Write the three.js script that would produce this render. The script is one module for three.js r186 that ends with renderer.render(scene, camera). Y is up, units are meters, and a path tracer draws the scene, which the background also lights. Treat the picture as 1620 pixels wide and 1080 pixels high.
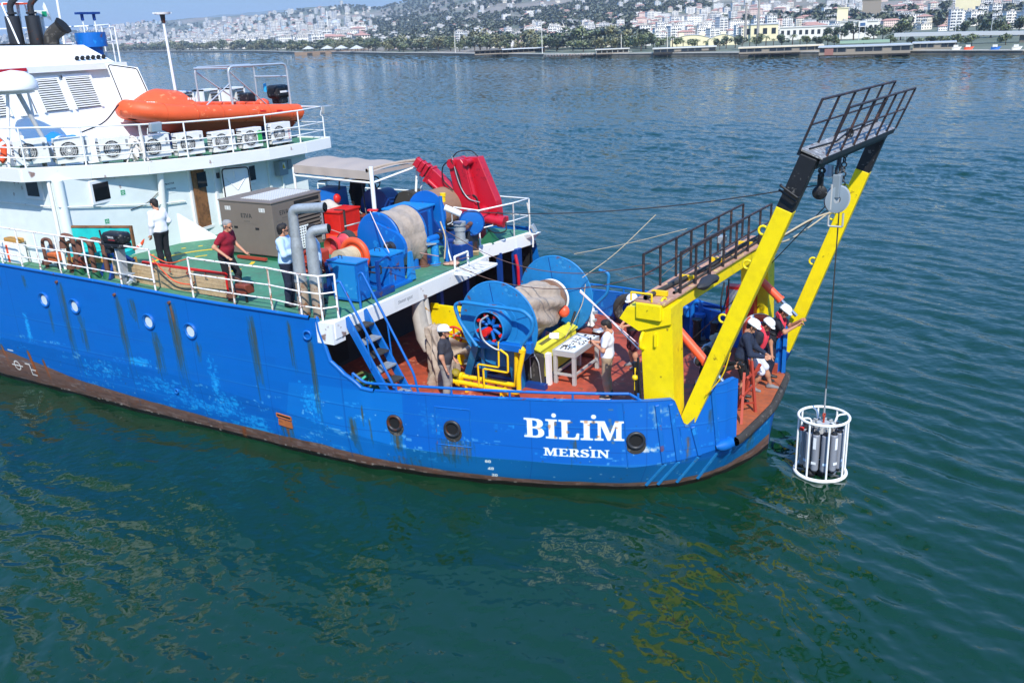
import * as THREE from 'three';
import { mergeGeometries } from 'three/addons/utils/BufferGeometryUtils.js';
import { RoundedBoxGeometry } from 'three/addons/geometries/RoundedBoxGeometry.js';

// ---------------------------------------------------------------- camera, sky, sun, exposure
const scene = new THREE.Scene();
const renderer = new THREE.WebGLRenderer({ antialias: true });
renderer.toneMapping = THREE.LinearToneMapping;
renderer.toneMappingExposure = 1.36;
renderer.shadowMap.enabled = true;
const camera = new THREE.PerspectiveCamera(41.0, 1024 / 682, 0.1, 12000);
{
  const yaw = 30.8 * Math.PI / 180, pitch = Math.atan(0.345), roll = 2.6 * Math.PI / 180;
  const f = new THREE.Vector3(-Math.sin(yaw), 0, -Math.cos(yaw)), r = new THREE.Vector3(Math.cos(yaw), 0, -Math.sin(yaw)), up = new THREE.Vector3(0, 1, 0);
  const fwd = f.clone().multiplyScalar(Math.cos(pitch)).addScaledVector(up, -Math.sin(pitch));
  const u = up.clone().multiplyScalar(Math.cos(pitch)).addScaledVector(f, Math.sin(pitch));
  const r2 = r.clone().multiplyScalar(Math.cos(roll)).addScaledVector(u, -Math.sin(roll));
  const u2 = u.clone().multiplyScalar(Math.cos(roll)).addScaledVector(r, Math.sin(roll));
  camera.matrixAutoUpdate = true;
  camera.position.set(5, 8.6, 17.6);
  camera.quaternion.setFromRotationMatrix(new THREE.Matrix4().makeBasis(r2, u2, fwd.negate()));
}
const SUN = new THREE.Vector3(0.42, 0.97, 0.7).normalize();
{
  const W = 512, H = 256, d = new Float32Array(W * H * 4);
  for (let j = 0; j < H; j++) for (let i = 0; i < W; i++) {
    const el = ((j + 0.5) / H - 0.5) * Math.PI, az = ((i + 0.5) / W) * Math.PI * 2;
    const x = Math.cos(el) * Math.cos(az - Math.PI), z = Math.cos(el) * Math.sin(az - Math.PI), y = Math.sin(el);
    const h = Math.max(0, y), k = Math.pow(1 - h, 5), m = Math.pow(1 - h, 2.2);
    const c = Math.max(0, x * SUN.x + y * SUN.y + z * SUN.z), g = 0.10 * Math.pow(c, 6);
    let R = 0.09 + 0.04 * m + 0.15 * k, G = 0.33 + 0.07 * m + 0.02 * k, B = 0.88 - 0.33 * k;
    const o = (j * W + i) * 4;
    d[o] = R + g; d[o + 1] = G + g; d[o + 2] = B + g * 0.9; d[o + 3] = 1;
  }
  const t = new THREE.DataTexture(d, W, H, THREE.RGBAFormat, THREE.FloatType);
  t.mapping = THREE.EquirectangularReflectionMapping; t.magFilter = THREE.LinearFilter; t.minFilter = THREE.LinearFilter; t.needsUpdate = true;
  scene.background = t; scene.environment = t;
}
const sun = new THREE.DirectionalLight(new THREE.Color(1, 0.95, 0.86), 4.3);
sun.position.copy(SUN).multiplyScalar(80); sun.target.position.set(-8, 2, 0);
sun.castShadow = true; sun.shadow.radius = 1; sun.shadow.mapSize.set(4096, 4096);
Object.assign(sun.shadow.camera, { left: -30, right: 30, top: 30, bottom: -30, near: 1, far: 200 });
scene.add(sun, sun.target);
scene.fog = new THREE.FogExp2(new THREE.Color(0.58, 0.72, 0.88), 0.00026);

// ---------------------------------------------------------------- helpers
function rng(seed) { let a = seed >>> 0; return () => { a = (a + 0x6D2B79F5) | 0; let t = Math.imul(a ^ (a >>> 15), 1 | a); t = (t + Math.imul(t ^ (t >>> 7), 61 | t)) ^ t; return ((t ^ (t >>> 14)) >>> 0) / 4294967296; }; }
const V = (x, y, z) => new THREE.Vector3(x, y, z);
const RAD = Math.PI / 180, lerp = (a, b, t) => a + (b - a) * t, clamp = (x, a = 0, b = 1) => Math.min(b, Math.max(a, x));
const smooth = (a, b, x) => { const t = clamp((x - a) / (b - a)); return t * t * (3 - 2 * t); };
function table(xs, x) { if (x <= xs[0][0]) return xs[0].slice(1); for (let i = 1; i < xs.length; i++) if (x <= xs[i][0]) { const a = xs[i - 1], b = xs[i], t = (x - a[0]) / (b[0] - a[0]); return a.slice(1).map((v, k) => lerp(v, b[k + 1], t)); } return xs[xs.length - 1].slice(1); }
function hash(x, y, s) { let h = Math.imul(x, 374761393) ^ Math.imul(y, 668265263) ^ Math.imul(s, 2147483647 ^ 0x5bd1e995); h = Math.imul(h ^ (h >>> 13), 1274126177); return ((h ^ (h >>> 16)) >>> 0) / 4294967296; }
function vnoise(x, y, p, s) { // periodic value noise
  const xi = Math.floor(x), yi = Math.floor(y), fx = x - xi, fy = y - yi, u = fx * fx * (3 - 2 * fx), v = fy * fy * (3 - 2 * fy), m = (a) => ((a % p) + p) % p;
  const a = hash(m(xi), m(yi), s), b = hash(m(xi + 1), m(yi), s), c = hash(m(xi), m(yi + 1), s), d = hash(m(xi + 1), m(yi + 1), s);
  return lerp(lerp(a, b, u), lerp(c, d, u), v);
}
function fbm(x, y, p, s, o = 4) { let r = 0, a = 0.5, n = 0; for (let i = 0; i < o; i++) { r += a * vnoise(x, y, p, s + i * 17); n += a; a *= 0.5; x *= 2; y *= 2; p *= 2; } return r / n; }

const names = {};
function numbered(n) { const k = names[n] = (names[n] ?? -1) + 1; return k ? `${n}_${String(k).padStart(3, '0')}` : n; }
const invs = new Map();
function tag(o, label, category, group, kind) { if (label) o.userData.label = label; if (category) o.userData.category = category; if (group) o.userData.group = group; if (kind) o.userData.kind = kind; return o; }
function thing(name, label, category, pos = [0, 0, 0], turn = 0, group, local = false) {
  const o = new THREE.Group(); o.name = numbered(name); o.position.set(...pos); o.rotation.y = turn; o.updateMatrix(); scene.add(o);
  invs.set(o, local ? null : o.matrix.clone().invert()); return tag(o, label, category, group);
}
function boxUV(g) {
  const p = g.attributes.position, n = g.attributes.normal, uv = new Float32Array(p.count * 2);
  for (let i = 0; i < p.count; i += 3) {
    let ax = 0, ay = 0, az = 0; for (let k = 0; k < 3; k++) { ax += n.getX(i + k); ay += n.getY(i + k); az += n.getZ(i + k); }
    ax = Math.abs(ax); ay = Math.abs(ay); az = Math.abs(az);
    for (let k = 0; k < 3; k++) { const j = i + k, x = p.getX(j), y = p.getY(j), z = p.getZ(j); const [u, v] = ax >= ay && ax >= az ? [z, y] : ay >= az ? [x, z] : [x, y]; uv[j * 2] = u; uv[j * 2 + 1] = v; }
  }
  g.setAttribute('uv', new THREE.BufferAttribute(uv, 2));
}
function prep(g, keepUV) {
  if (g.index) { const h = g.toNonIndexed(); g = h; }
  for (const k of Object.keys(g.attributes)) if (!['position', 'normal', 'uv', 'color'].includes(k)) g.deleteAttribute(k);
  if (!g.attributes.normal) g.computeVertexNormals();
  if (!keepUV) boxUV(g);
  g.clearGroups(); return g;
}
function rootOf(o) { while (o.parent && o.parent !== scene) o = o.parent; return o; }
function part(parent, name, mat, ...gs) { // geometries in world coordinates (or the thing's own, if it is local)
  gs = gs.flat(4).filter(Boolean); const keep = mat.userData.keepUV;
  let g = gs.length === 1 ? prep(gs[0], keep) : mergeGeometries(gs.map((q) => prep(q, keep)));
  const m = new THREE.Mesh(g, mat); m.castShadow = m.receiveShadow = true;
  if (!parent) { m.name = numbered(name); scene.add(m); return m; }
  m.name = name;
  const inv = invs.get(rootOf(parent)); if (inv) g.applyMatrix4(inv);
  parent.add(m); return m;
}
function copy(src, pos, turn, label, group) { const c = src.clone(); c.name = numbered(src.name.replace(/_\d\d\d$/, '')); c.userData = { ...src.userData }; c.position.set(...pos); c.rotation.y = turn; if (label) c.userData.label = label; if (group) c.userData.group = group; scene.add(c); return c; }
function box(x0, y0, z0, x1, y1, z1, r = 0) {
  const w = Math.abs(x1 - x0), h = Math.abs(y1 - y0), d = Math.abs(z1 - z0);
  const g = r > 0 ? new RoundedBoxGeometry(w, h, d, 2, Math.min(r, w / 2.01, h / 2.01, d / 2.01)) : new THREE.BoxGeometry(w, h, d);
  return g.translate((x0 + x1) / 2, (y0 + y1) / 2, (z0 + z1) / 2);
}
function bx(cx, cy, cz, w, h, d, r = 0, ry = 0, rx = 0, rz = 0) { // box about its centre, turned
  const g = box(-w / 2, -h / 2, -d / 2, w / 2, h / 2, d / 2, r);
  return g.applyMatrix4(new THREE.Matrix4().makeRotationFromEuler(new THREE.Euler(rx, ry, rz, 'YXZ'))).translate(cx, cy, cz);
}
const vv = (a) => (a.isVector3 ? a.clone() : V(...a));
function cyl(a, b, r0, r1 = r0, seg = 10, open = false) {
  a = vv(a); b = vv(b); const d = b.clone().sub(a), L = d.length();
  const g = new THREE.CylinderGeometry(r1, r0, L, seg, 1, open).translate(0, L / 2, 0);
  return g.applyQuaternion(new THREE.Quaternion().setFromUnitVectors(V(0, 1, 0), d.normalize())).translate(a.x, a.y, a.z);
}
function beam(a, b, w, h, up = [0, 1, 0], r = 0) { // rectangular bar a-b: h along up, w across
  a = vv(a); b = vv(b); const d = b.clone().sub(a), L = d.length(); d.normalize();
  const s = d.clone().cross(vv(up)).normalize(), u = s.clone().cross(d);
  const g = r ? new RoundedBoxGeometry(L, h, w, 2, r) : new THREE.BoxGeometry(L, h, w);
  return g.applyMatrix4(new THREE.Matrix4().makeBasis(d, u, s)).translate((a.x + b.x) / 2, (a.y + b.y) / 2, (a.z + b.z) / 2);
}
function tube(pts, r, seg = 6, closed = false, k = 6, tension = 0.5) {
  const c = new THREE.CatmullRomCurve3(pts.map(vv), closed, 'catmullrom', tension);
  return new THREE.TubeGeometry(c, Math.max(4, (pts.length - (closed ? 0 : 1)) * k), r, seg, closed);
}
function bent(pts, r, rad = 0.08, seg = 8) { // pipe with straight runs and rounded corners
  pts = pts.map(vv); const path = new THREE.CurvePath(); let prev = pts[0];
  for (let i = 1; i < pts.length; i++) {
    if (i < pts.length - 1) {
      const q = Math.min(rad, pts[i].distanceTo(pts[i - 1]) * 0.45, pts[i].distanceTo(pts[i + 1]) * 0.45);
      const a = pts[i].clone().add(pts[i - 1].clone().sub(pts[i]).setLength(q)), b = pts[i].clone().add(pts[i + 1].clone().sub(pts[i]).setLength(q));
      path.add(new THREE.LineCurve3(prev, a)); path.add(new THREE.QuadraticBezierCurve3(a, pts[i], b)); prev = b;
    } else path.add(new THREE.LineCurve3(prev, pts[i]));
  }
  const out = []; for (const c of path.curves) { const n = c.isLineCurve3 ? 1 : 5; for (let k = 0; k < n; k++) out.push(c.getPoint(k / n)); } out.push(prev.equals(pts.at(-1)) ? prev : pts.at(-1));
  return sweep(out, r, seg);
}
function sweep(pts, r, seg = 8, closed = false) { // tube through the points exactly, r number or function of index
  const n = pts.length, pos = [], idx = [], nor = []; let nrm = null;
  for (let i = 0; i < n; i++) {
    const a = pts[Math.max(0, i - 1)], b = pts[Math.min(n - 1, i + 1)], t = b.clone().sub(a).normalize();
    if (!nrm) nrm = Math.abs(t.y) < 0.9 ? V(0, 1, 0) : V(1, 0, 0);
    nrm = nrm.clone().addScaledVector(t, -nrm.dot(t)).normalize(); const bi = t.clone().cross(nrm), rr = typeof r === 'function' ? r(i / (n - 1)) : r;
    for (let k = 0; k < seg; k++) { const c = Math.cos(k / seg * 2 * Math.PI), s = Math.sin(k / seg * 2 * Math.PI), d = nrm.clone().multiplyScalar(c).addScaledVector(bi, s); nor.push(d.x, d.y, d.z); pos.push(pts[i].x + d.x * rr, pts[i].y + d.y * rr, pts[i].z + d.z * rr); }
  }
  for (let i = 0; i < n - 1; i++) for (let k = 0; k < seg; k++) { const a = i * seg + k, b = i * seg + (k + 1) % seg; idx.push(a, b, a + seg, b, b + seg, a + seg); }
  for (const e of [0, n - 1]) { const c = pos.length / 3, t = (e ? pts[e].clone().sub(pts[e - 1]) : pts[0].clone().sub(pts[1])).normalize(), base = c + 1; pos.push(pts[e].x, pts[e].y, pts[e].z); nor.push(t.x, t.y, t.z);
    for (let k = 0; k < seg; k++) { const q = e * seg + k; pos.push(pos[q * 3], pos[q * 3 + 1], pos[q * 3 + 2]); nor.push(t.x, t.y, t.z); }
    for (let k = 0; k < seg; k++) e ? idx.push(c, base + (k + 1) % seg, base + k) : idx.push(c, base + k, base + (k + 1) % seg); }
  const g = new THREE.BufferGeometry(); g.setAttribute('position', new THREE.Float32BufferAttribute(pos, 3)); g.setAttribute('normal', new THREE.Float32BufferAttribute(nor, 3)); g.setAttribute('uv', new THREE.Float32BufferAttribute(new Float32Array(pos.length / 3 * 2), 2)); g.setIndex(idx); return g;
}
function lathe(profile, at = [0, 0, 0], axis = [0, 1, 0], seg = 24) {
  const g = new THREE.LatheGeometry(profile.map(([r, y]) => new THREE.Vector2(Math.max(r, 1e-4), y)), seg);
  return g.applyQuaternion(new THREE.Quaternion().setFromUnitVectors(V(0, 1, 0), vv(axis).normalize())).translate(...at);
}
function ring(at, axis, R, r, seg = 32, rs = 8, arc = Math.PI * 2) { return new THREE.TorusGeometry(R, r, rs, seg, arc).applyQuaternion(new THREE.Quaternion().setFromUnitVectors(V(0, 0, 1), vv(axis).normalize())).translate(...at); }
function ball(at, r, sx = 1, sy = 1, sz = 1, n = 14) { return new THREE.SphereGeometry(r, n, Math.max(6, n * 0.7 | 0)).scale(sx, sy, sz).translate(...at); }
function prism(pts, h0, h1, axis = 'y', bevel = 0) { // closed outline: axis y -> pts (x,z); axis z -> pts (x,y); axis x -> pts (z,y)
  const s = new THREE.Shape(pts.map((p) => new THREE.Vector2(p[0], axis === 'y' ? -p[1] : p[1])));
  const g = new THREE.ExtrudeGeometry(s, { depth: h1 - h0, bevelEnabled: bevel > 0, bevelSize: bevel, bevelThickness: bevel, bevelSegments: 1, curveSegments: 6 });
  if (axis === 'y') g.rotateX(-Math.PI / 2).translate(0, h0, 0);
  else if (axis === 'z') g.translate(0, 0, h0);
  else g.rotateY(-Math.PI / 2).scale(1, 1, 1).translate(h1, 0, 0);
  return g;
}
function hexa(b, t) { // eight corners: bottom loop and top loop of 4 points each
  const P = [...b, ...t].map(vv), f = [[0, 1, 2, 3], [4, 5, 6, 7], [0, 1, 5, 4], [1, 2, 6, 5], [2, 3, 7, 6], [3, 0, 4, 7]], pos = [], c = P.reduce((s, p) => s.add(p), V(0, 0, 0)).multiplyScalar(1 / 8);
  for (const q of f) { const m = q.reduce((s, k) => s.add(P[k]), V(0, 0, 0)).multiplyScalar(0.25), n = P[q[1]].clone().sub(P[q[0]]).cross(P[q[2]].clone().sub(P[q[0]])); const o = n.dot(m.clone().sub(c)) < 0 ? [q[3], q[2], q[1], q[0]] : q; for (const k of [0, 1, 2, 0, 2, 3]) pos.push(P[o[k]].x, P[o[k]].y, P[o[k]].z); }
  const g = new THREE.BufferGeometry(); g.setAttribute('position', new THREE.Float32BufferAttribute(pos, 3)); g.computeVertexNormals(); g.setAttribute('uv', new THREE.Float32BufferAttribute(new Float32Array(pos.length / 3 * 2), 2)); return g;
}
function grid(nu, nv, fn, uvf) { // parametric sheet, u,v in 0..1
  const pos = [], uv = [], idx = [];
  for (let j = 0; j <= nv; j++) for (let i = 0; i <= nu; i++) { const p = fn(i / nu, j / nv); pos.push(p[0], p[1], p[2]); const t = uvf ? uvf(i / nu, j / nv, p) : [i / nu, j / nv]; uv.push(t[0], t[1]); }
  for (let j = 0; j < nv; j++) for (let i = 0; i < nu; i++) { const a = j * (nu + 1) + i; idx.push(a, a + 1, a + nu + 2, a, a + nu + 2, a + nu + 1); }
  const g = new THREE.BufferGeometry(); g.setAttribute('position', new THREE.Float32BufferAttribute(pos, 3)); g.setAttribute('uv', new THREE.Float32BufferAttribute(uv, 2)); g.setIndex(idx); g.computeVertexNormals(); return g;
}

// ---------------------------------------------------------------- materials
function srgb(hex) { const c = new THREE.Color(hex); return [c.r, c.g, c.b]; }
function dataTex(n, fn, color = true, rep = 1) { // tile of n x n texels; fn gives linear 0..1
  const d = new Uint8Array(n * n * 4), enc = (v) => Math.round(255 * (v <= 0.0031308 ? v * 12.92 : 1.055 * Math.pow(v, 1 / 2.4) - 0.055));
  for (let j = 0; j < n; j++) for (let i = 0; i < n; i++) { const c = fn(i / n, j / n), o = (j * n + i) * 4; for (let k = 0; k < 3; k++) { const v = clamp(c.length ? c[k] : c); d[o + k] = color ? enc(v) : Math.round(v * 255); } d[o + 3] = 255; }
  const t = new THREE.DataTexture(d, n, n); t.magFilter = THREE.LinearFilter; t.minFilter = THREE.LinearMipmapLinearFilter; t.generateMipmaps = true; t.wrapS = t.wrapT = THREE.RepeatWrapping; t.repeat.set(rep, rep); if (color) t.colorSpace = THREE.SRGBColorSpace; t.needsUpdate = true; return t;
}
const bumpFine = dataTex(256, (u, v) => fbm(u * 12, v * 12, 12, 5, 4), false, 0.8);
const bumpCloth = dataTex(256, (u, v) => 0.7 * fbm(u * 5, v * 5, 5, 45, 4) + 0.3 * Math.abs(fbm(u * 3, v * 6, 3, 9, 2) - 0.5) * 2, false, 1.2);
// paint: base colour with mottling, grime patches and rust spots that have outlines of their own
function paint(hex, o = {}) {
  const { rough = 0.5, metal = 0, mottle = 0.1, rust = 0, chip = null, chips = 0, dirt = 0, seed = 1, scale = 0.5, n = 256, bump = 0.0015, rustHex = '#6b3a1e', dirtHex = '#4a4238' } = o;
  const b = srgb(hex), r = srgb(rustHex), q = srgb(dirtHex), c = chip ? srgb(chip) : null;
  const t = dataTex(n, (u, v) => {
    const m = 1 + mottle * 2 * (fbm(u * 6, v * 6, 6, seed, 5) - 0.5); let col = b.map((x) => x * m);
    const mixin = (k, a) => { col = col.map((x, i) => lerp(x, k[i], a)); };
    if (dirt) mixin(q, dirt * smooth(0.4, 0.74, 0.45 * fbm(u * 4, v * 4, 4, seed + 60, 4) + 0.55 * fbm(u * 19, v * 19, 19, seed + 61, 4)));
    if (c) mixin(c, 0.8 * smooth(0.7 - chips * 0.3, 0.74 - chips * 0.3, 0.3 * fbm(u * 4, v * 4, 4, seed + 31, 3) + 0.7 * fbm(u * 26, v * 26, 26, seed + 30, 4)));
    if (rust) { const f = 0.4 * fbm(u * 5, v * 5, 5, seed + 90, 3) + 0.6 * fbm(u * 17, v * 17, 17, seed + 91, 5); mixin(r, smooth(0.72 - rust * 0.3, 0.79 - rust * 0.3, f) * (0.6 + 0.4 * fbm(u * 30, v * 30, 30, seed, 2))); }
    return col;
  }, true, scale);
  const m = new THREE.MeshStandardMaterial({ map: t, roughness: rough, metalness: metal });
  if (bump) { m.bumpMap = bumpFine; m.bumpScale = bump; }
  return m;
}
function plain(hex, rough = 0.6, metal = 0) { return new THREE.MeshStandardMaterial({ color: new THREE.Color(hex), roughness: rough, metalness: metal }); }
function canvasTex(w, h, draw) { const c = document.createElement('canvas'); c.width = w; c.height = h; draw(c.getContext('2d'), w, h); const t = new THREE.CanvasTexture(c); t.colorSpace = THREE.SRGBColorSpace; t.magFilter = THREE.LinearFilter; t.anisotropy = 8; return t; }
const M = {
  white: paint('#e6e8e6', { rough: 0.45, mottle: 0.05, rust: 0.07, seed: 3, scale: 0.35 }),
  whiteClean: paint('#e9ebea', { rough: 0.42, mottle: 0.04, seed: 4, scale: 0.4 }),
  houseWhite: paint('#dfe8e6', { rough: 0.45, mottle: 0.05, rust: 0.06, dirt: 0.12, dirtHex: '#a9b3ad', seed: 7, scale: 0.3 }),
  rail: paint('#eceae6', { rough: 0.45, mottle: 0.06, rust: 0.34, rustHex: '#8a4c22', seed: 11, scale: 0.9 }),
  railRusty: paint('#dcd6cc', { rough: 0.6, mottle: 0.1, rust: 0.85, rustHex: '#9a5a26', seed: 12, scale: 1.1 }),
  deckGreen: paint('#468265', { rough: 0.7, mottle: 0.16, dirt: 0.6, dirtHex: '#4d6657', chip: '#5d8a70', chips: 0.12, seed: 15, scale: 0.4, n: 512 }),
  greenDark: paint('#155c3a', { rough: 0.6, mottle: 0.12, seed: 16 }),
  deckRed: paint('#a8472f', { rough: 0.72, mottle: 0.2, dirt: 0.6, dirtHex: '#6a3428', rust: 0.22, rustHex: '#7a4a34', chip: '#bf7a5c', chips: 0.14, seed: 19, scale: 0.36, n: 512 }),
  deckOrange: paint('#a9562f', { rough: 0.75, mottle: 0.25, dirt: 0.6, dirtHex: '#7d4b34', seed: 20, scale: 0.6 }),
  blue: paint('#0862b4', { rough: 0.42, mottle: 0.1, chip: '#1f86cf', chips: 0.1, rust: 0.05, seed: 23, scale: 0.4 }),
  blueDark: paint('#0c3a82', { rough: 0.45, mottle: 0.15, rust: 0.12, seed: 24, scale: 0.5 }),
  blueLight: paint('#1b7fc4', { rough: 0.45, mottle: 0.09, chip: '#4aa3d8', chips: 0.08, rust: 0.08, seed: 25, scale: 0.5 }),
  reel: paint('#1a7ab8', { rough: 0.5, mottle: 0.12, chip: '#3f93c4', chips: 0.1, rust: 0.1, dirt: 0.3, dirtHex: '#0f5688', seed: 26, scale: 0.6 }),
  yellow: paint('#f2d800', { rough: 0.42, mottle: 0.07, rust: 0.13, rustHex: '#6e4e1e', dirt: 0.22, dirtHex: '#b89e1c', seed: 29, scale: 0.5, n: 512 }),
  yellowPipe: paint('#efc40c', { rough: 0.45, mottle: 0.08, rust: 0.12, seed: 30 }),
  red: paint('#b8142a', { rough: 0.38, mottle: 0.08, chip: '#8d1020', chips: 0.08, seed: 33, scale: 0.6 }),
  redBright: paint('#d6241c', { rough: 0.45, mottle: 0.12, dirt: 0.2, dirtHex: '#8a1a16', seed: 34, scale: 0.8 }),
  orange: paint('#e8562a', { rough: 0.5, mottle: 0.08, dirt: 0.2, dirtHex: '#b0441f', seed: 36, scale: 0.7 }),
  orangeRed: paint('#ee5a36', { rough: 0.45, mottle: 0.06, seed: 37 }),
  boatOrange: paint('#e05a2a', { rough: 0.55, mottle: 0.08, dirt: 0.25, dirtHex: '#b8481f', chip: '#f08a5a', chips: 0.08, seed: 38, scale: 0.5 }),
  black: paint('#17181b', { rough: 0.5, mottle: 0.2, chip: '#6b6a66', chips: 0.14, seed: 41, scale: 0.8 }),
  blackRail: paint('#2a2224', { rough: 0.6, mottle: 0.25, rust: 0.5, rustHex: '#5e4238', seed: 42, scale: 1.2 }),
  rubber: paint('#34322f', { rough: 0.85, mottle: 0.25, chip: '#5d5a55', chips: 0.24, seed: 43 }),
  darkSteel: paint('#3a3c40', { rough: 0.45, metal: 0.4, mottle: 0.2, rust: 0.3, seed: 44 }),
  steel: paint('#8e9396', { rough: 0.38, metal: 0.6, mottle: 0.12, dirt: 0.3, dirtHex: '#5a5650', seed: 45 }),
  galv: paint('#a9afb1', { rough: 0.45, metal: 0.35, mottle: 0.12, dirt: 0.35, dirtHex: '#7b7c78', seed: 46, scale: 1.2 }),
  rustPipe: paint('#6a4636', { rough: 0.75, mottle: 0.25, rust: 0.5, rustHex: '#4a2c20', seed: 47 }),
  brownPaint: paint('#7d3a28', { rough: 0.65, mottle: 0.2, rust: 0.3, seed: 48 }),
  redOxide: paint('#a33a26', { rough: 0.6, mottle: 0.15, seed: 49 }),
  canvas: paint('#a8998a', { rough: 0.9, mottle: 0.14, dirt: 0.4, dirtHex: '#8a7a6a', seed: 51, scale: 0.8, bump: 0 }),
  canvasBrown: paint('#8a6b58', { rough: 0.9, mottle: 0.14, seed: 52, bump: 0 }),
  awning: paint('#a89b90', { rough: 0.9, mottle: 0.06, seed: 53, scale: 0.5, bump: 0 }),
  cabinet: paint('#75695f', { rough: 0.5, mottle: 0.06, dirt: 0.15, dirtHex: '#5f554c', seed: 55, scale: 0.5 }),
  wood: paint('#8a5d36', { rough: 0.7, mottle: 0.3, dirt: 0.7, dirtHex: '#4f3520', seed: 57, scale: 0.8 }),
  plankWood: paint('#c2a67f', { rough: 0.8, mottle: 0.16, dirt: 0.45, dirtHex: '#8d7454', seed: 58, scale: 1.0 }),
  benchWood: paint('#b98a42', { rough: 0.6, mottle: 0.2, seed: 59 }),
  turquoise: paint('#18b8b4', { rough: 0.75, mottle: 0.16, seed: 60, scale: 1.5 }),
  rope: paint('#b9a98c', { rough: 0.9, mottle: 0.2, seed: 61, scale: 3 }),
  ropeGreen: paint('#3fa88c', { rough: 0.9, mottle: 0.35, dirt: 0.5, dirtHex: '#2f6a58', seed: 62, scale: 3 }),
  ropeWhite: paint('#cfcac2', { rough: 0.9, mottle: 0.2, seed: 63, scale: 3 }),
  acWhite: paint('#dedfdc', { rough: 0.5, mottle: 0.05, dirt: 0.2, dirtHex: '#b9b7ae', seed: 64, scale: 1.4, bump: 0 }),
  glassDark: new THREE.MeshPhysicalMaterial({ color: new THREE.Color('#10171c'), roughness: 0.06, metalness: 0, specularIntensity: 1 }),
  lampGlass: new THREE.MeshPhysicalMaterial({ color: new THREE.Color('#9fb3bf'), roughness: 0.12 }),
  pane: new THREE.MeshPhysicalMaterial({ color: new THREE.Color('#c9d6da'), roughness: 0.08 }),
  dark: plain('#0c0d0f', 0.8), grille: plain('#3a3c3d', 0.6), fan: plain('#77797a', 0.5), hose: plain('#141416', 0.55),
  chrome: plain('#c9ced2', 0.18, 0.9), wire: paint('#4a4440', { rough: 0.5, metal: 0.4, mottle: 0.3, seed: 70 }), wireRust: plain('#6d5348', 0.7),
  alu: paint('#c3c8cb', { rough: 0.35, metal: 0.45, mottle: 0.08, seed: 71 }), greySteel: paint('#b7b9b8', { rough: 0.45, metal: 0.2, mottle: 0.1, seed: 72 }),
};
M.canvas.bumpMap = M.canvasBrown.bumpMap = bumpCloth; M.canvas.bumpScale = M.canvasBrown.bumpScale = 0.03;
// ---------------------------------------------------------------- water and land
const EYE = V(5, 0, 17.6), FW = V(-Math.sin(30.8 * RAD), 0, -Math.cos(30.8 * RAD)), RT = V(Math.cos(30.8 * RAD), 0, -Math.sin(30.8 * RAD));
const at = (az, r, y = 0) => EYE.clone().addScaledVector(FW, r * Math.cos(az * RAD)).addScaledVector(RT, r * Math.sin(az * RAD)).setY(y); // bearing and range from the viewpoint
const SHORE = [[-60, 2600], [-34, 2000], [-27.36, 1577], [-24.3, 1330], [-22.1, 1185], [-17.8, 807], [-11.86, 509], [-6.37, 380], [-1.12, 307], [4.18, 261], [8.3, 245], [14.52, 223], [18.72, 213], [23.38, 204], [28.93, 192], [40, 185], [60, 180]];
const shoreR = (az) => table(SHORE, az)[0];
const RISE = [[-60, 2e-5, 700], [-22.1, 3.4e-5, 1000], [-17.8, 2.3e-5, 1500], [-11.8, 2.5e-5, 1450], [-7, 3.2e-5, 1150], [-4, 4e-5, 1250], [-1, 6e-5, 1400], [4, 7e-5, 1400], [8.3, 7e-5, 1400], [18.7, 4.6e-5, 1500], [40, 4.6e-5, 1500]];
function ground(az, r) {
  const u = r - shoreR(az); if (u < 0) return -0.5;
  const [k, top] = table(RISE, az), q = Math.min(u, top);
  let e = 0.85 + k * q * q - 0.5 * k * Math.max(0, u - top) ** 2 * 0.4;
  const n = fbm(az * 0.16 + 40, r * 0.0022 + 7, 512, 77, 4) - 0.5; e += n * 26 * smooth(150, 900, u) ;
  return Math.max(0.8, e);
}
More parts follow.
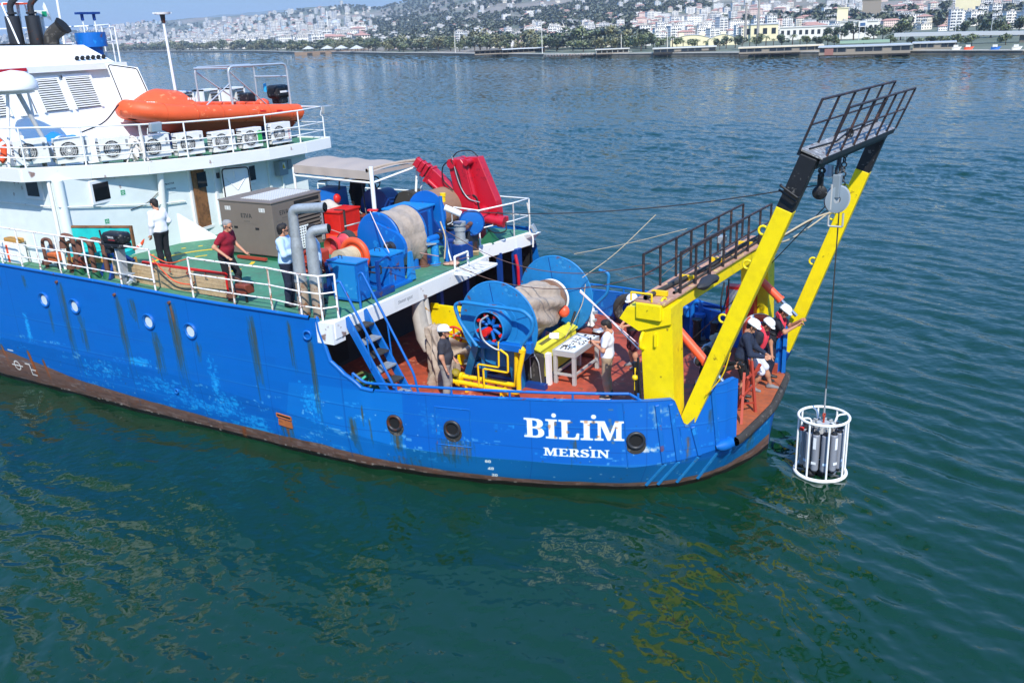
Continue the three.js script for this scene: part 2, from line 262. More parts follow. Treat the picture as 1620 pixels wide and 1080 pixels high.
{ // sea: one sheet, finer where it is near and in front
  const azs = []; for (let a = -180; a < -40; a += 7) azs.push(a); for (let i = 0; i <= 520; i++) azs.push(-40 + 80 * i / 520); for (let a = 47; a <= 180; a += 7) azs.push(a);
  const rs = [0.5]; let r = 6; while (r < 260) { rs.push(r); r *= 1.0052; } while (r < 9000) { rs.push(r); r *= 1.02; }
  const R = rng(5), waves = [];
  for (let i = 0; i < 64; i++) {
    const L = 0.14 * Math.pow(20, R() ** 1.25), th = (118 + (R() + R() + R() - 1.5) * 62) * RAD, k = 2 * Math.PI / L;
    waves.push([k * Math.cos(th), k * Math.sin(th), R() * 6.283, 0.0082 * Math.pow(L, 0.8) * (0.5 + R()), L]);
  }
  const n = azs.length, pos = new Float32Array(n * rs.length * 3), nor = new Float32Array(n * rs.length * 3), uv = new Float32Array(n * rs.length * 2), idx = [];
  for (let j = 0; j < rs.length; j++) for (let i = 0; i < n; i++) {
    const rr = rs[j], p = at(azs[i], rr), x = p.x, z = p.z, cell = Math.max(rr * 0.0052, rr * 0.0027);
    let y = 0, sx = 0, sz = 0;
    if (rr < 1700 && Math.abs(azs[i]) <= 46) {
      const lee = 1 - 0.62 * Math.exp(-(((x + 3) / 9) ** 2 + ((z - 7) / 4.5) ** 2)); // sheltered water beside the hull
      const gust = (0.55 + 0.9 * smooth(0.3, 0.7, fbm(x * 0.02 + 50, z * 0.045 + 90, 512, 31, 3))) * lee;
      const wx = x + 0.35 * Math.sin(z * 0.9 + 0.4 * x), wz = z + 0.35 * Math.sin(x * 0.7 + 1.3);
      for (const [kx, kz, ph, a, L] of waves) {
        const f = smooth(2.5, 6, L / cell), amp = a * gust, t = kx * wx + kz * wz + ph, c = Math.cos(t) * amp * (0.28 + 0.72 * f);
        y += Math.sin(t) * amp * f; sx += c * kx; sz += c * kz;
      }
      // rings spreading from the sampler that dips into the water
      const dx = x - 1.85, dz = z - 0.6, d = Math.hypot(dx, dz); if (d > 0.4 && d < 9) { const e = 0.016 * Math.exp(-d / 2.6), k = 2 * Math.PI / 0.62; y += e * Math.sin(k * d); const s = e * k * Math.cos(k * d); sx += s * dx / d; sz += s * dz / d; }
    }
    const o = (j * n + i) * 3; pos[o] = x; pos[o + 1] = y; pos[o + 2] = z; const l = Math.hypot(sx, 1, sz); nor[o] = -sx / l; nor[o + 1] = 1 / l; nor[o + 2] = -sz / l; uv[(j * n + i) * 2] = x; uv[(j * n + i) * 2 + 1] = z;
  }
  for (let j = 0; j < rs.length - 1; j++) for (let i = 0; i < n - 1; i++) { const a = j * n + i; idx.push(a, a + 1, a + n, a + 1, a + n + 1, a + n); }
  const g = new THREE.BufferGeometry(); g.setAttribute('position', new THREE.BufferAttribute(pos, 3)); g.setAttribute('normal', new THREE.BufferAttribute(nor, 3)); g.setAttribute('uv', new THREE.BufferAttribute(uv, 2)); g.setIndex(idx);
  const m = new THREE.MeshPhysicalMaterial({ color: new THREE.Color().setRGB(0.004, 0.031, 0.012), roughness: 0.045, ior: 1.42 });
  m.bumpMap = dataTex(512, (u, v) => { const w = 0.03 * Math.sin(2 * Math.PI * (3 * u + v)); return 0.55 * fbm(u * 7 + w, (v + w) * 16, 1e6, 3, 1) * 0 + 0.6 * fbm(u * 8, v * 14, 2, 3, 1) * 0 + fbm(u * 16, v * 16, 16, 91, 3); }, false, 0.22); m.bumpScale = 0.03;
  const sea = new THREE.Mesh(g, m); sea.name = 'water'; sea.receiveShadow = true; sea.userData.kind = 'structure'; scene.add(sea);
}
{ // land rising from the shore
  const nu = 300, nv = 110, P = [], C = [], idx = [];
  for (let j = 0; j <= nv; j++) for (let i = 0; i <= nu; i++) {
    const az = lerp(-46, 50, i / nu), s = shoreR(az), u = j === 0 ? -1 : 2100 * Math.pow((j - 1) / (nv - 1), 1.8), p = at(az, s + u, j === 0 ? -0.6 : ground(az, s + u + 0.01));
    P.push(p.x, p.y, p.z); const f = fbm(p.x * 0.011 + 300, p.z * 0.011 + 300, 4096, 8, 4), d = fbm(p.x * 0.07 + 300, p.z * 0.07 + 300, 4096, 18, 3);
    const w = smooth(0.42, 0.62, f), gr = [0.085, 0.11, 0.06], br = [0.24, 0.2, 0.15], pale = [0.3, 0.28, 0.24]; const c = [0, 1, 2].map((k) => lerp(lerp(gr[k], br[k], w), pale[k], 0.35 * d) * (0.75 + 0.5 * d)); C.push(...c);
  }
  for (let j = 0; j < nv; j++) for (let i = 0; i < nu; i++) { const a = j * (nu + 1) + i; idx.push(a, a + 1, a + nu + 1, a + 1, a + nu + 2, a + nu + 1); }
  const g = new THREE.BufferGeometry(); g.setAttribute('position', new THREE.Float32BufferAttribute(P, 3)); g.setAttribute('color', new THREE.Float32BufferAttribute(C, 3)); g.setAttribute('uv', new THREE.Float32BufferAttribute(new Float32Array(P.length / 3 * 2), 2)); g.setIndex(idx); g.computeVertexNormals();
  const m = new THREE.Mesh(g, new THREE.MeshStandardMaterial({ vertexColors: true, roughness: 0.95 })); m.name = 'hillside'; m.userData.kind = 'structure'; m.receiveShadow = m.castShadow = true; scene.add(m);
  // sea wall with a pale coping
  const wall = [], cop = []; for (let i = 0; i < 160; i++) { const a0 = lerp(-44, 48, i / 160), a1 = lerp(-44, 48, (i + 1) / 160), p = at(a0, shoreR(a0) - 1.2), q = at(a1, shoreR(a1) - 1.2); p.y = q.y = 0.2; wall.push(beam(p, q, 1.6, 0.9)); p.y = q.y = 0.76; cop.push(beam(p, q, 1.9, 0.2)); }
  const sw = part(null, 'sea_wall', paint('#6f6a60', { rough: 0.9, mottle: 0.3, dirt: 0.6, dirtHex: '#3d3a35', seed: 101, scale: 0.1 }), wall); sw.userData.kind = 'structure';
  const sp = part(null, 'promenade', paint('#b9b2a4', { rough: 0.9, mottle: 0.2, seed: 102, scale: 0.1 }), cop); sp.userData.kind = 'structure';
  // far ridge
  const prof = [[-46, 70], [-30, 60], [-22, 62], [-19, 96], [-16, 128], [-14, 140], [-10, 138], [-7, 120], [-4, 120], [0, 100], [50, 80]], Q = [], qi = [], N = 160;
  for (let i = 0; i <= N; i++) { const az = lerp(-46, 20, i / N), h = table(prof, az)[0] * (0.93 + 0.14 * fbm(az * 0.8 + 60, 3, 512, 4, 4)); for (const [r, y] of [[4600, -5], [4900, h * 0.55], [5300, h], [6200, h * 0.4], [7000, -5]]) { const p = at(az, r, y); Q.push(p.x, p.y, p.z); } }
  for (let i = 0; i < N; i++) for (let k = 0; k < 4; k++) { const a = i * 5 + k; qi.push(a, a + 5, a + 1, a + 1, a + 5, a + 6); }
  const fg = new THREE.BufferGeometry(); fg.setAttribute('position', new THREE.Float32BufferAttribute(Q, 3)); fg.setAttribute('uv', new THREE.Float32BufferAttribute(new Float32Array(Q.length / 3 * 2), 2)); fg.setIndex(qi); fg.computeVertexNormals();
  const fm = new THREE.Mesh(fg, paint('#5d6b52', { rough: 0.95, mottle: 0.3, seed: 104, scale: 0.004, bump: 0 })); fm.name = 'far_hills'; fm.userData.kind = 'structure'; scene.add(fm);
}
// foliage: small leaf clumps spread through uneven lobes
function leafCloud(R, lobes, count, size) {
  const pos = [], nor = [];
  for (let i = 0; i < count; i++) {
    const L = lobes[(R() * lobes.length) | 0], th = R() * 6.283, ph = Math.acos(2 * R() - 1), rad = L[3] * (0.55 + 0.5 * R()), d = V(Math.sin(ph) * Math.cos(th), Math.cos(ph), Math.sin(ph) * Math.sin(th));
    const c = V(L[0], L[1], L[2]).addScaledVector(d, rad), a = V(R() - 0.5, R() - 0.5, R() - 0.5).normalize(), b = a.clone().cross(d).normalize(), e = b.clone().cross(a).addScaledVector(d, 0.2).normalize(), s = size * (0.6 + 0.8 * R());
    for (const [u, v] of [[-1, -0.6], [1, -0.5], [0.1, 1.1]]) { const p = c.clone().addScaledVector(b, u * s).addScaledVector(e, v * s); pos.push(p.x, p.y, p.z); const n = d.clone().addScaledVector(V(R() - 0.5, R() - 0.5, R() - 0.5), 0.7).normalize(); nor.push(n.x, n.y, n.z); }
  }
  const g = new THREE.BufferGeometry(); g.setAttribute('position', new THREE.Float32BufferAttribute(pos, 3)); g.setAttribute('normal', new THREE.Float32BufferAttribute(nor, 3)); g.setAttribute('uv', new THREE.Float32BufferAttribute(new Float32Array(pos.length / 3 * 2), 2)); return g;
}
const leaf = (r, g, b) => { const m = new THREE.MeshPhysicalMaterial({ color: new THREE.Color().setRGB(r, g, b), roughness: 0.9, transmission: 0.25, thickness: 0 }); m.side = THREE.DoubleSide; return m; };
const bark = plain('#4a3c30', 0.95);
const treeKinds = [];
{
  const kinds = [
    ['tree', 'broad mid-green park tree in the belt along the far shore', leaf(0.24, 0.3, 0.14), 0, 'broad green trees along the far shore'],
    ['tree', 'yellowish olive broad tree in the belt along the far shore', leaf(0.34, 0.34, 0.16), 0, 'olive trees along the far shore'],
    ['tree', 'dark bluish-green dense tree in the belt along the far shore', leaf(0.14, 0.2, 0.12), 0, 'dark trees along the far shore'],
    ['pine_tree', 'tall dark pointed conifer among the shore trees', leaf(0.04, 0.075, 0.045), 1, 'pointed conifers along the far shore'],
    ['palm_tree', 'small palm with a drooping crown behind the waterside cafes', leaf(0.2, 0.24, 0.11), 2, 'palms behind the waterside cafes'],
  ];
  for (const [k, [name, label, mat, shape, group]] of kinds.entries()) for (let v = 0; v < (shape === 0 ? 3 : 2); v++) {
    const R = rng(900 + k * 10 + v), o = thing(name, label, 'tree', [0, -50, 0], 0, group, true); // unit height 1
    if (shape === 0) {
      const lobes = []; for (let i = 0; i < 9; i++) { const a = R() * 6.283, d = 0.34 * Math.sqrt(R()); lobes.push([Math.cos(a) * d, 0.42 + 0.42 * R() - d * 0.25, Math.sin(a) * d, 0.13 + 0.1 * R()]); }
      part(o, 'crown', mat, leafCloud(R, lobes, 620, 0.045)); part(o, 'trunk', bark, cyl([0, -0.05, 0], [0.02, 0.5, 0], 0.03, 0.018, 6), cyl([0.01, 0.3, 0], [0.16, 0.55, 0.05], 0.018, 0.008, 5), cyl([0.01, 0.28, 0], [-0.15, 0.56, -0.06], 0.018, 0.008, 5));
    } else if (shape === 1) {
      const lobes = []; for (let i = 0; i < 10; i++) { const t = i / 9, w = (1 - t) * 0.17; for (let q = 0; q < 3; q++) { const a = R() * 6.283; lobes.push([Math.cos(a) * w, 0.16 + 0.78 * t, Math.sin(a) * w, 0.05 + w * 0.5]); } }
      part(o, 'crown', mat, leafCloud(R, lobes, 420, 0.035)); part(o, 'trunk', bark, cyl([0, -0.05, 0], [0, 0.85, 0], 0.025, 0.008, 6));
    } else {
      const pos = []; for (let f = 0; f < 26; f++) { const a = R() * 6.283, up = R() * 1.3 - 0.3; let p = V(0, 0.78, 0), d = V(Math.cos(a), up, Math.sin(a)).normalize(); for (let s = 0; s < 4; s++) { const q = p.clone().addScaledVector(d, 0.085), w = V(-d.z, 0, d.x).normalize().multiplyScalar(0.035 * (1 - s * 0.2)); const A = p.clone().add(w), B = p.clone().sub(w), C2 = q.clone().sub(w).setY(q.y - 0.02), D = q.clone().add(w).setY(q.y - 0.02); for (const t of [A, B, C2, A, C2, D]) pos.push(t.x, t.y, t.z); p = q; d.y -= 0.42; d.normalize(); } }
      const g = new THREE.BufferGeometry(); g.setAttribute('position', new THREE.Float32BufferAttribute(pos, 3)); g.computeVertexNormals(); g.setAttribute('uv', new THREE.Float32BufferAttribute(new Float32Array(pos.length / 3 * 2), 2));
      part(o, 'crown', mat, g); part(o, 'trunk', bark, cyl([0, -0.05, 0], [0.02, 0.8, 0], 0.035, 0.025, 7));
    }
    treeKinds.push({ o, k, used: false });
  }
}
const treesOf = (k) => treeKinds.filter((t) => t.k === k);
const TR = rng(4242);
function plant(k, az, r, h, wide = 1) {
  const s = treesOf(k), t = s[(TR() * s.length) | 0], p = at(az, r, Math.max(0.8, ground(az, r)) - 0.05); let o = t.o;
  if (t.used) o = copy(t.o, [p.x, p.y, p.z], TR() * 6.283); else { t.used = true; o.position.copy(p); o.rotation.y = TR() * 6.283; }
  o.scale.set(h * wide, h, h * wide);
}
{
  const H = [[-27, 8.5], [-17, 7.6], [-11, 5.4], [-6, 5.2], [-1, 6.0], [4, 6.0], [8, 5.4], [10, 4.2], [14, 3.4], [19, 3.2], [22, 3.6], [29, 3.6]];
  for (let az = -27; az < 9.6;) {
    const s = shoreR(az), h = table(H, az)[0];
    for (const [d, f] of az < -4 ? [[0.015, 0.8], [0.05, 0.95], [0.1, 1.05]] : [[0.03, 0.85], [0.1, 1.1]]) { const R0 = TR(), k = R0 < 0.5 ? 0 : R0 < 0.78 ? 1 : R0 < 0.93 ? 2 : 3; plant(k, az + (TR() - 0.5) * 0.5, s + 8 + s * d * (0.6 + 0.8 * TR()), h * f * (0.75 + 0.45 * TR()), (az < -4 ? 1.35 : 1.15) + 0.3 * TR()); }
    az += h * 0.74 / s / RAD * (0.7 + 0.5 * TR());
  }
  for (let az = 9.4; az < 19.5; az += 0.42 * (0.6 + 0.8 * TR())) { const s = shoreR(az), R0 = TR(); plant(R0 < 0.5 ? 4 : R0 < 0.7 ? 0 : R0 < 0.92 ? 2 : 3, az, s + 14 + 14 * TR(), 3.0 * (0.8 + 0.5 * TR()), R0 < 0.5 ? 1.2 : 1.15); }
  for (let az = 18.5; az < 31; az += 0.5 * (0.6 + 0.8 * TR())) { const s = shoreR(az), R0 = TR(); plant(R0 < 0.62 ? 0 : R0 < 0.9 ? 2 : 3, az, s + (R0 < 0.4 ? 14 : 55) + 20 * TR(), (R0 < 0.4 ? 2.4 : 4.6) * (0.8 + 0.4 * TR()), 1.25); }
}
// town on the hillside
{
  const R = rng(31337), wallC = { white: '#f3f0ea', cream: '#efe6d4', grey: '#dcdcda', pink: '#e6cdc2', blue: '#bcd2e0' };
  const roofRed = paint('#b58a7c', { rough: 0.85, mottle: 0.25, seed: 201, scale: 0.3, bump: 0 }), roofGrey = plain('#b5b1aa', 0.9), win = plain('#4b565f', 0.25), slab = plain('#e3e1dc', 0.7);
  const wallM = {}; for (const k in wallC) wallM[k] = paint(wallC[k], { rough: 0.8, mottle: 0.07, dirt: 0.1, dirtHex: '#b7b3a8', seed: 210, scale: 0.15, bump: 0 });
  const hip = (w, d, y, h, o = 0.4) => { const a = [[-w / 2 - o, y, -d / 2 - o], [w / 2 + o, y, -d / 2 - o], [w / 2 + o, y, d / 2 + o], [-w / 2 - o, y, d / 2 + o]], q = Math.max(0.1, w / 2 - d / 2); return hexa(a, [[-q, y + h, -0.05], [q, y + h, -0.05], [q, y + h, 0.05], [-q, y + h, 0.05]]); };
  const defs = [
    // name, label, category, group, wall, w, d, floors, floor height, roof, balcony
    ['apartment_block', 'white flat-roofed apartment block with balconies in the hillside town', 'white', 7, 5.5, 5, 1.45, 'flat', 1],
    ['apartment_block', 'cream apartment block under a low red tiled roof in the hillside town', 'cream', 6.5, 5.5, 4, 1.45, 'hip', 1],
    ['apartment_block', 'tall pale grey apartment block with a flat roof in the hillside town', 'grey', 5.5, 5.5, 7, 1.4, 'flat', 1],
    ['house', 'small white house with a red hipped roof on the hillside', 'white', 5, 4.2, 2, 1.4, 'hip', 0],
    ['apartment_block', 'long pinkish block with a red roof in the hillside town', 'pink', 12, 5, 4, 1.4, 'hip', 0],
    ['house', 'low cream house with a flat grey roof on the hillside', 'cream', 6, 4.5, 2, 1.4, 'flat', 0],
    ['apartment_block', 'long white block of many equal windows in the hillside town', 'white', 13, 5.5, 5, 1.4, 'flat', 0],
    ['house', 'pale blue house with a flat roof on the hillside', 'blue', 4.6, 4.2, 3, 1.4, 'flat', 0],
  ];
  const protos = defs.map(([name, label, wc, w, d, fl, fh, roof, bal], i) => {
    const o = thing(name, label, name === 'house' ? 'house' : 'apartment block', [0, -60, 0], 0, 'buildings alike: ' + label, true), h = fl * fh, G = { wall: [box(-w / 2, -4, -d / 2, w / 2, h, d / 2)], win: [], bal: [], roof: [] };
    const nx = Math.max(2, Math.round(w / 1.35)), nz = Math.max(2, Math.round(d / 1.5));
    for (let f = 0; f < fl; f++) {
      const y = f * fh + fh * 0.38; for (const s of [1, -1]) for (let k = 0; k < nx; k++) { const x = (k + 0.5) / nx * w - w / 2; G.win.push(box(x - 0.27, y, s * d / 2 - 0.06, x + 0.27, y + fh * 0.5, s * d / 2 + 0.05)); }
      for (const s of [1, -1]) for (let k = 0; k < nz; k++) { const z = (k + 0.5) / nz * d - d / 2; G.win.push(box(s * w / 2 - 0.06, y, z - 0.25, s * w / 2 + 0.05, y + fh * 0.5, z + 0.25)); }
      if (bal && f) for (const s of [-1, 1]) G.bal.push(box(s * w * 0.26 - w * 0.17, f * fh, d / 2, s * w * 0.26 + w * 0.17, f * fh + 0.12, d / 2 + 0.7), box(s * w * 0.26 - w * 0.17, f * fh + 0.12, d / 2 + 0.62, s * w * 0.26 + w * 0.17, f * fh + 0.55, d / 2 + 0.7));
    }
    if (roof === 'hip') G.roof.push(hip(w, d, h, 1.1)); else G.roof.push(box(-w / 2 - 0.15, h, -d / 2 - 0.15, w / 2 + 0.15, h + 0.22, d / 2 + 0.15), box(-0.9, h + 0.22, -0.9, 0.9, h + 1.1, 0.9));
    part(o, 'wall', wallM[wc], G.wall); part(o, 'roof', roof === 'hip' ? roofRed : roofGrey, G.roof); tag(part(o, 'windows', win, G.win), null, null, null, 'stuff'); if (G.bal.length) tag(part(o, 'balconies', slab, G.bal), null, null, null, 'stuff');
    return { o, used: false, w, h };
  });
  const spots = [];
  const bare = (p) => fbm(p.x * 0.011 + 300, p.z * 0.011 + 300, 4096, 8, 4);
  for (let tries = 0; tries < 30000 && spots.length < 2300; tries++) {
    const az = lerp(-28, 31, R()), s = shoreR(az), u = (az < 10 ? 26 + s * 0.13 : 34) + 1200 * Math.pow(R(), 1.25), r = s + u, p = at(az, r); p.y = ground(az, r);
    if (az > -7 && az < 1.5 && u > 230 && bare(p) > 0.36 && R() < 0.85) continue; // wooded slope
    if (az > 3 && az < 8 && u > 300 && bare(p) < 0.5 && R() < 0.7) continue;
    if (az > 10 && az < 22 && u < 85) continue; // works by the shore
    if (az > 20 && u < 120) continue;
    const ang = (8.6 - p.y) / r; if (ang < -0.09) continue;
    const k = u > 500 ? [0, 1, 3, 3, 3, 5, 5, 7, 2][(R() * 9) | 0] : [0, 0, 1, 2, 3, 4, 5, 6, 3][(R() * 9) | 0], pr = protos[k];
    if (spots.some((q) => Math.abs(q.r - r) < 5 && Math.abs(q.az - az) * RAD * r < pr.w * (az < -8 ? 0.8 : 0.55))) continue;
    spots.push({ az, r, p, k, turn: -az * RAD + 30.8 * RAD + (R() - 0.5) * 1.1, size: pr.h * pr.w / r / r, s: (az < -8 ? 1.0 : 0.56) * (0.85 + 0.3 * R()) });
  }
  spots.sort((a, b) => b.size - a.size);
  const rest = { wall: {}, roof: [], win: [] };
  for (const [n, q] of spots.entries()) {
    const pr = protos[q.k];
    if (n < 290) { let o = pr.o; if (pr.used) o = copy(pr.o, [q.p.x, q.p.y, q.p.z], q.turn); else { pr.used = true; o.position.copy(q.p); o.rotation.y = q.turn; } o.scale.setScalar(q.s); }
    else { const mtx = new THREE.Matrix4().compose(q.p, new THREE.Quaternion().setFromAxisAngle(V(0, 1, 0), q.turn), V(q.s, q.s, q.s)); for (const c of pr.o.children) { const key = c.material; if (!rest.by) rest.by = new Map(); if (!rest.by.has(key)) rest.by.set(key, []); rest.by.get(key).push(c.geometry.clone().applyMatrix4(mtx)); } }
  }
  const far = thing('distant_houses', 'mass of small pale houses far up the hillside town', 'houses', [0, 0, 0]); far.userData.kind = 'stuff';
  let rn = 0; for (const [m, gs] of rest.by) part(far, 'houses', m, gs);
  for (const p of protos) if (!p.used) scene.remove(p.o);
  // woods on the slope
  const lob = []; for (let i = 0; i < 5; i++) lob.push([(R() - 0.5) * 0.5, 0.45 + R() * 0.3, (R() - 0.5) * 0.5, 0.26]);
  const im = new THREE.InstancedMesh(leafCloud(R, lob, 90, 0.13), leaf(0.15, 0.19, 0.13), 5200), mt = new THREE.Matrix4(); let c = 0;
  for (let tries = 0; tries < 60000 && c < 5200; tries++) { const az = lerp(-30, 33, R()), s = shoreR(az), u = 30 + 1300 * Math.pow(R(), 1.1), p = at(az, s + u, ground(az, s + u)), b = bare(p), wood = az > -7 && az < 8 ? 0.56 : az < -19 ? 0.55 : 0.41; if (b > wood + 0.1 * (R() - 0.5) || (az > 8.5 && u < 150)) continue; const h = 3.2 + 3.4 * R(); mt.compose(V(p.x, p.y - 0.6, p.z), new THREE.Quaternion().setFromAxisAngle(V(0, 1, 0), R() * 6), V(h * 1.2, h, h * 1.2)); im.setMatrixAt(c++, mt); }
  im.count = c; im.name = 'hillside_woods'; tag(im, 'dark green woods and garden trees scattered over the hillside', 'woods', null, 'stuff'); scene.add(im);
}
// ---------------------------------------------------------------- the ship: hull, decks, houses (x aft, z to port, y up)
const ship = thing('research_ship', 'blue-hulled research ship with white deckhouse, rust streaks and an open red aft deck', 'ship', [0, 0, 0]);
const HULL = [ // top outline x,z ; waterline x,z
  [-33, 0.9, -32.2, 0.2], [-30, 3.0, -29, 2.2], [-26, 4.2, -25.5, 3.8], [-22, 4.5, -22, 4.25], [-14, 4.55, -14, 4.42], [-7.3, 4.55, -7.3, 4.42], [-6, 4.45, -6, 4.28], [-4.6, 4.25, -4.7, 4.08], [-3.5, 4.0, -3.65, 3.83],
  [-2.25, 3.65, -2.5, 3.45], [-1.1, 3.2, -1.35, 2.98], [-0.45, 2.8, -0.72, 2.62], [0.1, 2.35, -0.2, 2.12], [0.5, 1.85, 0.12, 1.62], [0.62, 0.8, 0.5, 0.75], [0.68, 0, 0.66, 0]];
const HS = []; { let s = 0; for (let i = 0; i < HULL.length; i++) { if (i) s += Math.hypot(HULL[i][0] - HULL[i - 1][0], HULL[i][1] - HULL[i - 1][1]); HS.push(s); } const o = -7.3 - HS[5]; for (let i = 0; i < HS.length; i++) HS[i] += o; }
const SEND = HS[HS.length - 1];
function outline(s) { // smooth between the stations
  let i = 1; while (i < HS.length - 1 && HS[i] < s) i++; const t = clamp((s - HS[i - 1]) / (HS[i] - HS[i - 1])), g = (k) => HULL[clamp(k, 0, HULL.length - 1)];
  const a = g(i - 2), b = g(i - 1), c = g(i), d = g(i + 1), soft = s > 1.0 && s < 1.6 ? 0 : 1;
  return [0, 1, 2, 3].map((k) => { const lin = lerp(b[k], c[k], t), m0 = (c[k] - a[k]) / 2, m1 = (d[k] - b[k]) / 2, t2 = t * t, t3 = t2 * t; const h = (2 * t3 - 3 * t2 + 1) * b[k] + (t3 - 2 * t2 + t) * m0 + (-2 * t3 + 3 * t2) * c[k] + (t3 - t2) * m1; return s < -14 || !soft || s > 1.0 ? lin : lerp(lin, h, 0.8); });
}
const YT = [[-40, 5.6], [-26, 3.9], [-20, 3.42], [-14, 3.33], [-11, 3.24], [-7.34, 3.23], [-7.3, 2.98], [-7.22, 2.35], [-7.05, 2.1], [-6.67, 1.86], [-6.2, 1.83], [-4.6, 1.91], [-2, 1.97], [-0.16, 1.98], [-0.1, 1.94], [0.1, 1.4], [0.17, 1.4], [0.42, 1.78], [0.56, 2.12], [1.12, 2.22], [1.19, 2.2], [1.2, 1.0], [4, 1.0]];
const YK = [[-12, 1.3], [-7, 0.8], [-5.5, 0.66], [-3, 0.68], [-0.9, 0.63], [0.1, 0.74], [1.19, 0.93], [4, 0.9]];
const topY = (s, stbd) => { const y = table(YT, s)[0]; return stbd && s > -7.3 && s < -0.2 ? y - 0.2 : y; }, kY = (s) => table(YK, s)[0];
function hullAt(s, y, side = 1) { // point on the plating
  const [tx, tz, wx, wz] = outline(s), k = kY(s); let x, z; if (y >= k) { x = tx; z = tz; } else if (y >= 0) { const t = y / k; x = lerp(wx, tx, t); z = lerp(wz, tz, t); } else { const t = clamp(-y / 1.4); x = lerp(wx, wx * 0.97 - 0.35, t); z = lerp(wz, wz * 0.72, t); }
  return V(x, y, z * side);
}
function hullN(s, side = 1) { const a = hullAt(s - 0.05, 1.2, side), b = hullAt(s + 0.05, 1.2, side), t = b.sub(a).normalize(); return V(-t.z * side, 0, t.x * side).multiplyScalar(1); }
const onHull = (s, y, out = 0, side = 1) => hullAt(s, y, side).addScaledVector(hullN(s, side), out);
const stations = []; { for (let s = HS[0]; s < -14; s += 0.5) stations.push(s); for (let s = -14; s < -7.5; s += 0.25) stations.push(s); for (let s = -7.5; s < SEND - 0.02; s += 0.06) stations.push(s); for (const [s] of YT) if (s > HS[0] && s < SEND) stations.push(s); stations.push(-7.341, 1.1995, SEND); stations.sort((a, b) => a - b); }
function hullStrip(ys, side) { // ys: function s -> array of heights
  const pos = [], uv = [], idx = [], n = stations.length; let m = 0;
  for (const s of stations) { const h = ys(s); m = h.length; for (const y of h) { const p = hullAt(s, y, side); pos.push(p.x, p.y, p.z); uv.push((s + 21) / 24.1, (y + 1.2) / 4.8); } }
  for (let i = 0; i < n - 1; i++) for (let k = 0; k < m - 1; k++) { const a = i * m + k, f = [a, a + m, a + 1, a + 1, a + m, a + m + 1]; idx.push(...(side > 0 ? f : f.reverse())); }
  const g = new THREE.BufferGeometry(); g.setAttribute('position', new THREE.Float32BufferAttribute(pos, 3)); g.setAttribute('uv', new THREE.Float32BufferAttribute(uv, 2)); g.setIndex(idx); g.computeVertexNormals(); return g;
}
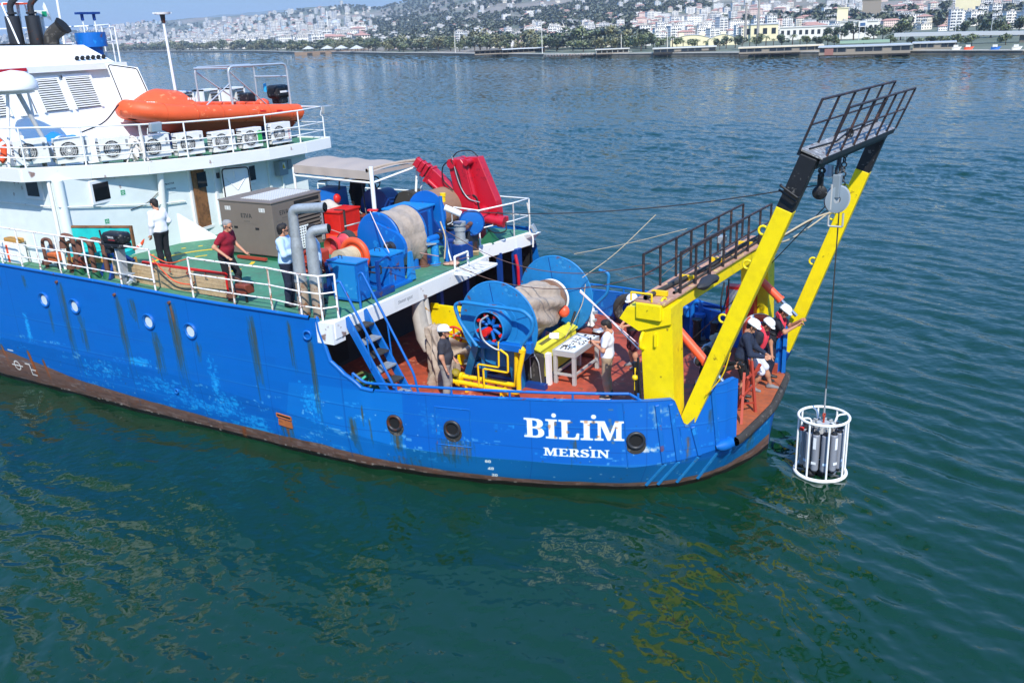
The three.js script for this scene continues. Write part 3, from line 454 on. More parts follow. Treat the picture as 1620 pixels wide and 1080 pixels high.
const hullTex = canvasTex(2048, 408, (c, W, H) => {
  const X = (s) => (s + 21) / 24.1 * W, Y = (y) => H - (y + 1.2) / 4.8 * H, R = rng(77), px = W / 24.1;
  c.fillStyle = '#0062b6'; c.fillRect(0, 0, W, H);
  const blot = (s, y, w, h, n, col, a) => { c.fillStyle = col; for (let i = 0; i < n; i++) { c.globalAlpha = a * (0.4 + 0.6 * R()); const bw = (0.02 + 0.12 * R() * R()) * px * (1 + w * 0.4), bh = (0.015 + 0.05 * R()) * px; c.fillRect(X(s + (R() + R() - 1) * w) - bw / 2, Y(y + (R() + R() - 1) * h) - bh / 2, bw, bh); } c.globalAlpha = 1; };
  for (let i = 0; i < 1400; i++) { c.globalAlpha = 0.05 + 0.05 * R(); c.fillStyle = R() < 0.5 ? '#0a66c2' : '#084f9e'; const w = 10 + R() * 90; c.fillRect(R() * W, R() * H, w, 2 + R() * 22); } c.globalAlpha = 1;
  // fresher and paler fields of paint with their own edges
  const field = (pts, col, a) => { c.globalAlpha = a; c.fillStyle = col; c.beginPath(); pts.forEach(([s, y], i) => (i ? c.lineTo(X(s), Y(y)) : c.moveTo(X(s), Y(y)))); c.fill(); c.globalAlpha = 1; };
  field([[-8.6, 1.7], [-5.46, 1.9], [-5.5, 0.5], [-5.6, 0.1], [-9, 0.2]], '#0a74c4', 0.55); field([[-5.5, 0.67], [3.2, 0.7], [3.2, -0.2], [-5.5, -0.2]], '#0b6a9c', 0.6);
  field([[-5.45, 1.88], [-1.2, 1.95], [-1.1, 0.66], [-5.5, 0.67]], '#045db6', 0.8); field([[-1.1, 2], [1.2, 2.3], [1.2, 0.6], [-1.1, 0.64]], '#0d63bd', 0.6);
  for (const [s, y, w, h] of [[-10.9, 1.25, 0.16, 0.75], [-10.6, 0.85, 0.5, 0.28], [-9.9, 0.5, 0.55, 0.22], [-12.6, 0.9, 1.1, 0.24], [-14.6, 1.0, 1.0, 0.3], [-17.4, 1.75, 0.1, 0.45], [-13.2, 1.45, 0.4, 0.12], [-11.5, 0.6, 1.2, 0.2], [-7.9, 1.3, 0.4, 0.5], [-10, 0.33, 0.9, 0.1]]) blot(s, y, w, h, 130, '#1b9be0', 0.6);
  blot(-4.9, 1.4, 0.3, 0.4, 60, '#2a8fd0', 0.3); for (let i = 0; i < 90; i++) blot(-20 + 23 * R(), 0.3 + 1.2 * R(), 0.4, 0.08, 8, R() < 0.5 ? '#2f9be0' : '#7fb9df', 0.5);
  for (let i = 0; i < 160; i++) { c.globalAlpha = 0.5; c.fillStyle = R() < 0.6 ? '#d8dde0' : '#6d4a36'; c.fillRect(X(-20 + 24 * R()), Y(0.3 + 1.7 * R() * R()), 1 + 3 * R(), 1 + 2 * R()); } c.globalAlpha = 1;
  // boot-top: grey-brown fouled band with a wandering upper edge
  const edge = [[-21, 1.05], [-18.4, 0.86], [-15.9, 0.52], [-13.1, 0.4], [-11, 0.33], [-9, 0.33], [-7.8, 0.36], [-6.1, 0.26], [-3, 0.19], [0, 0.2], [1.5, 0.26], [3.2, 0.34]];
  c.fillStyle = '#74574c'; c.beginPath(); c.moveTo(0, H); for (let x = 0; x <= W; x += 3) { const s = x / W * 24.1 - 21; c.lineTo(x, Y(table(edge, s)[0] + 0.03 * (fbm(x * 0.03, 1, 4096, 5, 4) - 0.5))); } c.lineTo(W, H); c.fill();
  for (let i = 0; i < 1100; i++) { const s = -21 + 24 * R(), y = table(edge, s)[0] * R(); c.globalAlpha = 0.35; c.fillStyle = ['#8d7872', '#5a4640', '#7a4a34', '#9d8b86', '#4d4038'][(R() * 5) | 0]; c.fillRect(X(s), Y(y), 4 + 26 * R(), 1 + 4 * R()); } c.globalAlpha = 1;
  c.fillStyle = '#221d1a'; c.beginPath(); c.moveTo(0, H); for (let x = 0; x <= W; x += 3) c.lineTo(x, Y(0.07 + 0.05 * fbm(x * 0.02, 9, 4096, 15, 4))); c.lineTo(W, H); c.fill();
  c.fillStyle = '#5a5428'; c.fillRect(0, Y(-0.05), W, H);
  for (let i = 0; i < 46; i++) { c.globalAlpha = 0.7; c.fillStyle = '#cfc4b4'; const s = -17 + 14 * R(); c.fillRect(X(s), Y(0.1 + 0.04 * R()), 2 + 14 * R() * R(), 1.5 + 2 * R()); } c.globalAlpha = 1;
  // plating seams
  c.strokeStyle = '#0a3f86'; c.lineWidth = 1; c.globalAlpha = 0.65; for (const y of [2.0, 1.42, 0.95]) { c.beginPath(); for (let x = 0; x <= W; x += 20) c.lineTo(x, Y(y + 0.02 * Math.sin(x * 0.01))); c.stroke(); } for (let s = -20; s < 3; s += 2.15) { c.beginPath(); c.moveTo(X(s), Y(3.3)); c.lineTo(X(s), Y(0.2)); c.stroke(); } c.globalAlpha = 1;
  c.strokeStyle = '#3d93d4'; c.globalAlpha = 0.45; for (const y of [2.02, 1.44, 0.67]) { c.beginPath(); c.moveTo(0, Y(y)); c.lineTo(W, Y(y)); c.stroke(); } c.globalAlpha = 1;
  // rust and grime runs
  const run = (s, y0, y1, w, cols, a = 1) => { for (let i = 0; i < 62 * a; i++) { const ds = (R() + R() - 1) * w * 1.5, a0 = y0 - (y0 - y1) * 0.7 * R() * R(), a1 = lerp(a0, y1, 0.1 + 0.9 * R() * R()); c.globalAlpha = 0.09 + 0.18 * R(); c.strokeStyle = cols[(R() * cols.length) | 0]; c.lineWidth = 0.8 + 3.4 * R() * R(); c.beginPath(); c.moveTo(X(s + ds), Y(a0)); c.lineTo(X(s + ds + 0.05 * (a0 - a1) + 0.02 * (R() - 0.5)), Y(a1)); c.stroke(); } c.globalAlpha = 1; };
  const BR = ['#4d4022', '#5d4320', '#3a3a28', '#6a4a24'], OR = ['#a8501c', '#8a3f1a', '#b8662a', '#6d3418'];
  run(-15.65, 3.16, 0.5, 0.10, BR, 1.1); run(-13.55, 3.06, 0.7, 0.08, BR, 1.2); run(-13.1, 3.05, 2.2, 0.09, BR, 0.7); run(-11.88, 3.08, 0.6, 0.11, BR, 2); run(-11.88, 3.08, 2.4, 0.05, OR, 0.6); run(-9.55, 3.1, 0.9, 0.09, BR, 1.2); run(-8.36, 3.1, 1.6, 0.05, BR, 0.7); run(-7.68, 2.75, 0.5, 0.08, BR, 1.6);
  run(-16.3, 2.45, 1.5, 0.06, BR, 0.5); run(-15.05, 2.4, 1.2, 0.09, BR, 0.9); run(-12.5, 2.3, 0.9, 0.12, BR, 1.2); run(-11.25, 2.25, 1.6, 0.08, BR, 0.6); run(-17.1, 3.2, 2.6, 0.06, BR, 0.5); run(-18.2, 3.2, 2.6, 0.06, BR, 0.5);
  run(-17.72, 1.08, 0.05, 0.05, OR, 2.4); run(-17.15, 0.92, 0.2, 0.04, OR, 1.5); run(-18.9, 1.1, 0.3, 0.06, OR, 1.2); run(-10.35, 0.32, -0.05, 0.05, OR, 1.6); run(-8.92, 0.8, 0.1, 0.19, BR, 2); run(-8.9, 0.8, 0.2, 0.05, OR, 1);
  run(-5.67, 1.0, 0.4, 0.09, BR, 1.4); run(-4.38, 1.0, 0.3, 0.32, BR, 2.6); run(-4.38, 0.9, 0.5, 0.25, OR, 1.2); run(-5.6, 0.45, 0.05, 0.3, OR, 0.9); run(-6.7, 1.5, 0.9, 0.03, BR, 0.6); run(-2.0, 1.2, 0.5, 0.05, BR, 0.4); run(-7.0, 1.2, 0.2, 0.08, BR, 0.9); run(-6.4, 1.2, 0.4, 0.05, BR, 0.6);
  run(2.05, 0.9, 0.0, 0.12, BR, 1.4); run(0.15, 1.2, 0.5, 0.04, OR, 0.5); run(-0.5, 1.9, 1.4, 0.1, ['#9aa4a8'], 0.6); run(0.6, 1.7, 1.1, 0.04, ['#3a4248'], 0.6);
  blot(-0.6, 1.0, 0.3, 0.06, 40, '#c3c9cc', 0.6); blot(-0.3, 1.75, 0.5, 0.15, 30, '#9db4c2', 0.45); blot(-1.3, 1.4, 0.05, 0.5, 20, '#b07a4a', 0.5);
  // name, port of registry, draught marks, load line
  c.fillStyle = '#f1efe8'; c.textAlign = 'center'; c.textBaseline = 'alphabetic';
  const word = (t, s0, s1, y0, y1, font) => { c.save(); c.font = `bold 60px ${font}`; const m = c.measureText(t).width, cap = 60 * 0.72; c.translate(X((s0 + s1) / 2), Y(y0)); c.scale(X(s1) - X(s0), (Y(y0) - Y(y1))); c.scale(1 / m, 1 / cap); c.fillText(t, 0, 0); c.lineWidth = 0.6; c.strokeStyle = '#f1efe8'; c.strokeText(t, 0, 0); c.restore(); };
  const dots = (t, s0, s1, y) => {};
  word('BILIM', -2.95, -1.04, 1.19, 1.58, 'serif'); word('MERSIN', -2.58, -1.35, 0.83, 1.0, 'serif');
  const dot = (s, y, r) => { c.beginPath(); c.arc(X(s), Y(y), r * px, 0, 7); c.fill(); }; dot(-2.36, 1.665, 0.045); dot(-1.63, 1.665, 0.045); dot(-1.70, 1.035, 0.022);
  word('60', -3.76, -3.63, 0.54, 0.62, 'sans-serif'); word('40', -3.70, -3.57, 0.36, 0.44, 'sans-serif'); word('20', -3.62, -3.49, 0.2, 0.28, 'sans-serif');
  c.strokeStyle = '#e8e6df'; c.lineWidth = 3; c.beginPath(); c.arc(X(-18.5), Y(0.5), 0.13 * px, 0, 7); c.stroke(); c.beginPath(); c.moveTo(X(-18.75), Y(0.5)); c.lineTo(X(-18.25), Y(0.5)); c.moveTo(X(-18.68), Y(0.95)); c.lineTo(X(-18.42), Y(0.95)); c.moveTo(X(-18.1), Y(0.62)); c.lineTo(X(-17.9), Y(0.62)); c.lineTo(X(-17.9), Y(0.32)); c.lineTo(X(-17.68), Y(0.32)); c.moveTo(X(-17.9), Y(0.47)); c.lineTo(X(-17.68), Y(0.47)); c.stroke();
  for (let i = 0; i < 14; i++) { c.globalAlpha = 0.6; c.fillStyle = '#b5713c'; c.fillRect(X(-2.9 + 1.8 * R()), Y(1.2 + 0.42 * R()), 2 + 4 * R(), 2 + 5 * R()); } c.globalAlpha = 1;
});
const hullMat = new THREE.MeshStandardMaterial({ map: hullTex, roughness: 0.42 }); hullMat.userData.keepUV = true;
hullMat.bumpMap = canvasTex(1024, 204, (c, W, H) => { c.fillStyle = '#808080'; c.fillRect(0, 0, W, H); const R = rng(8); for (let i = 0; i < 1500; i++) { c.globalAlpha = 0.06; c.fillStyle = R() < 0.5 ? '#fff' : '#000'; c.beginPath(); c.ellipse(R() * W, R() * H, 4 + 30 * R(), 3 + 12 * R(), R() * 3, 0, 7); c.fill(); } }); hullMat.bumpScale = 0.012;
const hull = part(ship, 'hull', hullMat, hullStrip((s) => [-1.4, -0.5, 0, kY(s) * 0.5, kY(s)], 1), hullStrip((s) => { const k = kY(s), t = Math.max(k + 0.02, topY(s)); return [0, 0.2, 0.4, 0.6, 0.8, 1].map((q) => lerp(k, t, q)); }, 1));
part(ship, 'hull', M.blue, hullStrip((s) => [-1.4, 0, kY(s)], -1), hullStrip((s) => { const k = kY(s), t = Math.max(k + 0.02, topY(s, true)); return [k, lerp(k, t, 0.5), t]; }, -1));
// bulwark inner skin, rail cap, stiffeners
for (const side of [1, -1]) {
  const st = stations.filter((s) => s > -7.2 && s < 1.19), inner = [], cap = [], top = (s) => topY(s, side < 0);
  const A = (s, y, o) => { const p = onHull(s, y, o, side); return [p.x, p.y, p.z]; };
  const f = (u) => { const k = u * (st.length - 1), i = Math.min(st.length - 2, Math.floor(k)); return lerp(st[i], st[i + 1], k - i); };
  part(ship, 'bulwark', M.blue, grid(st.length - 1, 2, (u, v) => A(f(u), lerp(0.95, top(f(u)) - 0.002, v), -0.09)), grid(st.length - 1, 1, (u, v) => A(f(u), top(f(u)) + 0.002, v ? 0.015 : -0.1)), grid(1, 1, (u, v) => A(1.19, lerp(0.95, 2.2, v), u ? 0 : -0.09)));
  const g = []; for (let s = -6.6; s < 0; s += 1.05) { const a = onHull(s, 1.0, -0.3, side), b = onHull(s, top(s) - 0.05, -0.14, side); g.push(beam(a, b, 0.03, 0.2, [0, 0, 1])); }
  for (const q of g) part(ship, 'stiffener', M.blueDark, q);
  const rp = []; for (let s = -6.9; s <= -0.75; s += 0.35) rp.push(onHull(s, top(s) + 0.14, -0.05, side)); const posts = [cyl(onHull(-6.9, top(-6.9), -0.05, side), rp[0], 0.026)]; for (let s = -5.6; s < -0.6; s += 1.2) posts.push(cyl(onHull(s, top(s) - 0.02, -0.05, side), onHull(s, top(s) + 0.14, -0.05, side), 0.022)); posts.push(cyl(rp.at(-1), onHull(-0.75, top(-0.75), -0.05, side), 0.026));
  part(ship, 'bulwark_rail', M.blue, tube(rp, 0.028, 7), posts);
}
// edge of the cut-out and gunwale bead forward
{ const lip = []; for (const s of stations) if (s > -7.36 && s < -6.1) lip.push(onHull(s, topY(s), -0.02)); part(ship, 'bulwark_lip', M.blue, sweep(lip, 0.045, 7)); const b = []; for (let s = -22; s <= -7.4; s += 0.6) b.push(onHull(s, topY(s), 0)); part(ship, 'gunwale', M.blue, sweep(b, 0.04, 6)); }
// stern fender and raised strakes on the quarter
{ const pts = []; for (let s = 1.16; s <= SEND; s += 0.1) pts.push(onHull(s, 0.93, 0.03)); const l = pts.length; for (let i = l - 1; i >= 0; i--) pts.push(V(pts[i].x, pts[i].y, -pts[i].z)); part(ship, 'rubber_fender', M.rubber, sweep(pts, 0.09, 9));
  const q = []; for (let s = 0.72; s <= 1.14; s += 0.06) q.push(onHull(s, 0.93 - (1.14 - s) * 0.05, 0.02)); part(ship, 'fender_bracket', M.blue, sweep(q, (t) => 0.04 + 0.07 * Math.sqrt(Math.min(1, t * 3)), 10));
  const R = []; for (const [s, y0] of [[-0.46, 1.9], [-0.18, 1.9], [0.24, 1.4], [0.62, 2.1]]) for (const d of [0]) { const a = onHull(s + d, y0, 0.012), b = onHull(s + 0.16, kY(s) + 0.02, 0.012); R.push(beam(a, b, 0.085, 0.05, hullN(s).toArray(), 0.015)); } for (const q of R) part(ship, 'hull_strake', M.blue, q);
  const L = []; for (const s of [-0.42, -0.16, 0.22, 0.66]) { const a = onHull(s + 0.16, kY(s) - 0.02, 0.008), b = onHull(s - 0.1, 0.12, 0.012); L.push(beam(a, b, 0.06, 0.04, hullN(s).toArray(), 0.012)); } for (const q of L) part(ship, 'hull_strake', M.reel, q);
  const D = [[-4.76, 0.86], [-4.76, 1.66], [-4.02, 1.66], [-4.02, 0.86]].map(([s, y]) => onHull(s, y, 0.006)); part(ship, 'doubler_plate', M.blue, D.map((p, i) => cyl(p, D[(i + 1) % 4], 0.012, 0.012, 5))); part(ship, 'weld_seam', M.blue, cyl(onHull(-1.08, 1.95, 0.004), onHull(-0.98, 0.66, 0.004), 0.012, 0.012, 5)); part(ship, 'weld_seam', M.blue, cyl(onHull(0.0, 1.4, 0.004), onHull(0.1, 0.7, 0.004), 0.012, 0.012, 5));
  const xb = []; for (let i = 0; i < 9; i++) {} }
// openings in the plating
for (const [s, y] of [[-5.67, 1.2], [-4.41, 1.23], [-0.84, 1.2]]) {
  const n = hullN(s), p = onHull(s, y, 0.02), f = part(ship, 'fairlead', M.darkSteel, ring(p.toArray(), n.toArray(), 0.15, 0.034, 28, 8).translate(0, 0, 0)); part(f, 'fairlead_throat', M.dark, cyl(onHull(s, y, -0.05), onHull(s, y, 0.012), 0.14, 0.14, 20)); part(f, 'scuffed_plate', M.rubber, cyl(onHull(s, y - 0.1, -0.02), onHull(s, y - 0.1, 0.006), 0.19, 0.19, 20));
}
for (const [s, y] of [[-16.38, 2.62], [-15.17, 2.59], [-12.62, 2.53], [-11.38, 2.48], [-19.4, 2.7]]) {
  const n = hullN(s).toArray(), p = onHull(s, y, 0.01).toArray(), h = part(ship, 'porthole', M.blue, ring(p, n, 0.165, 0.035, 28, 8), ring(onHull(s, y, 0.045).toArray(), n, 0.185, 0.018, 22, 6, Math.PI)); part(h, 'pane', M.pane, cyl(onHull(s, y, -0.06), onHull(s, y, 0.006), 0.135, 0.135, 20));
}
{ const a = [[-9.15, 0.9], [-8.7, 0.87], [-8.7, 0.79], [-9.15, 0.82]], f = part(ship, 'freeing_port', paint('#a05a2a', { rough: 0.8, mottle: 0.3, rust: 0.5, seed: 300 }), a.map(([s, y], i) => { const b = a[(i + 1) % 4]; return cyl(onHull(s, y, 0.006), onHull(b[0], b[1], 0.006), 0.018, 0.018, 6); }), beam(onHull(-9.14, 0.7, 0.003), onHull(-8.71, 0.67, 0.003), 0.02, 0.16)); part(f, 'opening', M.dark, beam(onHull(-9.14, 0.86, -0.004), onHull(-8.71, 0.83, -0.004), 0.02, 0.07));
  for (const [s, y] of [[-15.7, 3.17], [-13.58, 3.08], [-11.88, 3.1], [-19.2, 3.2]]) part(ship, 'scupper_pipe', M.rustPipe, cyl(onHull(s, y, -0.05), onHull(s, y - 0.02, 0.05), 0.035, 0.035, 10));
  part(ship, 'mooring_eye', M.blue, ring(onHull(-7.72, 2.85, 0.03).toArray(), [0.2, 0, 1], 0.09, 0.025, 16, 6), ring(onHull(-12.17, 0.87, 0.02).toArray(), [0, 0, 1], 0.05, 0.02, 12, 6)); }
// decks
const deckY = (x) => 3.15 + 0.021 * Math.max(0, -x - 10);
{ const side = (z0, z1) => {}; const pts = []; for (let x = -26; x <= -7.0; x += 0.5) pts.push([x, 4.42]);
  const edgeP = [[-6.95, 4.5], [-6.95, -1.4], [-7.7, -2.1], [-7.35, -3.5], [-7.2, -4.35]], top = [], fas = [], und = [];
  const X0 = -27; // green sheet: strips across
  const aft = (z) => (z > -1.4 ? -6.95 : z > -2.1 ? lerp(-7.7, -6.95, (z + 2.1) / 0.7) : z > -3.5 ? lerp(-7.35, -7.7, (z + 3.5) / 1.4) : lerp(-7.2, -7.35, (z + 4.4) / 0.9));
  const zs = [-4.42, -3.9, -3.5, -3, -2.6, -2.1, -1.75, -1.4, -0.5, 0.5, 1.5, 2.5, 3.5, 4.0, 4.46];
  part(ship, 'upper_deck', M.deckGreen, grid(40, zs.length - 1, (u, v) => { const z = zs[Math.round(v * (zs.length - 1))], x = lerp(X0, aft(z) - 0.03, u); return [x, deckY(x), z]; }));
  part(ship, 'deck_soffit', M.houseWhite, grid(20, zs.length - 1, (u, v) => { const z = zs[Math.round((1 - v) * (zs.length - 1))], x = lerp(X0, aft(z) - 0.03, u); return [x, deckY(x) - 0.3, z]; }));
  for (let i = 0; i < edgeP.length - 1; i++) { const [x0, z0] = edgeP[i], [x1, z1] = edgeP[i + 1]; part(ship, 'deck_fascia', M.white, beam([x0, 3.0, z0], [x1, 3.0, z1], 0.1, 0.36, [0, 1, 0], 0.012)); }
  part(ship, 'deck_corner', M.white, prism([[-7.35, 4.56], [-6.92, 4.56], [-6.92, 4.2], [-7.1, 4.2]], 2.72, 3.16));
  part(ship, 'painted_lettering', new THREE.MeshStandardMaterial({ map: canvasTex(128, 32, (c) => { c.fillStyle = '#dcdedc'; c.fillRect(0, 0, 128, 32); c.fillStyle = '#3a4046'; c.font = 'italic 15px serif'; c.fillText('Sweet spot', 18, 21); }), roughness: 0.6, userData: { keepUV: true } }), grid(1, 1, (u, v) => [-6.897, 2.9 + 0.22 * v, 2.55 - 0.9 * u]));
  // main deck and the dark space under the upper deck
  const md = []; for (let s = -14; s <= SEND; s += 0.2) { const p = outline(Math.min(s, SEND)); md.push([Math.min(p[0], 0.66), p[1] - 0.06]); } 
  const n = md.length; part(ship, 'main_deck', M.deckRed, grid(n - 1, 8, (u, v) => { const p = md[Math.round(u * (n - 1))]; return [p[0], 1.0, lerp(p[1], -p[1], v)]; }));
  part(ship, 'stern_sill', M.deckOrange, prism([[0.15, 1.75], [0.52, 1.75], [0.6, 0.8], [0.66, 0], [0.6, -0.8], [0.52, -1.75], [0.15, -1.75]], 0.99, 1.012));
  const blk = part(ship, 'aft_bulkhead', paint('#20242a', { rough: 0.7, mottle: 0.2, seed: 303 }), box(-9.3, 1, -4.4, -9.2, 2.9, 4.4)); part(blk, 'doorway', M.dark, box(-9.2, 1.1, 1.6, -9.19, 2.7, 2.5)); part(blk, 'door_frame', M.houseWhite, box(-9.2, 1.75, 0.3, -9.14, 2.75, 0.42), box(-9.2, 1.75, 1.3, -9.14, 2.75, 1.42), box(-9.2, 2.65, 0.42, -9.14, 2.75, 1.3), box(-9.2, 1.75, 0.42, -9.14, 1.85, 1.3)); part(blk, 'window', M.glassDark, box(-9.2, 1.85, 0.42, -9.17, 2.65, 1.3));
  for (const [x, z] of [[-7.2, 0.4], [-7.3, -0.9], [-7.5, -2.9]]) part(ship, 'deck_post', M.blueDark, box(x - 0.06, 1, z - 0.06, x + 0.06, 2.86, z + 0.06));
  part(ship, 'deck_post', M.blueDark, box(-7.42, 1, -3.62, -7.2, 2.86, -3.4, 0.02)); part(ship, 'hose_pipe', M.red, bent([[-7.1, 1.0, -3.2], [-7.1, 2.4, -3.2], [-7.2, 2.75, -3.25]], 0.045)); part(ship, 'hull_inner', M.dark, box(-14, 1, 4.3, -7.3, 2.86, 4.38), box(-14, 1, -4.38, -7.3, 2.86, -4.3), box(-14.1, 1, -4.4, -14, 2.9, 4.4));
  // yellow landing circle painted on the green deck
  const arc = (cx, cz, r0, r1, a0, a1) => grid(40, 1, (u, v) => { const a = lerp(a0, a1, u), r = lerp(r0, r1, v), x = cx + r * Math.cos(a), z = cz + r * Math.sin(a); return [x, deckY(x) + 0.004, z]; });
  const ym = [arc(-13.1, 2.0, 1.62, 1.74, Math.PI * 0.75, Math.PI * 1.75)]; for (let k = 0; k < 9; k++) ym.push(arc(-13.1, 2.0, 1.0, 1.1, k * 0.7, k * 0.7 + 0.3), arc(-13.1, 2.0, 2.2, 2.3, Math.PI + k * 0.2, Math.PI + k * 0.2 + 0.05)); part(ship, 'deck_marking', paint('#d8b92c', { rough: 0.7, mottle: 0.1, dirt: 0.4, dirtHex: '#8a8a3c', seed: 305 }), ym);
}
// deckhouse
const wallX = (z) => -16.05 + (4.0 - z) * 0.0976, roofY = (z) => 5.69 + 0.035 * z - 0.14 * Math.max(0, 1 - ((z + 0.3) / 4.7) ** 2);
const onWall = (y, z, o = 0) => V(wallX(z) + o, y, z);
const house = part(ship, 'deckhouse', M.houseWhite, hexa([[wallX(3.85), 3.1, 3.85], [wallX(-4.2), 3.1, -4.2], [-27, 3.1, -4.2], [-27, 3.1, 3.85]], [[wallX(3.85), roofY(3.9) - 0.3, 3.85], [wallX(-4.2), roofY(-4.2) - 0.3, -4.2], [-27, roofY(-4.2) - 0.3, -4.2], [-27, roofY(3.9) - 0.3, 3.85]]), cyl([wallX(3.75) - 0.04, 3.1, 3.76], [wallX(3.75) - 0.04, roofY(3.9) - 0.31, 3.76], 0.13, 0.13, 14));
function wallBox(y0, y1, z0, z1, o0, o1, r = 0) { const a = Math.atan(0.0976), zc = (z0 + z1) / 2; return bx(wallX(zc) + (o0 + o1) / 2, (y0 + y1) / 2, zc, o1 - o0, y1 - y0, Math.abs(z1 - z0), r, a); }
function wallWindow(y, z, w, h) { const f = part(house, 'window', M.whiteClean, wallBox(y - h / 2 - 0.09, y + h / 2 + 0.09, z - w / 2 - 0.09, z + w / 2 + 0.09, -0.02, 0.035, 0.03)); part(f, 'pane', M.glassDark, wallBox(y - h / 2, y + h / 2, z - w / 2, z + w / 2, 0.0, 0.042)); return f; }
wallWindow(5.06, 2.69, 0.56, 0.44); wallWindow(4.81, -1.99, 0.44, 0.42);
{ const f = part(house, 'window', M.whiteClean, box(-17.3, 5.0, 3.84, -16.55, 5.58, 3.9, 0.03)); part(f, 'pane', M.glassDark, box(-17.16, 5.09, 3.86, -16.68, 5.5, 3.907)); const g = part(house, 'window', M.whiteClean, box(-19.3, 5.0, 3.84, -18.6, 5.58, 3.9, 0.03)); part(g, 'pane', M.glassDark, box(-19.2, 5.1, 3.86, -18.7, 5.5, 3.907)); }
{ const d = part(house, 'wooden_door', M.wood, wallBox(3.58, 5.2, -0.7, 0.04, -0.02, 0.02)); part(d, 'pane', M.glassDark, wallBox(4.68, 5.1, -0.58, -0.12, 0.0, 0.026)); part(d, 'frame', M.whiteClean, wallBox(3.52, 5.26, 0.04, 0.12, -0.02, 0.04), wallBox(3.52, 5.26, -0.78, -0.7, -0.02, 0.04), wallBox(5.2, 5.27, -0.7, 0.04, -0.02, 0.041), wallBox(3.5, 3.58, -0.7, 0.04, -0.02, 0.041)); part(d, 'hinge', M.darkSteel, wallBox(4.85, 5.0, -0.9, -0.82, 0, 0.05), wallBox(3.85, 4.0, -0.9, -0.82, 0, 0.05));
  const s = part(house, 'steel_door', M.whiteClean, hexa([[wallX(-0.9) + 0.08, 3.55, -0.9], [wallX(-0.9) + 0.12, 3.55, -0.9], [wallX(-1.75) + 0.3, 3.55, -1.72], [wallX(-1.75) + 0.26, 3.55, -1.72]], [[wallX(-0.9) + 0.08, 5.14, -0.9], [wallX(-0.9) + 0.12, 5.14, -0.9], [wallX(-1.75) + 0.3, 5.1, -1.72], [wallX(-1.75) + 0.26, 5.1, -1.72]])); const q = (y, t, o = 0.0) => [lerp(wallX(-0.9) + 0.12, wallX(-1.75) + 0.3, t) + o, y, lerp(-0.9, -1.72, t)];
  part(s, 'gasket', M.hose, bent([q(3.58, 0.03), q(5.1, 0.03), q(5.06, 0.97), q(3.58, 0.97)], 0.02, 0.1, 6)); part(s, 'brace', M.white, cyl(q(4.85, 0.1), q(4.45, 0.5), 0.018), cyl(q(4.85, 0.9), q(4.45, 0.5), 0.018), cyl(q(5.0, 0.45), q(4.75, 0.45), 0.025)); }
part(house, 'junction_box', paint('#8b979c', { rough: 0.5, mottle: 0.08, seed: 307 }), wallBox(4.6, 5.04, -3.3, -2.9, 0, 0.2, 0.015), wallBox(4.74, 5.02, -3.55, -3.36, 0, 0.1, 0.01)); part(house, 'warning_sign', new THREE.MeshStandardMaterial({ roughness: 0.5, map: canvasTex(64, 64, (c) => { c.fillStyle = '#e9e6d8'; c.fillRect(0, 0, 64, 64); c.fillStyle = '#e8c21c'; c.beginPath(); c.moveTo(32, 6); c.lineTo(58, 54); c.lineTo(6, 54); c.fill(); c.fillStyle = '#222'; c.font = 'bold 30px sans-serif'; c.fillText('!', 27, 48); }), userData: { keepUV: true } }), grid(1, 1, (u, v) => { const z = -3.02 - 0.16 * u; return [wallX(z) + 0.206, 4.78 + 0.2 * v, z]; }));
function sign(name, y, z, w, h, draw, tw = 64, th = 64) { part(house, name, new THREE.MeshStandardMaterial({ roughness: 0.6, map: canvasTex(tw, th, draw), userData: { keepUV: true } }), grid(1, 1, (u, v) => { const zz = z + w / 2 - w * u; return [wallX(zz) + 0.006, y - h / 2 + h * v, zz]; })); }
const greenSign = (c) => { c.fillStyle = '#0f8a5c'; c.fillRect(0, 0, 64, 64); c.strokeStyle = '#e8f4ee'; c.lineWidth = 5; c.strokeRect(3, 3, 58, 58); c.beginPath(); c.arc(32, 32, 13, 0, 7); c.stroke(); };
sign('safety_sign', 4.93, 2.12, 0.15, 0.15, greenSign); sign('safety_sign', 4.28, 2.7, 0.14, 0.14, greenSign);
sign('painted_lettering', 4.85, 0.7, 0.34, 0.34, (c) => { c.fillStyle = '#dfe8e6'; c.fillRect(0, 0, 128, 128); c.fillStyle = '#33383c'; c.textAlign = 'center'; c.font = 'bold 26px sans-serif'; c.fillText('MASTER', 62, 40); c.fillText('STATION', 66, 96); }, 128, 128);
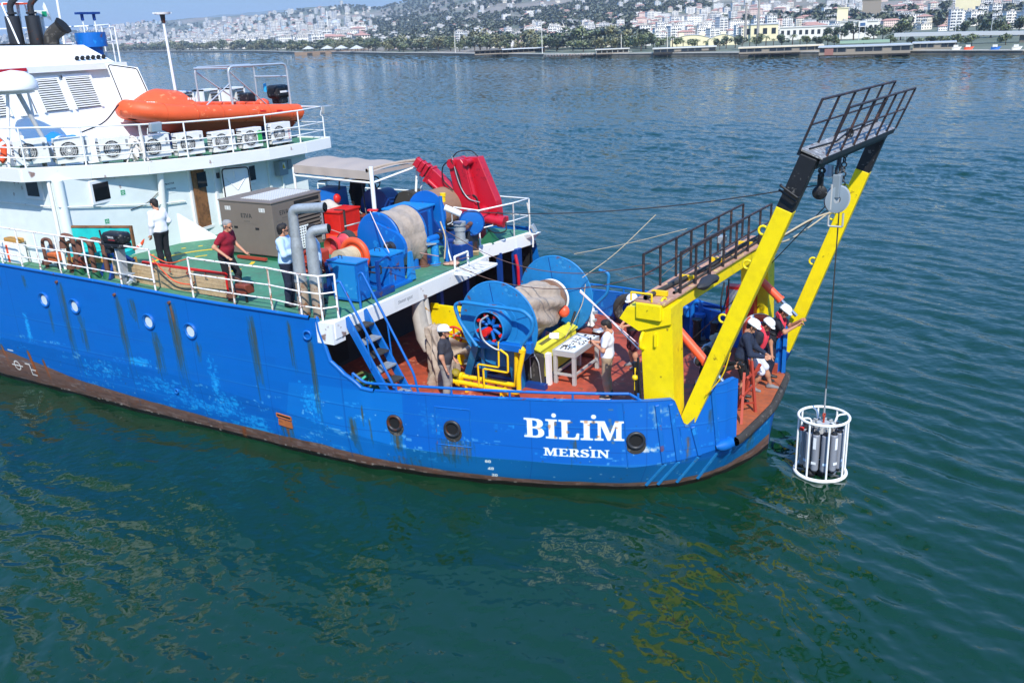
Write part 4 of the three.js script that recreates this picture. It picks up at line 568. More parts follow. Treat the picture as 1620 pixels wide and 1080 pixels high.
part(house, 'grab_rail', M.white, bent([onWall(4.86, 3.9, 0.05), onWall(4.46, 1.15, 0.06), onWall(4.4, 0.35, 0.05)], 0.018), cyl([-24, 4.95, 3.9], [-16.3, 4.86, 3.92], 0.018)); part(house, 'drain_pipe', M.white, cyl([-16.2, 3.15, 3.92], [-16.22, 5.5, 3.9], 0.045)); part(house, 'wall_frame', M.houseWhite, wallBox(3.1, 5.28, -2.72, -2.64, 0, 0.07), wallBox(3.1, 5.2, -3.22, -3.16, 0, 0.05), wallBox(4.1, 4.16, -4.1, -1.9, 0, 0.06)); part(house, 'cables', M.hose, tube([onWall(5.4, 2.9, 0.04), onWall(5.36, 1.8, 0.05), onWall(5.4, 0.6, 0.04)], 0.012), tube([onWall(5.35, -1.0, 0.05), onWall(5.22, -2.2, 0.05), onWall(5.25, -3.2, 0.05)], 0.012), tube([onWall(5.35, 0.95, 0.05), onWall(5.0, 1.0, 0.05), onWall(4.95, 0.85, 0.05)], 0.011), tube([onWall(4.9, 0.9, 0.03), onWall(4.55, 1.5, 0.03), onWall(4.45, 2.0, 0.02)], 0.01)); part(house, 'green_skirting', M.greenDark, wallBox(3.14, 3.26, -4.2, 3.85, 0, 0.02)); part(house, 'vent_hole', M.dark, cyl(onWall(4.77, -3.85, -0.02), onWall(4.77, -3.85, 0.006), 0.09));
part(house, 'support_post', M.white, cyl([-16.0, 3.15, 0.95], [-15.55, 5.38, 1.1], 0.09, 0.09, 16), cyl([-16.0, 3.15, 0.95], [-15.79, 4.3, 1.02], 0.1, 0.1, 16)); part(house, 'bracket_plate', M.whiteClean, hexa([[wallX(0.65), 3.16, 0.65], [wallX(0.6), 3.16, 0.6], [wallX(-0.25) + 0.5, 3.16, -0.25], [wallX(-0.25) + 0.5, 3.16, -0.22]], [[wallX(0.65), 4.1, 0.65], [wallX(0.6), 4.1, 0.6], [wallX(-0.2) + 0.42, 3.32, -0.2], [wallX(-0.2) + 0.42, 3.32, -0.16]]));
// boat deck over the deckhouse
const BD = [[-27, 4.5], [-16.35, 4.45], [-15.9, 2.9], [-15.5, 1.5], [-15.12, -0.3], [-14.85, -2.2], [-14.75, -3.7], [-14.75, -4.85], [-27, -4.9]];
const edgeX = (z) => { for (let i = 1; i < 7; i++) if (z <= BD[i][1] && z >= BD[i + 1][1]) return lerp(BD[i][0], BD[i + 1][0], (BD[i][1] - z) / (BD[i][1] - BD[i + 1][1])); return -16.35; };
{ const zs = [4.44, 3.7, 2.9, 2.2, 1.5, 0.6, -0.3, -1.2, -2.2, -3, -3.7, -4.3, -4.84]; const sheet = (dy, dx, flip) => grid(6, zs.length - 1, (u, v) => { const z = zs[Math.round((flip ? 1 - v : v) * (zs.length - 1))]; return [lerp(-27, edgeX(z) - dx, u), roofY(z) + dy, z]; });
  const bd = part(ship, 'boat_deck', M.deckGreen, sheet(0, 0.06, true)); part(bd, 'soffit', M.houseWhite, sheet(-0.28, 0.06, false));
  for (let i = 0; i < 8; i++) { const [x0, z0] = BD[i], [x1, z1] = BD[i + 1]; part(bd, 'fascia', M.white, beam([x0, roofY(z0) - 0.13, z0], [x1, roofY(z1) - 0.13, z1], 0.09, 0.34, [0, 1, 0], 0.012)); } }
// railings: rails and posts are pieces of each run
function railing(parent, path, h, levels, mat, postMat, postEvery = 1, r = 0.022, end = true) {
  const up = (p, y) => p.clone().setY(p.y + y); path = path.map(vv); const g = part(parent, 'railing', mat, levels.map((k, i) => { const pp = path.map((p) => up(p, h * k)); return sweep(pp, i ? r * 0.75 : r, 6); }));
  path.forEach((p, i) => { if (i % postEvery === 0 || i === path.length - 1) part(g, 'stanchion', postMat[i % postMat.length], cyl(p, up(p, h), r * 1.05, r, 7)); }); return g;
}
const dk = (x, z) => V(x, deckY(x), z);
railing(ship, [dk(-22.5, 4.3), dk(-20.8, 4.3), dk(-19.4, 4.3), dk(-18.2, 4.32), dk(-17.35, 4.33), dk(-16.6, 4.33), dk(-15.78, 4.33), dk(-14.71, 4.33), dk(-13.48, 4.36), dk(-12.29, 4.38)], 1.0, [1, 0.62, 0.3], M.rail, [M.rail, M.rail]);
railing(ship, [dk(-11.05, 4.38), dk(-9.8, 4.36), dk(-8.7, 4.36), dk(-7.75, 4.5), dk(-7.2, 4.5), dk(-7.0, 4.25)], 0.95, [1, 0.62, 0.3], M.rail, [M.rail, M.railRusty, M.railRusty, M.rail, M.rail]);
{ const st = (z, o = 0.05) => V(edgeX(z) - o, roofY(z), z); const p = []; for (const z of [4.3, 2.95, 1.52, 0.3, -1.1, -2.3, -3.6, -4.7]) p.push(st(z)); p.unshift(V(-19, roofY(4.35), 4.35), V(-17.6, roofY(4.35), 4.35)); p.push(V(-17, roofY(-4.8), -4.8), V(-20, roofY(-4.8), -4.8)); railing(ship, p, 0.98, [1, 0.52, 0.27], M.whiteClean, [M.white]); }
railing(ship, [[-7.35, 3.15, -3.5], [-7.25, 3.15, -4.2], [-9, 3.15, -4.35], [-11, 3.15, -4.35], [-13, 3.15, -4.35], [-15, 3.2, -4.35]], 0.95, [1, 0.5], M.whiteClean, [M.white]);
railing(ship, [[-9.0, 3.15, -2.6], [-7.7, 3.15, -2.3], [-7.35, 3.15, -3.5]], 0.95, [1, 0.5], M.whiteClean, [M.white]);
// upper casing with louvres, its deck, funnel top
const casing = part(ship, 'engine_casing', M.whiteClean, hexa([[-17.6, 5.7, 4.0], [-17.5, 5.65, -0.6], [-24, 5.65, -0.9], [-24, 5.75, 4.0]], [[-18.5, 8.1, 3.7], [-18.5, 8.0, -0.25], [-24, 8.0, -0.5], [-24, 8.1, 3.7]]), hexa([[-16.9, 5.7, 3.6], [-16.75, 5.6, -0.7], [-18.2, 5.6, -0.9], [-18.2, 5.7, 3.6]], [[-17.7, 6.6, 3.4], [-17.7, 6.5, -0.3], [-18.2, 6.5, -0.5], [-18.2, 6.6, 3.4]]));
{ const fx = (y) => lerp(-17.6, -18.5, (y - 5.7) / 2.4) + 0.012; const fp = (y, z, o = 0) => [fx(y) + o, y, z];
  for (const [z0, z1, nm] of [[2.42, 1.62], [1.5, 0.62], [3.75, 3.3]]) { const f = part(casing, 'louvre', M.whiteClean, [[z0, z0 - 0.06], [z1 + 0.06, z1]].map(([a, b]) => hexa([fp(6.98, a), fp(6.98, a, 0.05), fp(6.98, b, 0.05), fp(6.98, b)], [fp(7.86, a), fp(7.86, a, 0.05), fp(7.86, b, 0.05), fp(7.86, b)])), hexa([fp(7.8, z0), fp(7.8, z0, 0.052), fp(7.8, z1, 0.052), fp(7.8, z1)], [fp(7.88, z0), fp(7.88, z0, 0.052), fp(7.88, z1, 0.052), fp(7.88, z1)])); part(f, 'shadow_box', M.grille, hexa([fp(7.0, z0 - 0.05), fp(7.0, z0 - 0.05, 0.006), fp(7.0, z1 + 0.05, 0.006), fp(7.0, z1 + 0.05)], [fp(7.82, z0 - 0.05), fp(7.82, z0 - 0.05, 0.006), fp(7.82, z1 + 0.05, 0.006), fp(7.82, z1 + 0.05)]));
    for (let k = 0; k < 14; k++) { const y = 7.02 + k * 0.057; part(f, 'slat', M.white, hexa([fp(y, z0 - 0.05, 0.008), fp(y, z0 - 0.05, 0.05), fp(y, z1 + 0.05, 0.05), fp(y, z1 + 0.05, 0.008)], [fp(y + 0.03, z0 - 0.05, 0.004), fp(y + 0.018, z0 - 0.05, 0.05), fp(y + 0.018, z1 + 0.05, 0.05), fp(y + 0.03, z1 + 0.05, 0.004)])); } }
  const d = part(casing, 'access_door', M.whiteClean, hexa([fp(6.95, 3.1), fp(6.95, 3.1, 0.03), fp(6.95, 2.62, 0.03), fp(6.95, 2.62)], [fp(7.9, 3.1), fp(7.9, 3.1, 0.03), fp(7.9, 2.62, 0.03), fp(7.9, 2.62)])); part(d, 'gasket', M.grille, bent([fp(6.98, 2.64, 0.032), fp(7.88, 2.64, 0.032), fp(7.88, 3.08, 0.032)], 0.012));
  const h = part(casing, 'open_hatch', M.whiteClean, hexa([[-17.75, 6.95, 0.25], [-17.7, 6.95, 0.25], [-17.35, 6.9, -0.55], [-17.4, 6.9, -0.55]], [[-18.2, 8.1, 0.2], [-18.15, 8.1, 0.2], [-17.75, 7.95, -0.5], [-17.8, 7.95, -0.5]])); part(h, 'gasket', M.hose, bent([[-17.69, 6.98, 0.22], [-18.13, 8.07, 0.18], [-17.75, 7.92, -0.46], [-17.36, 6.93, -0.5]], 0.016));
  const td = part(ship, 'funnel_deck', M.whiteClean, hexa([[-18.25, 8.0, 5], [-18.25, 7.95, -0.55], [-25, 7.95, -0.9], [-25, 8.0, 5]], [[-18.25, 8.16, 5], [-18.25, 8.11, -0.55], [-25, 8.11, -0.9], [-25, 8.16, 5]])); part(td, 'red_stripe', M.red, box(-18.24, 8.04, 2.55, -18.22, 8.12, 4.8));
  const fh = part(ship, 'funnel_housing', M.whiteClean, hexa([[-18.5, 8.12, 3.9], [-18.5, 8.12, -0.35], [-23, 8.12, -0.6], [-23, 8.12, 3.9]], [[-19.1, 8.72, 3.7], [-19.2, 8.62, 0.05], [-23, 8.62, -0.2], [-23, 8.72, 3.7]])); part(fh, 'dark_well', M.dark, hexa([[-19.3, 8.7, 2.2], [-19.5, 8.62, 0.2], [-20.9, 8.62, 0.2], [-20.9, 8.7, 2.2]], [[-19.3, 8.735, 2.2], [-19.5, 8.655, 0.2], [-20.9, 8.655, 0.2], [-20.9, 8.735, 2.2]])); for (let k = 0; k < 6; k++) part(fh, 'vent_slot', M.dark, bx(-18.62, 8.28, 0.75 - k * 0.17, 0.1, 0.07, 0.08, 0, 0, 0, 0.75));
  const uptake = (x, z) => { const e = part(fh, 'exhaust_stack', M.darkSteel, cyl([x, 8.5, z], [x, 9.45, z], 0.2, 0.19, 18)); part(e, 'tailpipe', M.darkSteel, bent([[x, 9.4, z], [x, 9.75, z], [x + 0.16, 9.92, z - 0.12]], 0.085, 0.12, 10), cyl([x, 9.5, z], [x, 9.55, z], 0.14)); }; uptake(-20.3, 1.32); uptake(-20.1, 0.85);
  const cw = part(fh, 'cowl_vent', M.rubber, bent([[-19.7, 8.5, 0.68], [-19.7, 8.9, 0.68], [-19.4, 9.12, 0.5]], 0.2, 0.2, 14)); part(cw, 'mouth', M.dark, cyl([-19.4, 9.11, 0.5], [-19.33, 9.17, 0.46], 0.22, 0.25, 16));
  railing(ship, [[-21.4, 8.1, 1.6], [-21.3, 8.1, 0.5], [-21, 8.1, -0.5], [-20.6, 8.1, -1.2], [-20, 8.1, -1.25], [-19.3, 8.1, -1.0]], 1.05, [1, 0.55], M.whiteClean, [M.white]); railing(ship, [[-19.3, 8.12, -1.0], [-18.45, 8.12, -0.5]], 0.95, [1, 0.6], M.whiteClean, [M.white]);
  part(ship, 'tank', M.blue, cyl([-19.5, 8.55, -0.45], [-19.5, 8.95, -0.45], 0.42, 0.42, 24), cyl([-19.5, 8.1, -0.55], [-19.5, 8.6, -0.55], 0.2, 0.2, 14)); const mf = part(ship, 'lattice_frame', M.whiteClean, bent([[-19.4, 8.12, 1.7], [-20.5, 9.8, 1.42], [-20.5, 9.8, 0.73], [-20.5, 8.6, 0.6]], 0.025), cyl([-20.5, 8.5, 1.25], [-20.5, 9.75, 1.15], 0.05), cyl([-20.5, 8.5, 1.05], [-20.5, 9.75, 0.95], 0.045)); part(mf, 'pink_plate', M.orangeRed, box(-20.7, 9.76, 0.75, -20.3, 9.8, 1.4)); }
// yellow edge ladder platform and little hatch frame on the deck edge
part(ship, 'edge_platform', M.white, bent([[-6.9, 3.18, 0.12], [-6.9, 3.5, 0.12], [-6.9, 3.5, -0.45], [-6.9, 3.18, -0.45]], 0.03, 0.02), box(-6.88, 3.08, -1.0, -6.4, 3.13, -0.9), box(-6.88, 3.08, 0.1, -6.4, 3.13, 0.2), box(-6.45, 3.08, -0.9, -6.38, 3.13, 0.1), [0, 1, 2, 3].map((k) => box(-6.86, 3.085, -0.7 + k * 0.22, -6.45, 3.125, -0.66 + k * 0.22)));
// ---------------------------------------------------------------- gantry, A-frame, walkway
function rails(parent, path, up, n, r, mat, levels = [1, 0.5]) { // straight guard rail from path[0] to path[1], posts along the vector up
  const [a, b] = path.map(vv), u = vv(up); const g = part(parent, 'guard_rail', mat, levels.map((k) => cyl(a.clone().addScaledVector(u, k), b.clone().addScaledVector(u, k), k === 1 ? r : r * 0.8, undefined, 6)));
  for (let i = 0; i <= n; i++) { const p = a.clone().lerp(b, i / n); part(g, 'post', mat, cyl(p, p.clone().add(u), r, r, 6)); } return g;
}
const gantry = thing('stern_gantry', 'yellow portal frame over the aft deck carrying a railed rusty walkway', 'gantry', [-0.7, 1, 0]);
{
  const pil = (xb0, xb1, xt0, xt1, z0, z1) => hexa([[xb0, 1.0, z0], [xb1, 1.0, z0], [xb1, 1.0, z1], [xb0, 1.0, z1]], [[xt0, 3.45, z0], [xt1, 3.45, z0], [xt1, 3.45, z1], [xt0, 3.45, z1]]);
  for (const [s, dx] of [[1, 0], [-1, 0.4]]) {
    const z0 = s * 2.2, z1 = s * 2.72, p = part(gantry, 'pillar', M.yellow, pil(-0.98 + dx, -0.4 + dx, -1.12 + dx, -0.5 + dx, z0, z1));
    part(p, 'head_bracket', M.yellow, prism([[-1.5 + dx, 3.42], [-1.12 + dx, 3.22], [-0.5 + dx, 3.42], [-0.5 + dx, 3.72], [-1.35 + dx, 3.66]], Math.min(z0, z1) - 0.04, Math.max(z0, z1) + 0.06, 'z'));
    part(p, 'lug', M.yellow, bent([[-1.05 + dx, 3.2, z1], [-1.05 + dx, 3.1, z1 + s * 0.14], [-1.05 + dx, 2.92, z1 + s * 0.14], [-1.05 + dx, 2.86, z1]], 0.03, 0.05), box(-0.82 + dx, 2.95, z1 - 0.03, -0.78 + dx, 3.2, z1 + s * 0.06)); part(p, 'weld_ring', M.yellow, ring([-0.7 + dx, 3.78, z1 - s * 0.1], [1, 0, 0.3], 0.07, 0.025, 14, 6));
  }
  part(gantry, 'black_conduit', M.hose, cyl([-1.1, 1, 2.78], [-1.2, 2.6, 2.78], 0.04), cyl([-1.03, 1, 2.8], [-1.12, 2.7, 2.8], 0.025)); part(gantry, 'valve', M.yellowPipe, ball([-1.18, 2.3, 2.8], 0.06), cyl([-1.18, 2.05, 2.8], [-1.18, 2.5, 2.8], 0.02));
  const B = (x, y, z) => [x - z * 0.075 - 0.1, y, z];
  const xb = part(gantry, 'cross_beam', M.yellow, beam(B(-0.6, 3.62, 2.85), B(-0.6, 3.66, -2.85), 0.5, 0.3, [0, 1, 0], 0.02));
  const wk = part(gantry, 'walkway', paint('#b98f7c', { rough: 0.85, mottle: 0.25, dirt: 0.5, dirtHex: '#8a5f4c', chip: '#d8c06a', chips: 0.2, seed: 401, scale: 0.8 }), beam(B(-0.6, 3.79, 2.8), B(-0.6, 3.83, -2.8), 0.62, 0.035));
  part(wk, 'hose_bundle', M.rubber, sweep([B(-0.7, 3.86, 2.75), B(-0.62, 3.87, 1.6), B(-0.5, 3.88, 0.2), B(-0.55, 3.9, -1.4), B(-0.5, 3.9, -2.7)].map(vv), 0.045, 8), sweep([B(-0.4, 3.84, 2.2), B(-0.42, 3.85, 0.9), B(-0.38, 3.87, -0.6), B(-0.42, 3.88, -2.5)].map(vv), 0.028, 6)); for (const z of [2.4, 1.2, -0.3, -1.9]) part(wk, 'clamp', M.yellowPipe, bx(...B(-0.58, 3.87, z), 0.3, 0.09, 0.07));
  rails(gantry, [B(-0.88, 3.8, 2.45), B(-0.88, 3.84, -2.5)], [0, 0.78, 0], 7, 0.026, M.blackRail); rails(gantry, [B(-0.32, 3.8, 2.1), B(-0.32, 3.84, -2.7)], [0, 0.78, 0], 7, 0.026, M.blackRail); part(gantry, 'toe_frame', M.yellowPipe, bent([B(-0.95, 3.8, 2.8), B(-0.95, 3.95, 2.8), B(-0.55, 3.95, 2.8), B(-0.55, 3.8, 2.8)], 0.02, 0.02));
  const bag = part(gantry, 'black_bag', paint('#2e2f33', { rough: 0.6, mottle: 0.3, seed: 402, bump: 0 }), grid(14, 10, (u, v) => { const a = v * Math.PI * 2, w = Math.sin(u * Math.PI) ** 0.5, r = 0.13 * w * (1 + 0.2 * Math.sin(u * 9 + v * 7)); const p = B(-0.22, 3.78, 1.55 - u * 0.95); return [p[0] + r * Math.cos(a), p[1] + r * Math.sin(a) * 0.8, p[2]]; }));
  part(gantry, 'deck_lamp', M.galv, box(-0.75, 4.15, -0.75, -0.6, 4.3, -0.55, 0.02), cyl([-0.68, 3.85, -0.65], [-0.68, 4.15, -0.65], 0.02)); part(gantry, 'hanging_hose', M.hose, tube([B(-0.3, 3.5, 0.0), B(-0.3, 3.1, 0.15), B(-0.3, 2.9, 0.05), B(-0.3, 3.2, -0.2), B(-0.3, 3.5, -0.25)], 0.018));
  const hb = part(gantry, 'hose_cabinet', M.redBright, box(-0.95, 2.0, -2.2, -0.3, 2.85, -1.95)); part(hb, 'hose_reel', M.galv, box(-0.87, 2.06, -1.95, -0.45, 2.78, -1.93), cyl([-0.66, 2.5, -1.94], [-0.66, 2.5, -1.88], 0.12)); part(gantry, 'safety_sign', new THREE.MeshStandardMaterial({ map: canvasTex(64, 64, greenSign), roughness: 0.6, userData: { keepUV: true } }), grid(1, 1, (u, v) => [-0.3 + 0.22 * u, 1.82 + 0.22 * v, -2.19]));
}
const frame = thing('a_frame', 'leaning yellow A-frame with black upper legs and a small railed platform over the stern', 'lifting frame', [0, 1.4, 0]);
const AL = V(0.36, 0.94, 0).normalize(), AP = V(0.94, -0.337, 0).normalize();
const legP = [V(-0.31, 1.3, 2.4), V(1.665, 6.42, 2.36)], legS = [V(0.3, 1.3, -2.35), V(2.02, 6.36, -2.3)];
for (const [[a, b], sw, kk] of [[legP, 1, 0.83], [legS, -1, 0.83]]) {
  const m = a.clone().lerp(b, kk); const lg = part(frame, 'leg', M.yellow, beam(a, m, 0.26, 0.29, [0.94, -0.337, 0], 0.015)); part(frame, 'upper_leg', M.black, beam(m, b, 0.26, 0.285, [0.94, -0.337, 0], 0.015)); part(lg, 'toe_plate', M.blueDark, beam(a.clone().addScaledVector(AL, -0.22), a.clone().addScaledVector(AL, 0.12), 0.31, 0.3, [0.94, -0.337, 0], 0.03));
  part(lg, 'pivot_pin', M.darkSteel, cyl(a.clone().setZ(a.z - 0.25), a.clone().setZ(a.z + 0.22), 0.09, 0.09, 14));
  const rung = (t, d = -1) => { const p = a.clone().lerp(b, t).addScaledVector(AP, d * 0.2); return ring([p.x, p.y, p.z], [0, 0, 1], 0.075, 0.022, 12, 6, Math.PI * 2); }; part(lg, 'step_ring', M.yellow, rung(0.42)); part(lg, 'step_ring', M.yellow, rung(0.62)); part(lg, 'step_ring', M.yellow, rung(0.74));
  if (sw > 0) { const q = (t, o) => a.clone().lerp(b, t).addScaledVector(AP, o).setZ(a.z + 0.19); part(frame, 'step_bracket', M.hose, bent([q(0.9, -0.2), q(0.9, -0.2).add(V(0, 0, 0.05)), q(0.885, 0.14).add(V(0, 0, 0.05)), q(0.885, 0.14)], 0.02, 0.02), bent([q(0.885, -0.2), q(0.87, 0.14)], 0.02)); part(lg, 'guard_wire', M.yellowPipe, tube([q(0.16, 0.12), q(0.25, 0.24), q(0.34, 0.2)], 0.012)); }
}
{ const a = legP[1], b = legS[1], T = (s, p, l) => a.clone().lerp(b, s).addScaledVector(AP, p).addScaledVector(AL, l);
  part(frame, 'top_beam', M.black, beam(T(0.0, 0, -0.06), T(1.0, 0, -0.06), 0.34, 0.22, AL.toArray(), 0.02)); const pl = part(frame, 'platform', paint('#8c8a87', { rough: 0.55, metal: 0.3, mottle: 0.25, rust: 0.3, chip: '#cfcdc8', chips: 0.3, seed: 405, scale: 1.2 }), beam(T(-0.02, 0.02, 0.05), T(1.02, 0.02, 0.05), 0.4, 0.03, AL.toArray())); part(pl, 'plate_ribs', M.darkSteel, beam(T(-0.02, -0.17, 0.01), T(1.02, -0.17, 0.01), 0.04, 0.1, AL.toArray()), beam(T(-0.02, 0.21, 0.01), T(1.02, 0.21, 0.01), 0.04, 0.1, AL.toArray())); part(pl, 'pad_eye', M.black, ring(T(0.48, -0.04, 0.13).toArray(), [1, 0, 0.4], 0.07, 0.03, 14, 6)); part(pl, 'cable', M.hose, sweep([T(0.02, -0.08, 0.08), T(0.3, -0.02, 0.08), T(0.5, -0.12, 0.08), T(1, -0.14, 0.08)], 0.015, 6));
  rails(frame, [T(-0.03, -0.16, 0.06), T(1.0, -0.16, 0.06)], AL.clone().multiplyScalar(0.84).toArray(), 5, 0.022, M.blackRail, [1, 0.5]); rails(frame, [T(0.03, 0.21, 0.04), T(1.04, 0.21, 0.04)], AL.clone().multiplyScalar(0.84).toArray(), 6, 0.022, M.blackRail, [1, 0.5]);
  const ch = (s, p, y1, r) => { const o = [], t0 = T(s, p, -0.2); for (let i = 0; i < Math.round((t0.y - y1) / 0.085); i++) o.push(ring([t0.x, t0.y - i * 0.085, t0.z], i % 2 ? [1, 0, 0.2] : [0.2, 0, 1], 0.042, 0.014, 10, 5).scale(1, 1, 1)); return o; };
  part(frame, 'chain', M.black, ch(0.42, 0.1, 5.55)); part(frame, 'chain', M.black, ch(0.2, 0.02, 5.9)); }
// sheave block hanging from the A-frame
const block = thing('sheave_block', 'large pale steel sheave block hanging on chains under the A-frame', 'pulley block', [1.8, 5.3, 0.62]);
{ const c = [1.8, 5.42, 0.62], cheek = (z) => lathe([[0.07, 0], [0.24, 0], [0.24, 0.02], [0.07, 0.02]], [c[0], c[1], c[2] + z], [0.7, 0, 0.7], 28); part(block, 'sheave', M.alu, lathe([[0, -0.035], [0.25, -0.035], [0.21, 0], [0.25, 0.035], [0, 0.035]], c, [0.7, 0, 0.7], 28)); part(block, 'cheek_plate', plain('#8796a2', 0.45, 0.2), cheek(0.05), cheek(-0.07), bx(1.78, 5.66, 0.62, 0.14, 0.42, 0.2, 0.02)); part(block, 'shackle', M.darkSteel, ring([1.78, 5.93, 0.6], [1, 0, 0.2], 0.09, 0.028, 16, 7), cyl([1.78, 6.0, 0.6], [1.78, 6.25, 0.55], 0.04)); part(block, 'swivel', M.galv, cyl([1.62, 5.82, 0.66], [1.62, 6.02, 0.62], 0.1, 0.08, 16)); part(block, 'guard_bar', M.greySteel, bent([[1.7, 5.2, 0.75], [1.7, 4.95, 0.75], [1.95, 4.95, 0.75], [1.95, 5.2, 0.75]], 0.018, 0.03), cyl([1.72, 5.25, 0.76], [1.72, 5.7, 0.76], 0.02)); }
const snatch = thing('snatch_block', 'small black snatch block on a chain beside the big sheave', 'pulley block', [1.62, 5.7, 1.15]);
part(snatch, 'cheek', M.black, lathe([[0, -0.05], [0.12, -0.05], [0.13, 0], [0.12, 0.05], [0, 0.05]], [1.6, 5.62, 1.15], [0.3, 0, 1], 20), bx(1.6, 5.82, 1.15, 0.1, 0.26, 0.09, 0.02)); part(snatch, 'pin', M.darkSteel, cyl([1.6, 5.62, 1.05], [1.62, 5.62, 1.26], 0.03)); part(snatch, 'chain', M.black, [0, 1, 2].map((i) => ring([1.6, 6.0 + i * 0.09, 1.15], i % 2 ? [1, 0, 0] : [0, 0, 1], 0.045, 0.014, 10, 5)));
function cylinderRam(a, b, label) { a = vv(a); b = vv(b); const t = thing('hydraulic_ram', label, 'hydraulic ram', a.toArray()), m = a.clone().lerp(b, 0.62); part(t, 'barrel', M.orangeRed, cyl(a, m, 0.085, 0.085, 16), cyl(m.clone().lerp(a, 0.06), m, 0.1, 0.1, 16)); part(t, 'rod', M.chrome, cyl(m, b, 0.045, 0.045, 12)); part(t, 'hose', M.hose, tube([a.clone().lerp(m, 0.1), a.clone().lerp(m, 0.5).add(V(-0.08, 0.12, 0)), a.clone().lerp(m, 0.95).add(V(0, 0.06, 0))], 0.014)); return t; }
cylinderRam([-0.66, 3.05, 1.95], [0.28, 2.12, 2.0], 'orange hydraulic ram with chrome rod behind the port yellow pillar'); cylinderRam([-0.3, 3.15, -2.0], [0.62, 2.3, -2.05], 'orange hydraulic ram with chrome rod at the far yellow pillar');
// ---------------------------------------------------------------- water sampler and its wires
const ctd = thing('water_sampler', 'white round cage full of grey sampling bottles hanging at the water surface', 'water sampler', [1.85, 0, 0.6]);
{ const C = [1.85, 0, 0.6], R = 0.475, f = part(ctd, 'cage', M.whiteClean, ring([C[0], 1.27, C[2]], [0, 1, 0], R, 0.028, 40, 8), ring([C[0], 0.1, C[2]], [0, 1, 0], R + 0.01, 0.038, 40, 8), ring([C[0], -0.14, C[2]], [0, 1, 0], R - 0.01, 0.028, 40, 8));
  for (let k = 0; k < 8; k++) { const a = k * Math.PI / 4 + 0.35, x = C[0] + R * Math.cos(a), z = C[2] + R * Math.sin(a); part(f, 'bar', M.whiteClean, cyl([x, -0.14, z], [x, 1.27, z], 0.02, 0.02, 8)); }
  for (let k = 0; k < 4; k++) { const a = k * Math.PI / 2 + 0.9; part(f, 'arch', M.whiteClean, tube([[C[0] + R * Math.cos(a), 1.27, C[2] + R * Math.sin(a)], [C[0] + R * 0.62 * Math.cos(a), 1.25, C[2] + R * 0.62 * Math.sin(a)], [C[0] + R * 0.5 * Math.cos(a), 1.12, C[2] + R * 0.5 * Math.sin(a)]], 0.02)); }
  const grey = paint('#80858f', { rough: 0.42, mottle: 0.06, seed: 410 }), lab = plain('#dfe3e6', 0.6), labB = plain('#b9d3ea', 0.6);
  for (let k = 0; k < 12; k++) { const a = k * Math.PI / 6 + 0.15, rr = 0.33, x = C[0] + rr * Math.cos(a), z = C[2] + rr * Math.sin(a), b = part(ctd, 'bottle', grey, lathe([[0, 0.24], [0.06, 0.24], [0.072, 0.28], [0.072, 0.98], [0.06, 1.02], [0, 1.02]], [x, 0, z], [0, 1, 0], 14)); part(b, 'end_cap', M.hose, cyl([x, 1.02, z], [x, 1.06, z], 0.062, 0.05, 12), cyl([x, 0.2, z], [x, 0.24, z], 0.05, 0.062, 12)); if (k % 2) part(b, 'label', lab, bx(C[0] + (rr + 0.071) * Math.cos(a), 0.84, C[2] + (rr + 0.071) * Math.sin(a), 0.008, 0.24, 0.055, 0, -a)), part(b, 'label', lab, bx(C[0] + (rr + 0.071) * Math.cos(a), 0.42, C[2] + (rr + 0.071) * Math.sin(a), 0.008, 0.05, 0.09, 0, -a)); else part(b, 'label', labB, bx(C[0] + (rr + 0.071) * Math.cos(a), 0.42, C[2] + (rr + 0.071) * Math.sin(a), 0.008, 0.045, 0.08, 0, -a)); part(b, 'lanyard', M.ropeWhite, cyl([x, 0.4, z], [C[0] + 0.18 * Math.cos(a), 1.12, C[2] + 0.18 * Math.sin(a)], 0.004, 0.004, 4)); }
  part(ctd, 'release_carousel', M.greySteel, cyl([C[0], 0.95, C[2]], [C[0], 1.14, C[2]], 0.16, 0.13, 20), [...Array(12)].map((_, k) => bx(C[0] + 0.2 * Math.cos(k * 0.524), 1.12, C[2] + 0.2 * Math.sin(k * 0.524), 0.08, 0.05, 0.03, 0, -k * 0.524))); part(ctd, 'probe', M.hose, cyl([C[0] + 0.05, 0.08, C[2] + 0.2], [C[0] + 0.05, 0.4, C[2] + 0.2], 0.06, 0.06, 12), cyl([C[0] + 0.2, 0.1, C[2] - 0.1], [C[0] - 0.2, 0.14, C[2] + 0.1], 0.07, 0.07, 12), ball([C[0] - 0.12, 0.14, C[2] + 0.28], 0.09)); part(ctd, 'pump_housing', M.steel, cyl([C[0] + 0.25, 0.12, C[2] + 0.15], [C[0] + 0.3, 0.16, C[2] - 0.2], 0.05, 0.05, 12), [0, 1].map((i) => beam([C[0] - R, 0.1, C[2] + (i ? 0.1 : -0.1)], [C[0] + R, 0.1, C[2] + (i ? 0.1 : -0.1)], 0.03, 0.03))); ctd.position.y -= 0.09; part(ctd, 'red_tag', M.redBright, bx(C[0] - 0.36, 1.02, C[2] + 0.2, 0.08, 0.06, 0.05)); part(ctd, 'shackle', M.redOxide, ring([C[0], 1.3, C[2]], [1, 0, 0.3], 0.04, 0.015, 12, 6), cyl([C[0], 1.12, C[2]], [C[0], 1.27, C[2]], 0.02)); }
function wire(name, label, pts, r, mat, cat = 'wire') { return tag(part(null, name, mat, tube(pts, r, 6, false, 10)), label, cat); }
const sag = (a, b, d, n = 4) => [...Array(n + 1)].map((_, i) => { const t = i / n, p = vv(a).lerp(vv(b), t); p.y -= d * 4 * t * (1 - t); return p; });
